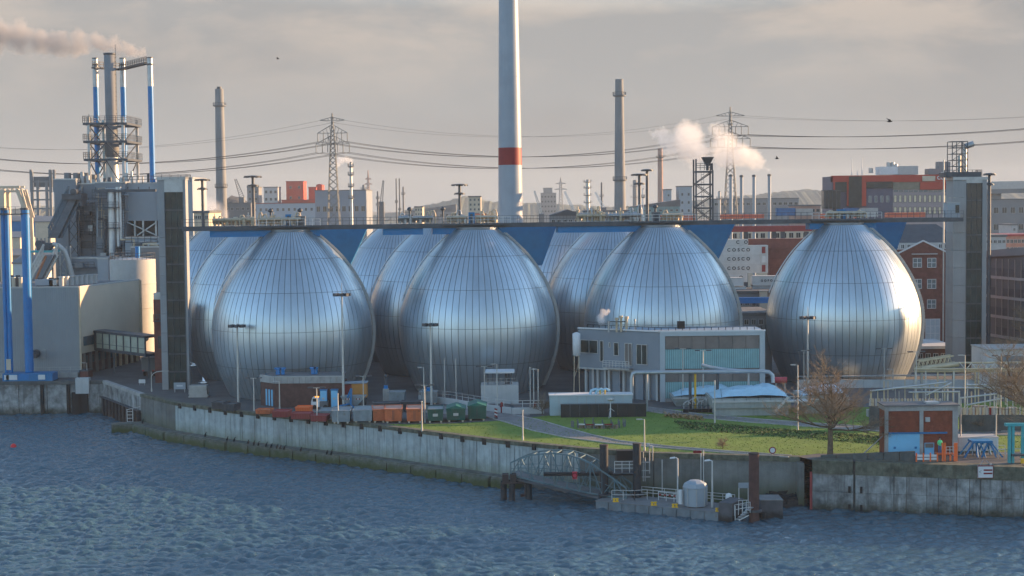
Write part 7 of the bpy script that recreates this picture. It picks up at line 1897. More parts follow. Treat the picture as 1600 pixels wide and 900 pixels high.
mb = MB(); mb.lathe(q, [(1.1, 0), (1.1, .1)], 8, smooth=False); mb.build('base', BLACK, k)
for i in range(8):
    a = i * math.pi / 4; mb = MB(); mb.bar(q + Vector((1.37 * math.cos(a), 1.37 * math.sin(a), .12)), q + Vector((1.37 * math.cos(a), 1.37 * math.sin(a), 2.15)), .1); mb.build('corner_post', STEEL, k)
mb = MB(); mb.cyl(q + Vector((-1.7, -.2, .3)), q + Vector((-1.7, -.2, 1.9)), .25, n=10); mb.build('side_box', WHITE, k)
q = pq(.985, 3.6); k = thing('white_cylinder', 'small white upright cylinder on the pontoon right of the silver shelter', 'cylinder', q); mb = MB(); mb.lathe(q, [(.38, 0), (.38, 1.2), (.3, 1.45), (.01, 1.55)], 12); mb.build('body', WHITE, k); mb = MB(); mb.cyl(q, q + Vector((0, 0, .1)), .5, n=12); mb.build('foot', STEELD, k)
for px, pt, f, d, lab in ((1059, 716, .625, 3.6, 'bent lamp on the pontoon left of the silver shelter'), (1113, 720, .93, 2.6, 'bent lamp on the pontoon right of the silver shelter')):
    q = pq(f, d); q.x = X(px, q.y, 780); h = P(px, pt, q.y).z - q.z; k = thing('pontoon_lamp', lab, 'street lamp', q, 'lamps on the pontoon')
    mb = MB(); mb.cyl(q, q + Vector((0, 0, h)), .11, .08, 8); mb.cyl(q, q + Vector((0, 0, .9)), .16, n=8); mb.build('pole', RAILW, k)
    mb = MB(); mb.tube([q + Vector((0, 0, h - .1)), q + Vector((-.15, 0, h + .05)), q + Vector((-.45, 0, h + .08))], .07, 6); mb.build('arm', RAILW, k); mb = MB(); mb.hexa([q + Vector((-.9, -.14, h - .04)), q + Vector((-.3, -.14, h)), q + Vector((-.3, .14, h)), q + Vector((-.9, .14, h - .04))], [q + Vector((-.85, -.1, h + .1)), q + Vector((-.3, -.1, h + .18)), q + Vector((-.3, .1, h + .18)), q + Vector((-.85, .1, h + .1))]); mb.build('lamp_head', WHITE, k)
k = thing('boarding_steps', 'white boarding steps with railing and sign frame between the dark pontoon blocks', 'steps', pq(1.15, .5, WATER))
mb = MB()
for i in range(6): z = PT - .7 + i * .28; pslab(mb, 1.12 + i * .018, 1.155 + i * .018, .4, 1.6, z, z + .06)
mb.build('step', RAILW, k); mb = MB(); rail(mb, [pq(1.11, .4, PT - .3), pq(1.23, .4, PT + .2)], 1.2, .5, .035, 2); rail(mb, [pq(1.11, 1.7, PT), pq(1.23, 1.7, PT + .2)], 1.2, .5, .035, 2); mb.bar(pq(1.115, .4, -6), pq(1.115, .4, PT + .8), .1); mb.bar(pq(1.12, .4, PT - 1), pq(1.22, .4, PT - .1), .12); mb.build('railing', RAILW, k)
mb = MB(); a, b = P(1154.5, 755, 172), P(1169, 755, 172); mb.bar((a.x, 172, PT), (a.x, 172, a.z), .1); mb.bar((b.x, 172, PT), (b.x, 172, b.z), .1); mb.build('sign_post', RAILW, k); mb = MB(); mb.box(a.x - .05, b.x + .05, 171.93, 172.02, a.z - .55, a.z + .05); mb.build('sign_board', PLANTL, k)
t = thing('fender_block', 'dark floating block right of the brown pile', 'pontoon block', (X(1205, 172.5), 172.5, WATER))
mb = MB(); mb.box(X(1188, 171), X(1223, 171), 171, 174, -6.4, Z(1205, 782, 171)); mb.build('body', PONTB, t); mb = MB(); mb.box(X(1187.5, 171), X(1223.5, 171), 170.9, 174.1, Z(1205, 782, 171), Z(1205, 781, 171)); mb.build('deck', PONTD, t); mb = MB(); mb.cyl((X(1190, 171), 170.7, -5.4), (X(1190, 171), 170.7, -4.9), .35, n=10); mb.build('fender', BLACK, t)
for px, w, pt, Y, mt, lab in ((943.5, 13.5, 695, 180.2, PILEB, 'dark steel pile at the left end of the pontoon'), (995, 13, 693, 180, PILEB, 'dark steel pile beside the quay wall platform, sunlit edge'), (1178, 16.5, 708, 169.8, RUSTB, 'thick brown rusty pile at the right end of the pontoon')):
    tp = P(px, pt, Y); t = thing('mooring_pile', lab, 'pile', (tp.x, Y, WATER), 'mooring piles of the pontoon'); r = W(w / 2, Y)
    mb = MB(); mb.cyl((tp.x, Y, -8), (tp.x, Y, tp.z), r, n=20); mb.build('shaft', mt, t); mb = MB(); mb.lathe((tp.x, Y, tp.z), [(r * 1.03, -.12), (r * 1.03, .03), (r * .8, .06), (.01, .02)], 20, smooth=False); mb.build('cap', RUSTY, t)
    mb = MB(); mb.lathe((tp.x, Y, PT + .1), [(r + .05, 0), (r + .3, .05), (r + .3, .25), (r + .05, .3)], 16, smooth=False); mb.build('guide_collar', STEELD, t)
t = thing('pile_trestle', 'dark rusty three-pile trestle carrying the left end of the truss gangway', 'trestle', (X(805, 184), 184, WATER))
for px, Y, w in ((787, 184, 10), (800, 183.4, 10), (826, 183.6, 10.5)):
    r = W(w / 2, Y); x = X(px, Y, 770); mb = MB(); mb.cyl((x, Y, -8), (x, Y, Z(px, 752, Y)), r, n=16); mb.cyl((x, Y, Z(px, 760, Y)), (x, Y, Z(px, 758, Y)), r * 1.1, n=16); mb.build('pile', PILEB, t)
mb = MB(); mb.box(X(780, 183.5), X(834, 183.5), 183.0, 184.6, Z(805, 755, 183.5), Z(805, 752, 183.5)); mb.build('cross_beam', RUSTY, t)
for px in (786, 798): mb = MB(); mb.box(X(px - 5, 183.5), X(px + 5, 183.5), 183.1, 184.5, Z(805, 752, 183.5), Z(805, 741, 183.5)); mb.build('bearing_block', RUSTY, t)
# truss gangway
t = thing('truss_gangway', 'blue-green steel truss gangway sloping down from the quay to the pontoon', 'gangway', (X(885, 183), 183, -3))
top = [(798, 723), (814, 716), (831, 711), (850, 709), (868, 708.5), (886, 710.5), (905, 716), (922, 723.5), (941, 736), (960, 749), (978.5, 762.5)]
bot = [(798, 741), (814, 746), (831, 750.5), (850, 755), (868, 759), (886, 763), (905, 767), (922, 770.5), (941, 774), (960, 777), (978.5, 780)]
def gy(i): return 184 - 5.2 * i / 10
for off, nm in ((0, 'side_truss'), (2.6, 'side_truss')):
    mb = MB(); T_ = [P(*p, gy(i)) + Vector((0.9 * off / 2.6, off, 0)) for i, p in enumerate(top)]; B_ = [P(*p, gy(i)) + Vector((0.9 * off / 2.6, off, 0)) for i, p in enumerate(bot)]
    for i in range(10): mb.bar(T_[i], T_[i + 1], .18); mb.bar(B_[i], B_[i + 1], .2)
    for i in range(11): mb.bar(B_[i], T_[i], .14)
    for i in range(10): mb.bar(B_[i], T_[i + 1], .1) if i % 2 == 0 else mb.bar(T_[i], B_[i + 1], .1)
    for i in range(10): a, b = B_[i].lerp(T_[i], .5), B_[i + 1].lerp(T_[i + 1], .5); mb.bar(a, b, .06); mb.bar(B_[i].lerp(T_[i], .25), B_[i + 1].lerp(T_[i + 1], .25), .05)
    mb.build(nm, TRUSS, t)
mb = MB(); dn = Vector((.9, 2.6, 0))
for i in range(10): a, b = P(*bot[i], gy(i)), P(*bot[i + 1], gy(i + 1)); mb.hexa([a + Vector((0, 0, -.1)), b + Vector((0, 0, -.1)), b + dn + Vector((0, 0, -.1)), a + dn + Vector((0, 0, -.1))], [a + Vector((0, 0, .05)), b + Vector((0, 0, .05)), b + dn + Vector((0, 0, .05)), a + dn + Vector((0, 0, .05))])
mb.build('walkway', PONTD, t)
mb = MB()
for i in range(2, 8): a = P(*top[i], gy(i)); mb.bar(a, a + dn, .1)
mb.build('cross_brace', TRUSS, t)
mb = MB(); a, b = P(798, 743, 184), P(936, 775, 178.8); mb.bar(a + Vector((0, -.1, -.3)), b + Vector((0, -.1, -.2)), .25); mb.build('service_pipe', STEELD, t)
q = P(898, 744, 180.3); k = thing('life_ring', 'red lifebuoy stand hanging on the truss gangway', 'lifebuoy', q); mb = MB(); mb.cbox(q + Vector((0, 0, -.35)), .55, .14, .9); mb.build('case', mat('life_red', (.55, .05, .09), .5), k); mb = MB(); mb.tube([q + Vector((.3 * math.cos(a * .524), -.12, .3 * math.sin(a * .524) + .1)) for a in range(13)], .07, 6); mb.build('ring', RED, k)
# platform from the quay to the gangway
Y = 181; t = thing('access_platform', 'dark access platform with pale railing on the quay wall beside the dark pile', 'platform', (X(970, Y), Y, -3))
mb = MB(); mb.box(X(846, Y), X(992, Y), Y - .6, Y + .4, Z(920, 742, Y), Z(920, 738, Y)); mb.build('beam', BLACK, t); mb = MB(); mb.box(X(955, Y), X(992, Y), Y - 1.2, Y + .3, Z(975, 738, Y) + .01, Z(975, 736, Y)); mb.build('deck', STEELD, t)
mb = MB(); rail(mb, [(X(957, Y), Y - 1.1, Z(975, 736, Y)), (X(992, Y), Y - 1.1, Z(975, 736, Y))], 1.35, .9, .035, 3); mb.build('railing', RAILW, t); mb = MB(); mb.box(X(962, Y), X(989, Y), Y + .3, Y + 1.5, Z(975, 722, Y), Z(975, 705, Y)); mb.build('cabinet', BLACK, t)
t = thing('pier_ladder', 'thin pole ladder with lamp fittings right of the dark pile on the quay wall', 'ladder', (X(1010, 180.5), 180.5, -4))
mb = MB()
for px, p0, p1 in ((1003, 706, 752), (1006, 715, 752), (1013, 695, 740), (1018, 697, 720)): mb.cyl((X(px, 180.5), 180.5, Z(px, p1, 180.5)), (X(px, 180.5), 180.5, Z(px, p0, 180.5)), .07, n=6)
for py in (722, 735, 745): mb.bar((X(1001, 180.5), 180.4, Z(1005, py, 180.5)), (X(1014, 180.5), 180.4, Z(1005, py, 180.5)), .1)
mb.build('pole', STEEL, t); mb = MB(); mb.cbox(P(1013, 697, 180.5), .3, .3, .35); mb.cbox(P(1018, 700, 180.5), .3, .3, .3); mb.build('lamp', OFFW, t)
for px in (1093.5, 1096.5): 
    pass
t = thing('twin_poles', 'pair of thin pale poles with a red-white plate on the quay edge behind the pontoon', 'sign', (X(1095, 180.8), 180.8, -4))
mb = MB()
for px in (1094, 1098): mb.cyl((X(px, 180.6), 180.6, -4.5), (X(px, 180.6), 180.6, Z(px, 703, 180.6)), .06, n=6)
mb.build('pole', RAILW, t); mb = MB(); mb.box(X(1082, 180.5), X(1095, 180.5), 180.45, 180.52, Z(1088, 708, 180.5), Z(1088, 704, 180.5)); mb.build('plate', RED, t)
# rocks at the wall corner
for i in range(70):
    f = rnd.random(); x = 28.0 + 5.6 * f; y = 177.2 + rnd.random() * 3.4; z = -5.9 + .62 * (y - 176.8) * (.4 + .6 * f); r = rnd.uniform(.35, .75); mb = MB()
    v = [(x + r * rnd.uniform(.7, 1.1) * sx, y + r * rnd.uniform(.7, 1.1) * sy, z + r * rnd.uniform(.5, .9) * sz) for sx in (-1, 1) for sy in (-1, 1) for sz in (-1, 1)]
    mb.hexa([v[0], v[4], v[6], v[2]], [v[1], v[5], v[7], v[3]]); tag(mb.build('rock', ROCK), 'dark boulder in the heap at the corner of the quay walls', 'boulder', 'boulders at the quay corner')
# ================================================================ PUMP HOUSE AND RIGHT QUAY
Y = 178.5; t = thing('brick_pump_house', 'flat-roofed red brick pump house in a concrete frame with big light blue gate', 'pump house', (X(1440, Y), Y, 0))
xa, xb = X(1383, Y, 660), X(1497, Y, 660); zt = Z(1440, 634, Y); zg = Z(1413, 678, Y); xm0, xm1 = X(1438, Y), X(1444, Y)
mb = MB(); mb.box(xa + .1, xb - .1, Y + .15, Y + 3.2, 0, zt - .2); mb.build('wall', BRICKO, t)
for a, b in ((xa, X(1389, Y)), (xm0, xm1), (X(1490, Y), xb)): mb = MB(); mb.box(a, b, Y, Y + .4, 0, zt - .62); mb.build('pillar', CONC, t)
mb = MB(); mb.box(xa, xb, Y - .01, Y + 3.3, zt - .6, zt - .02); mb.build('ring_beam', CONC, t); mb = MB(); mb.box(xa - .15, xb + .15, Y - .2, Y + 3.4, zt - .02, zt + .1); mb.build('roof', ROOFG, t)
mb = MB(); mb.box(X(1452, Y), X(1472, Y), Y + .8, Y + 2.2, zt + .1, zt + .3); mb.build('skylight', OFFW, t)
mb = MB(); mb.box(X(1389, Y), xm0, Y - .04, Y + .1, .02, zg); mb.build('gate', BLUEL, t); mb = MB(); mb.box(X(1388, Y), X(1481, Y), Y - .16, Y - .05, zg, zg + .2); mb.build('gate_rail', BLUE, t)
for px in (1397, 1430): mb = MB(); mb.box(X(px, Y), X(px + 3.5, Y), Y - .09, Y - .045, .9, 1.15); mb.build('gate_handle', BLUE, t)
win(t, (X(1446, Y), Y + .1), (X(1461, Y), Y + .1), .05, 1.55, (0, -1), BLUEL, BLUEL, 0, 0, .1, 'door'); mb = MB(); mb.box(X(1447, Y), X(1460, Y), Y - .02, Y + .08, 1.0, 1.5); mb.build('door_light', BROWNP, t)
mb = MB(); mb.box(X(1447, Y), X(1454, Y), Y - .1, Y + .14, Z(1450, 659, Y), Z(1450, 652, Y)); mb.build('wall_lamp', OFFW, t)
t = thing('stay_cable', 'slanting grey stay propping the left side of the brick pump house', 'stay', (X(1365, 180), 180, 0)); mb = MB(); mb.bar(g2(1346, 712), P(1383, 678, 180), .1); mb.build('strut', STEEL, t); mb = MB(); mb.cbox(g2(1346, 712), .5, .5, .2); mb.cbox(P(1382, 680, 179.8), .4, .4, .4); mb.build('anchor', BLACK, t)
t = thing('low_flood_wall', 'low dark flood wall on top of the near right quay', 'wall', (X(1355, 176), 176, 0))
a, b = Vector((X(1284, 177.6), 178.0, 0)), Vector((X(1431, 174.6), 174.4, 0))
for i in range(6): p, q = a.lerp(b, i / 6 + .004), a.lerp(b, (i + 1) / 6 - .004); mb = MB(); mb.hexa([p, q, q + Vector((0, .35, 0)), p + Vector((0, .35, 0))], [k + Vector((0, 0, .30 + .95 * (i + j) / 6)) for j, k in ((0, p), (1, q), (1, q + Vector((0, .35, 0))), (0, p + Vector((0, .35, 0))))]); mb.build('panel', CONCD, t)
t = thing('red_white_fence', 'red and white barrier boards between flood wall and orange scaffold', 'barrier', (X(1450, 174.4), 174.4, 0))
for i in range(4): mb = MB(); mb.box(X(1432 + i * 11, 174.4), X(1434 + i * 11, 174.4), 174.3, 174.45, .05, 1.05); mb.build('post', ORANGEB, t)
for z in (.25, .6): 
    for i in range(3): mb = MB(); mb.box(X(1434 + i * 11, 174.4) + .01, X(1443 + i * 11, 174.4) - .01, 174.36, 174.42, z, z + .26); mb.build('board', WHITE, t)
Y = 174.6; t = thing('orange_scaffold', 'bright orange scaffold posts with a small platform before the brick pump house', 'scaffold', (X(1485, Y), Y, 0))
for px, pt in ((1474.5, 692), (1478, 692), (1486.5, 711), (1493.5, 692), (1496.5, 692)): mb = MB(); mb.bar((X(px, Y), Y, 0.05), (X(px, Y), Y, Z(px, pt, Y)), .17); mb.build('post', ORANGEB, t)
mb = MB(); mb.box(X(1466, Y), X(1498, Y), Y + .1, Y + 1.1, Z(1485, 710.5, Y), Z(1485, 709, Y)); mb.build('platform', ORANGE, t); mb = MB(); rail(mb, [(X(1480, Y), Y + .05, Z(1485, 709, Y)), (X(1492, Y), Y + .05, Z(1485, 709, Y))], .8, .5, .03, 2); mb.build('railing', RAILW, t)
# worker on the platform
q = Vector((X(1470, 175.2), 175.2, Z(1485, 709, Y))); me = bpy.data.meshes.new('person')
J = [(0, 0, .93), (0, 0, 1.12), (0, .01, 1.36), (0, 0, 1.50), (0, -.02, 1.60), (0, -.02, 1.72), (.10, 0, .86), (.11, -.02, .48), (.11, 0, .08), (.12, -.14, .03), (-.10, 0, .86), (-.11, -.02, .48), (-.11, 0, .08), (-.12, -.14, .03),
     (.19, .01, 1.40), (.26, -.02, 1.14), (.22, -.20, .98), (.20, -.27, .95), (-.19, .01, 1.40), (-.26, -.02, 1.14), (-.23, -.18, .97), (-.21, -.25, .94)]
E = [(0, 1), (1, 2), (2, 3), (3, 4), (4, 5), (0, 6), (6, 7), (7, 8), (8, 9), (0, 10), (10, 11), (11, 12), (12, 13), (2, 14), (14, 15), (15, 16), (16, 17), (2, 18), (18, 19), (19, 20), (20, 21)]
RR = [.15, .14, .16, .06, .095, .09, .10, .075, .05, .045, .10, .075, .05, .045, .075, .055, .04, .035, .075, .055, .04, .035]
me.from_pydata(J, E, []); me.materials.append(HIVIS); me.materials.append(BLUE); me.materials.append(SKIN)
o = bpy.data.objects.new('person', me); COL.objects.link(o); sk = o.modifiers.new('s', 'SKIN'); o.modifiers.new('d', 'SUBSURF').levels = 1; o.modifiers['d'].render_levels = 1
for i, r in enumerate(RR): me.skin_vertices[0].data[i].radius = (r, r)
me.skin_vertices[0].data[0].use_root = True
m2 = bpy.data.meshes.new_from_object(o.evaluated_get(bpy.context.evaluated_depsgraph_get())); bpy.data.objects.remove(o)
for p in m2.polygons: z = p.center.z; p.material_index = 2 if z > 1.5 or (abs(p.center.y) > .17 and z > .5) else (1 if z < .9 else 0); p.use_smooth = True
o = bpy.data.objects.new('person', m2); COL.objects.link(o); o.location = q; o.scale = (1, 1, 1); WL[o.name] = q; tag(o, 'worker in a green hi-vis jacket standing on the orange scaffold platform', 'person')
h = MB(); h.lathe(q + Vector((0, -.02, 1.70)), [(.125, 0), (.115, .07), (.06, .13), (.01, .14)], 12); h.build('helmet', BLACK, o)
# blue launching trestle, teal gantry, white container
Y = 177; t = thing('blue_trestle', 'blue steel trestle on splayed legs beside the white container', 'trestle', (X(1535, Y), Y, 0))
mb = MB(); mb.box(X(1520, Y), X(1552, Y), Y - .3, Y + 1.6, Z(1536, 692, Y), Z(1536, 688.5, Y)); mb.build('top_beam', BLUE, t)
for a, b in ((1523, 1508), (1527, 1529), (1534, 1541), (1546, 1535), (1549, 1558), (1550, 1568)):
    for dy in (0, 1.3): mb = MB(); mb.bar((X(a, Y), Y + dy, Z(a, 691, Y)), (X(b, Y), Y + dy * 1.6 - .2, .05), .17); mb.build('leg', BLUE, t)
t = thing('white_container', 'long white site container behind the blue trestle', 'container', (X(1530, 181), 181, 0)); mb = MB(); mb.box(X(1499, 181), X(1562, 181), 181, 183.4, .1, Z(1530, 684, 181)); mb.build('body', WHITE, t)
for i in range(16): mb = MB(); x = X(1500 + i * 3.9, 181); mb.box(x, x + .12, 180.94, 181, .2, Z(1530, 684, 181) - .1); mb.build('rib', WHITE, t)
mb = MB(); mb.box(X(1498, 181), X(1563, 181), 180.9, 183.5, Z(1530, 684, 181), Z(1530, 683, 181)); mb.build('roof', OFFW, t)
Y = 173; t = thing('teal_gantry', 'turquoise steel gantry with crossbeam at the right edge', 'gantry', (X(1590, Y), Y, 0))
for px in (1580, 1585.5, 1601): mb = MB(); mb.box(X(px - 2, Y), X(px + 2, Y), Y, Y + .35, .02, Z(px, 665, Y)); mb.build('leg', TEALP, t)
mb = MB(); mb.box(X(1573, Y), X(1622, Y), Y - .1, Y + .5, Z(1590, 666, Y) + .01, Z(1590, 661.5, Y)); mb.build('crossbeam', TEALP, t); mb = MB(); mb.box(X(1583, Y), X(1606, Y), Y - .5, Y + .9, Z(1590, 712, Y), Z(1590, 709, Y)); mb.build('deck', STEELD, t); mb = MB(); mb.box(X(1596, Y), X(1601, Y), Y - .5, Y - .2, .05, Z(1598, 716, Y)); mb.build('bollard', YELLOW, t)
mb = MB(); rail(mb, [(X(1562, 176), 176, .05), (X(1620, 176), 176, .05)], 1.1, .9, .03, 2); rail(mb, [(X(1498, 178), 178.6, .05), (X(1575, 178), 178.6, .05)], 1.1, 1.0, .03, 2); f = thing('quay_railing', 'pale railing behind the blue trestle on the right quay', 'railing', (X(1540, 177), 177, 0)); mb.build('railing', RAILW, f)
# river sign on the near wall
xs0, xs1 = X(1527, 171.4), X(1551.5, 171.4); a = QL[10]; b = QL[11]; fx_ = (xs0 - a.x) / (b.x - a.x); ys = a.y + (b.y - a.y) * fx_ - 1.0; z0, z1 = Z(1539, 747, ys), Z(1539, 727, ys)
t = thing('river_sign', 'white square river sign with red edge and bars on the near quay wall', 'sign', ((xs0 + xs1) / 2, ys, z0))
mb = MB(); mb.box(xs0, xs1, ys, ys + .08, z0, z1); mb.build('board', WHITE, t); mb = MB(); mb.box(xs0, xs1, ys - .015, ys - .002, z1 - .13, z1); mb.box(xs0, xs1, ys - .015, ys - .002, z0, z0 + .05); mb.box(xs0, xs0 + .05, ys - .013, ys - .002, z0 + .05, z1 - .13); mb.box(xs1 - .05, xs1, ys - .013, ys - .002, z0 + .05, z1 - .13); mb.build('border', RED, t)
w_, h_ = xs1 - xs0, z1 - z0
for f0 in (.30, .56): mb = MB(); mb.box(xs0 + w_ * .38, xs0 + w_ * .94, ys - .016, ys - .002, z0 + h_ * f0, z0 + h_ * (f0 + .12)); mb.build('red_bar', RED, t)
mb = MB(); zc_ = z0 + h_ * .49; mb.bar((xs0 + w_ * .24, ys - .01, zc_ + .16), (xs0 + w_ * .10, ys - .01, zc_), .03); mb.bar((xs0 + w_ * .10, ys - .01, zc_), (xs0 + w_ * .24, ys - .01, zc_ - .16), .03); mb.build('arrow_mark', BLACK, t)
mb = MB(); mb.bar((xs0 + .3, ys + .05, z1), (xs0 + .9, ys + 1.0, z1 + .4), .05); mb.bar((xs1 - .3, ys + .05, z1), (xs1 - .5, ys + 1.0, z1 + .4), .05); mb.cbox((xs1 - .3, ys, z1), .25, .2, .2); mb.build('bracket', STEEL, t)
q = g2(1207, 713); t = thing('round_sign', 'round white sign with red rim on the lawn edge behind the brown pile', 'sign', q)
mb = MB(); mb.cyl(q, q + Vector((0, 0, .5)), .04, n=6); mb.build('post', STEEL, t); mb = MB(); c = q + Vector((0, -.05, .72)); mb.cyl(c, c + Vector((0, .03, 0)), .42, n=24); mb.build('rim', RED, t); mb = MB(); mb.cyl(c + Vector((0, -.012, 0)), c + Vector((0, -.001, 0)), .30, n=24); mb.build('face', WHITE, t)
# ================================================================ PIPE RACKS ON THE RIGHT
SUNP = mat('sunlit_post', (.52, .43, .30), .6, .2, var=.2); t = thing('pipe_rack', 'long high pipe rack with sunlit posts below the right elevator tower', 'pipe rack', (X(1520, 222), 222, 0))  # yellowish sunlight is put into the post and pipe colour
Y = 222; mb = MB(); 
for k, py in enumerate((577, 580.5, 567)): mb.tube([P(1428 if k < 2 else 1498, py, Y + k * .4), P(1620, py - 1, Y + k * .4)], .16, 6)
mb.build('pipe', SUNP, t)
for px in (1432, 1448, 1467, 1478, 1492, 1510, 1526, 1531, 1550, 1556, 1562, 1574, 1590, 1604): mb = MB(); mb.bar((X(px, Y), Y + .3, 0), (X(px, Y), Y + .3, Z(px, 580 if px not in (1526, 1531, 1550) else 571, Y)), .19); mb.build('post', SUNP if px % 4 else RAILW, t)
mb = MB()
for i in range(6): a, b = 1500 + i * 18, 1509 + i * 18; mb.bar(P(a, 567, Y), P(b, 578, Y), .1); mb.bar(P(b, 578, Y), P(b + 9, 567, Y), .1)
mb.build('bracing', RAILW, t)
t = thing('inclined_conveyor', 'sunlit inclined lattice conveyor right of the lone egg', 'conveyor', (X(1465, 224), 224, 0)); mb = MB()
for dy in (0, 1.6):
    mb.bar(P(1436, 565, 224) + Vector((0, dy, 0)), P(1490, 556, 224) + Vector((0, dy, 0)), .2); mb.bar(P(1432, 577, 224) + Vector((0, dy, 0)), P(1497, 568, 224) + Vector((0, dy, 0)), .3)
    for i in range(8): mb.bar(P(1436 + i * 6.8, 565 - i * 1.13, 224) + Vector((0, dy, 0)), P(1433 + i * 6.8, 576 - i * 1.1, 224) + Vector((0, dy, 0)), .12); mb.bar(P(1436 + i * 6.8, 565 - i * 1.13, 224) + Vector((0, dy, 0)), P(1440 + i * 6.8, 575.5 - i * 1.1, 224) + Vector((0, dy, 0)), .08)
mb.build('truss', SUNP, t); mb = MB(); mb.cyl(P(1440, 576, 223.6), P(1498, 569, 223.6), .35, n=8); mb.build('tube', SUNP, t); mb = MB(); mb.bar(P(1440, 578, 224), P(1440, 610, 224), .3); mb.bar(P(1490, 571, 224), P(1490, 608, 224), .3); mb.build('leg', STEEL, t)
t = thing('pipe_rack', 'lower tangle of pale pipes and posts between the lone egg and the right edge', 'pipe rack', (X(1500, 210), 210, 0)); Y = 210; mb = MB()
for (a, b, c, d) in ((1360, 611, 1480, 597), (1448, 617, 1487, 598), (1500, 622, 1560, 615), (1510, 633, 1568, 622), (1395, 606, 1600, 606), (1420, 613, 1500, 612), (1510, 601, 1600, 603)): mb.tube([P(a, b, Y), P(c, d, Y)], .13, 6)
mb.build('pipe', RAILW, t)
rr = random.Random(5)
for i in range(26):
    px = 1362 + i * 9.4 + rr.uniform(-3, 3); mb = MB(); mb.bar((X(px, Y), Y + .5, 0), (X(px, Y), Y + .5, Z(px, rr.uniform(594, 616), Y)), rr.choice((.1, .14, .2))); mb.build('post', rr.choice((SUNP, SUNP, RAILW, STEEL)), t)
for i in range(14): px = 1370 + i * 17; mb = MB(); mb.cbox((X(px, Y), Y + 2, 0), rr.uniform(.8, 2), 1, rr.uniform(.6, 1.8)); mb.build('machine_box', rr.choice((STEEL, GREYB, STEELD, CONC)), t)
for (a, b, py, Yq, lab, s) in ((1360, 1478, 626, 202, 'sunlit picket row of upright posts along the basin left of the brick pump house roof', 4.6), (1502, 1610, 640, 197, 'sunlit picket row of upright posts along the basin right of the brick pump house', 5.2)):
    t = thing('post_row', lab, 'fence', (X((a + b) / 2, Yq), Yq, 0)); n_ = int((b - a) / s)
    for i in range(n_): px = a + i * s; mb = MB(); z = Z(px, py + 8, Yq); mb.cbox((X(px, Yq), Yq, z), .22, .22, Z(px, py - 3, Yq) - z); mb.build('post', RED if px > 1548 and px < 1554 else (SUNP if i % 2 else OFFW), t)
    mb = MB(); mb.box(X(a, Yq), X(b, Yq), Yq - .1, Yq + .5, 0, Z((a + b) / 2, py + 8, Yq)); mb.build('wall', CONCD, t)
t = thing('plain_concrete_hall', 'low pale concrete hall at the right edge below the grey office block', 'hall', (X(1580, 236), 236, 0)); mb = MB(); mb.box(X(1543, 238), X(1640, 238), 238, 246, 0, Z(1590, 547, 238)); mb.build('wall', CONCP, t); mb = MB(); mb.box(X(1542, 238), X(1641, 238), 237.8, 246.2, Z(1590, 547, 238), Z(1590, 545, 238)); mb.build('roof', CONC, t)
mb = MB(); mb.box(X(1560, 238), X(1600, 238), 237.9, 238, .3, Z(1590, 556, 238)); mb.build('gate', GREYB, t)
# ================================================================ TREES
def tree(q, h, spread, label, seed, split=.34, name='bare_tree', lean=0.0, ntw=5, trunk_r=.30):
    rr = random.Random(seed); q = Vector(q); t = thing(name, label, 'tree', q, 'bare winter trees')
    tw = MB(); tk = MB(); s0 = q + Vector((lean * .2, 0, h * split)); tk.tube([q, q + Vector((.04, .02, h * split * .5)), s0], [trunk_r * 1.25, trunk_r, trunk_r * .85], 10)
    tk.build('trunk', BARK, t)
    def grow(mb, p, d, L, r, lev):
        pts = [p]; n = 4; dd = d.copy()
        for i in range(n):
            dd = (dd + Vector((rr.gauss(0, .17), rr.gauss(0, .17), rr.gauss(.035, .12)))).normalized(); pts.append(pts[-1] + dd * (L / n))
        mb_ = mb if lev < 2 else tw
        mb_.tube(pts, [r * (1 - .6 * i / n) for i in range(n + 1)], 6 if lev < 1 else (4 if lev < 2 else 3), caps=False)
        if lev >= 4: return
        k = (5, 4, 4, ntw)[lev]
        for i in range(k + (2 if lev == 0 else 0)):
            f = rr.uniform(.3, 1.0); idx = min(n - 1, int(f * n)); base = pts[idx].lerp(pts[idx + 1], f * n - idx)
            az = rr.uniform(0, 6.28); side = Vector((math.cos(az), math.sin(az), rr.uniform(-.25, .4)))
            nd = (dd * rr.uniform(.5, .9) + side * rr.uniform(.6, 1.1)).normalized(); grow(mb, base, nd, L * rr.uniform(.45, .68), r * (.5 if lev < 3 else .6), lev + 1)
        grow(mb, pts[-1], (dd + Vector((rr.gauss(0, .2), rr.gauss(0, .2), .1))).normalized(), L * .6, r * .45, lev + 1)
    nl = 8
    for i in range(nl):
        a = i * 2.4 + rr.uniform(-.3, .3); up = 1.0 if i < 2 else rr.uniform(.12, .8); d = Vector((math.cos(a) * (1.05 if up < 1 else .45), math.sin(a) * (1.05 if up < 1 else .45), up)).normalized()
        mb = MB(); grow(mb, s0 - Vector((0, 0, h * split * (0 if i < 2 else rr.uniform(0, .25)))), d, (h * (1 - split)) * (.52 if i < 2 else .46) * (spread if up < 1 else 1), trunk_r * (.62 if i < 2 else .45), 0); mb.build('branch', BARK, t)
    tag(tw.build('twig', TWIG, t), kind='stuff')
q = g2(1297, 714); tree(q, 12.4, 1.15, 'large bare tree standing alone on the lawn left of the brick pump house', 11)
tree((X(1618, 184), 184, 0), 14.5, 1.1, 'bare tree reaching in from the right edge above the teal gantry', 23, .3); tree((X(1625, 250), 250, 0), 13, 1.0, 'farther bare tree at the right edge before the grey office block', 31, .3)
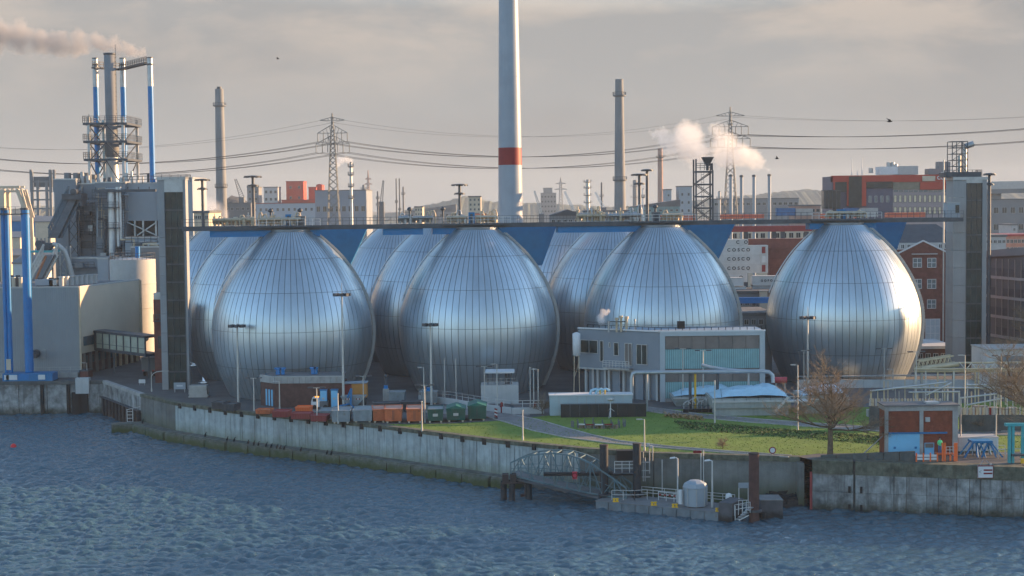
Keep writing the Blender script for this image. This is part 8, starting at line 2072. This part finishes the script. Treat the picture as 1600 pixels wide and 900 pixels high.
tree(g2(1523, 673), 3.0, 1.2, 'tiny bare tree on the strip of lawn right of the brick pump house', 5, .3, ntw=2, trunk_r=.12); tree(g2(847, 648), 3.8, .8, 'small bare reddish shrub left of the light blue container building', 6, .15, 'bare_shrub', ntw=3, trunk_r=.07); tree(g2(1129, 701), 1.6, 1.0, 'little bare shrub alone on the lawn behind the pontoon', 8, .2, 'bare_shrub', ntw=2, trunk_r=.06)
# ================================================================ BIRDS AND BUOY
def bird_fly(q, s, label, mt, roll=0.3, group=None):
    q = Vector(q); mb = MB()
    mb.tube([q + Vector((-.28 * s, 0, 0)), q + Vector((-.15 * s, 0, 0)), q + Vector((0, 0, .02 * s)), q + Vector((.18 * s, 0, .01 * s)), q + Vector((.32 * s, 0, .04 * s))], [.02 * s, .07 * s, .09 * s, .06 * s, .015 * s], 8)
    for sg in (-1, 1):
        e = q + Vector((.02 * s, sg * .3 * s * .5, .16 * s)); tip = q + Vector((-.22 * s, sg * .7 * s, .34 * s * (1 + roll * sg)))
        mb.prism([q + Vector((.12 * s, 0, .04 * s)), e + Vector((.10 * s, 0, 0)), tip, e + Vector((-.14 * s, 0, 0)), q + Vector((-.10 * s, 0, .03 * s))], (0, 0, .015 * s))
    mb.prism([q + Vector((-.24 * s, 0, 0)), q + Vector((-.42 * s, .08 * s, 0)), q + Vector((-.42 * s, -.08 * s, 0))], (0, 0, .012 * s))
    tag(mb.build('bird', mt, None, q), label, 'bird', group)
bird_fly(P(318, 598, 226), 1.7, 'white gull gliding low before the leftmost front egg', GULL); bird_fly(P(302, 571, 232), 1.5, 'white gull flying beside the left elevator tower', GULL, -.4)
bird_fly(P(1390, 190, 150), .9, 'dark bird flying in the sky at the upper right', BLACK); bird_fly(P(1214, 248, 160), .7, 'small dark bird in the sky right of the steam clouds', BLACK, -.3); bird_fly(P(434, 92, 170), .6, 'tiny dark bird high in the sky above the lattice pylon', BLACK)
def cormorant(q, white=False, label=None, group=None):
    q = Vector(q); mb = MB(); s = rnd.uniform(.85, 1.1); lx = rnd.uniform(-.08, .08)
    mb.tube([q + Vector((-.12, 0, .02)), q + Vector((-.05, 0, .16 * s)), q + Vector((0, 0, .34 * s)), q + Vector((.06, 0, .5 * s)), q + Vector((.09 + lx, 0, .62 * s)), q + Vector((.14 + lx, 0, .70 * s)), q + Vector((.28 + lx, 0, .70 * s))], [.03, .13, .15, .09, .05, .055, .012], 8)
    mb.bar(q + Vector((0, -.05, 0)), q + Vector((0, -.05, .2)), .03); mb.bar(q + Vector((0, .05, 0)), q + Vector((0, .05, .2)), .03)
    tag(mb.build('bird', GULL if white else BLACK, None, q), label, 'bird', group)
for px, py in ((388, 694), (397, 696.5), (404, 697), (416, 699), (424, 700.5), (433, 701.5), (438, 702.5), (444, 703.5), (470, 706), (511, 710.5), (518, 711.5), (355, 689), (366, 690.5), (321, 683), (223, 662)):
    q = G(px, py, -4.28); cormorant((q.x, q.y, -4.27), False, 'black cormorant standing on the ledge below the pale quay wall', 'cormorants on the quay ledge')
q = G(92, 646.5, WATER); cormorant((q.x, q.y, WATER + .02), True, 'white gull sitting on the water below the blue posts')
q = G(21, 699, WATER); t = thing('buoy', 'small red buoy floating alone on the river at far left', 'buoy', (q.x, q.y, WATER)); mb = MB(); mb.lathe((q.x, q.y, WATER - .15), [(.02, -.1), (.38, .05), (.44, .35), (.3, .62), (.02, .72)], 16); mb.build('float', mat('buoy_red', (.75, .02, .03), .4), t); mb = MB(); mb.tube([Vector((q.x + .1 * math.cos(a * .785), q.y, WATER + .62 + .1 * math.sin(a * .785))) for a in range(9)], .025, 5); mb.build('ring', BLACK, t)
q = G(819, 775, WATER); t = thing('marker_float', 'small brown float drifting between the trestle piles', 'buoy', (q.x, q.y, WATER)); mb = MB(); mb.cbox((q.x, q.y, WATER - .1), .9, .5, .3); mb.build('float', RUSTB, t); mb = MB(); mb.cyl((q.x + .15, q.y, WATER + .2), (q.x + .15, q.y, WATER + .95), .12, .05, 8); mb.build('post', RUSTB, t)
q = SW[2] + out2(SW[0], SW[2]) * 1.1 + Vector((-1.4, 0, 0)); t = thing('quay_ladder', 'pale steel ladder frame at the corner of the dark sheet piling', 'ladder', (q.x, q.y, -4.3)); mb = MB()
for dx in (0, .9): mb.bar((q.x + dx, q.y, -5.2), (q.x + dx, q.y, -2.3), .1)
for i in range(5): mb.bar((q.x, q.y, -4.9 + i * .55), (q.x + .9, q.y, -4.9 + i * .55), .08)
mb.bar((q.x, q.y, -2.4), (q.x + 2.0, q.y + .6, -2.0), .08); mb.build('frame', RAILW, t)
# ================================================================ SMOKE AND STEAM
def plume(name, label, Y, blobs, dens, colr, scale, warp, kcut=.0, grp=None):
    pts = [(P(x, y, Y + dy), W(r * 1.55, Y)) for x, y, r, dy in blobs]
    lo = [min(p[i] - r * 1.15 for p, r in pts) for i in range(3)]; hi = [max(p[i] + r * 1.15 for p, r in pts) for i in range(3)]
    mb = MB(); mb.box(lo[0], hi[0], lo[1], hi[1], lo[2], hi[2]); c = Vector(((lo[0] + hi[0]) / 2, (lo[1] + hi[1]) / 2, lo[2]))
    mt = bpy.data.materials.new(name); mt.use_nodes = True; N, L = mt.node_tree.nodes, mt.node_tree.links; N.clear()
    def nd(tp, **k):
        n = N.new(tp)
        for a, b in k.items(): setattr(n, a, b)
        return n
    geo = nd('ShaderNodeNewGeometry'); no = nd('ShaderNodeTexNoise'); no.inputs['Scale'].default_value = scale; no.inputs['Detail'].default_value = 5; no.inputs['Roughness'].default_value = .62; L.new(geo.outputs['Position'], no.inputs['Vector'])
    sb = nd('ShaderNodeVectorMath', operation='SUBTRACT'); L.new(no.outputs['Color'], sb.inputs[0]); sb.inputs[1].default_value = (.5, .5, .5)
    sc = nd('ShaderNodeVectorMath', operation='SCALE'); L.new(sb.outputs[0], sc.inputs[0]); sc.inputs['Scale'].default_value = warp
    ad = nd('ShaderNodeVectorMath', operation='ADD'); L.new(geo.outputs['Position'], ad.inputs[0]); L.new(sc.outputs[0], ad.inputs[1])
    cur = None
    for p, r in pts:
        d = nd('ShaderNodeVectorMath', operation='DISTANCE'); L.new(ad.outputs[0], d.inputs[0]); d.inputs[1].default_value = tuple(p)
        m1 = nd('ShaderNodeMath', operation='MULTIPLY_ADD'); L.new(d.outputs['Value'], m1.inputs[0]); m1.inputs[1].default_value = -1 / r; m1.inputs[2].default_value = 1
        if cur is None: cur = m1.outputs[0]
        else:
            mx = nd('ShaderNodeMath', operation='SMOOTH_MAX'); L.new(cur, mx.inputs[0]); L.new(m1.outputs[0], mx.inputs[1]); mx.inputs[2].default_value = .25; cur = mx.outputs[0]
    cl_ = nd('ShaderNodeMath', operation='MULTIPLY_ADD', use_clamp=True); L.new(cur, cl_.inputs[0]); cl_.inputs[1].default_value = 2.4; cl_.inputs[2].default_value = -kcut
    ml = nd('ShaderNodeMath', operation='MULTIPLY'); L.new(cl_.outputs[0], ml.inputs[0]); ml.inputs[1].default_value = dens
    pvn_ = nd('ShaderNodeVolumePrincipled'); pvn_.inputs['Color'].default_value = (*colr, 1); pvn_.inputs['Anisotropy'].default_value = .1; L.new(ml.outputs[0], pvn_.inputs['Density'])
    out = nd('ShaderNodeOutputMaterial'); L.new(pvn_.outputs[0], out.inputs['Volume'])
    o = mb.build(name, mt, None, c); tag(o, label, name.split('_')[0], grp, 'stuff')
plume('smoke', 'brownish smoke trail drifting left from the plant chimney', 374, [(217, 80, 6, 0), (200, 77, 10, 1), (178, 72, 13, 0), (152, 68, 15, -1), (122, 68, 16, 1), (92, 68, 17, 0), (62, 66, 17, 1), (30, 60, 19, 0), (-5, 54, 21, 0), (-40, 48, 23, 0)], .36, (.62, .60, .59), .2, 8.5, .35)
plume('steam', 'white steam clouds drifting from the slim steel stacks', 424, [(1192, 255, 8, 0), (1178, 247, 14, 0), (1158, 243, 18, 1), (1138, 240, 20, 0), (1128, 222, 18, 1), (1122, 212, 12, 0), (1086, 236, 21, 0), (1075, 216, 18, 1), (1052, 226, 17, 0), (1036, 215, 11, 0), (1022, 207, 8, 0)], .24, (.98, .975, .97), .16, 10, .4)
plume('steam', 'faint steam rising beside the left elevator tower', 420, [(306, 306, 9, 0), (313, 325, 15, 0), (330, 328, 15, 0), (348, 336, 9, 0)], .10, (.95, .94, .94), .2, 4, .1)
plume('steam', 'small steam puff on the roof of the control building', 233.2, [(939, 501, 6, 0), (938, 495, 5.5, 0), (943, 489, 5, 0), (950, 487, 4, 0)], .9, (.97, .95, .94), 1.3, 1.3, .3)
plume('steam', 'little white puff at the top of the slim grey stack', 621, [(547, 252, 4, 0), (541, 249.5, 4.5, 0), (533, 251, 5, 0), (526, 256, 5, 0)], .35, (.98, .98, .98), .3, 2, .1)

# ================================================================ AIR
hz = MB(); hz.box(-3000, 3000, -60, 4200, WATER - 1.0, 112)
hm = bpy.data.materials.new('haze'); hm.use_nodes = True
hm.node_tree.nodes.clear()
pvn = hm.node_tree.nodes.new('ShaderNodeVolumePrincipled'); mo = hm.node_tree.nodes.new('ShaderNodeOutputMaterial')
pvn.inputs['Color'].default_value = (0.84, 0.92, 1.0, 1); pvn.inputs['Density'].default_value = 0.00009
hm.node_tree.links.new(pvn.outputs[0], mo.inputs['Volume'])
tag(hz.build('haze', hm), kind='stuff')
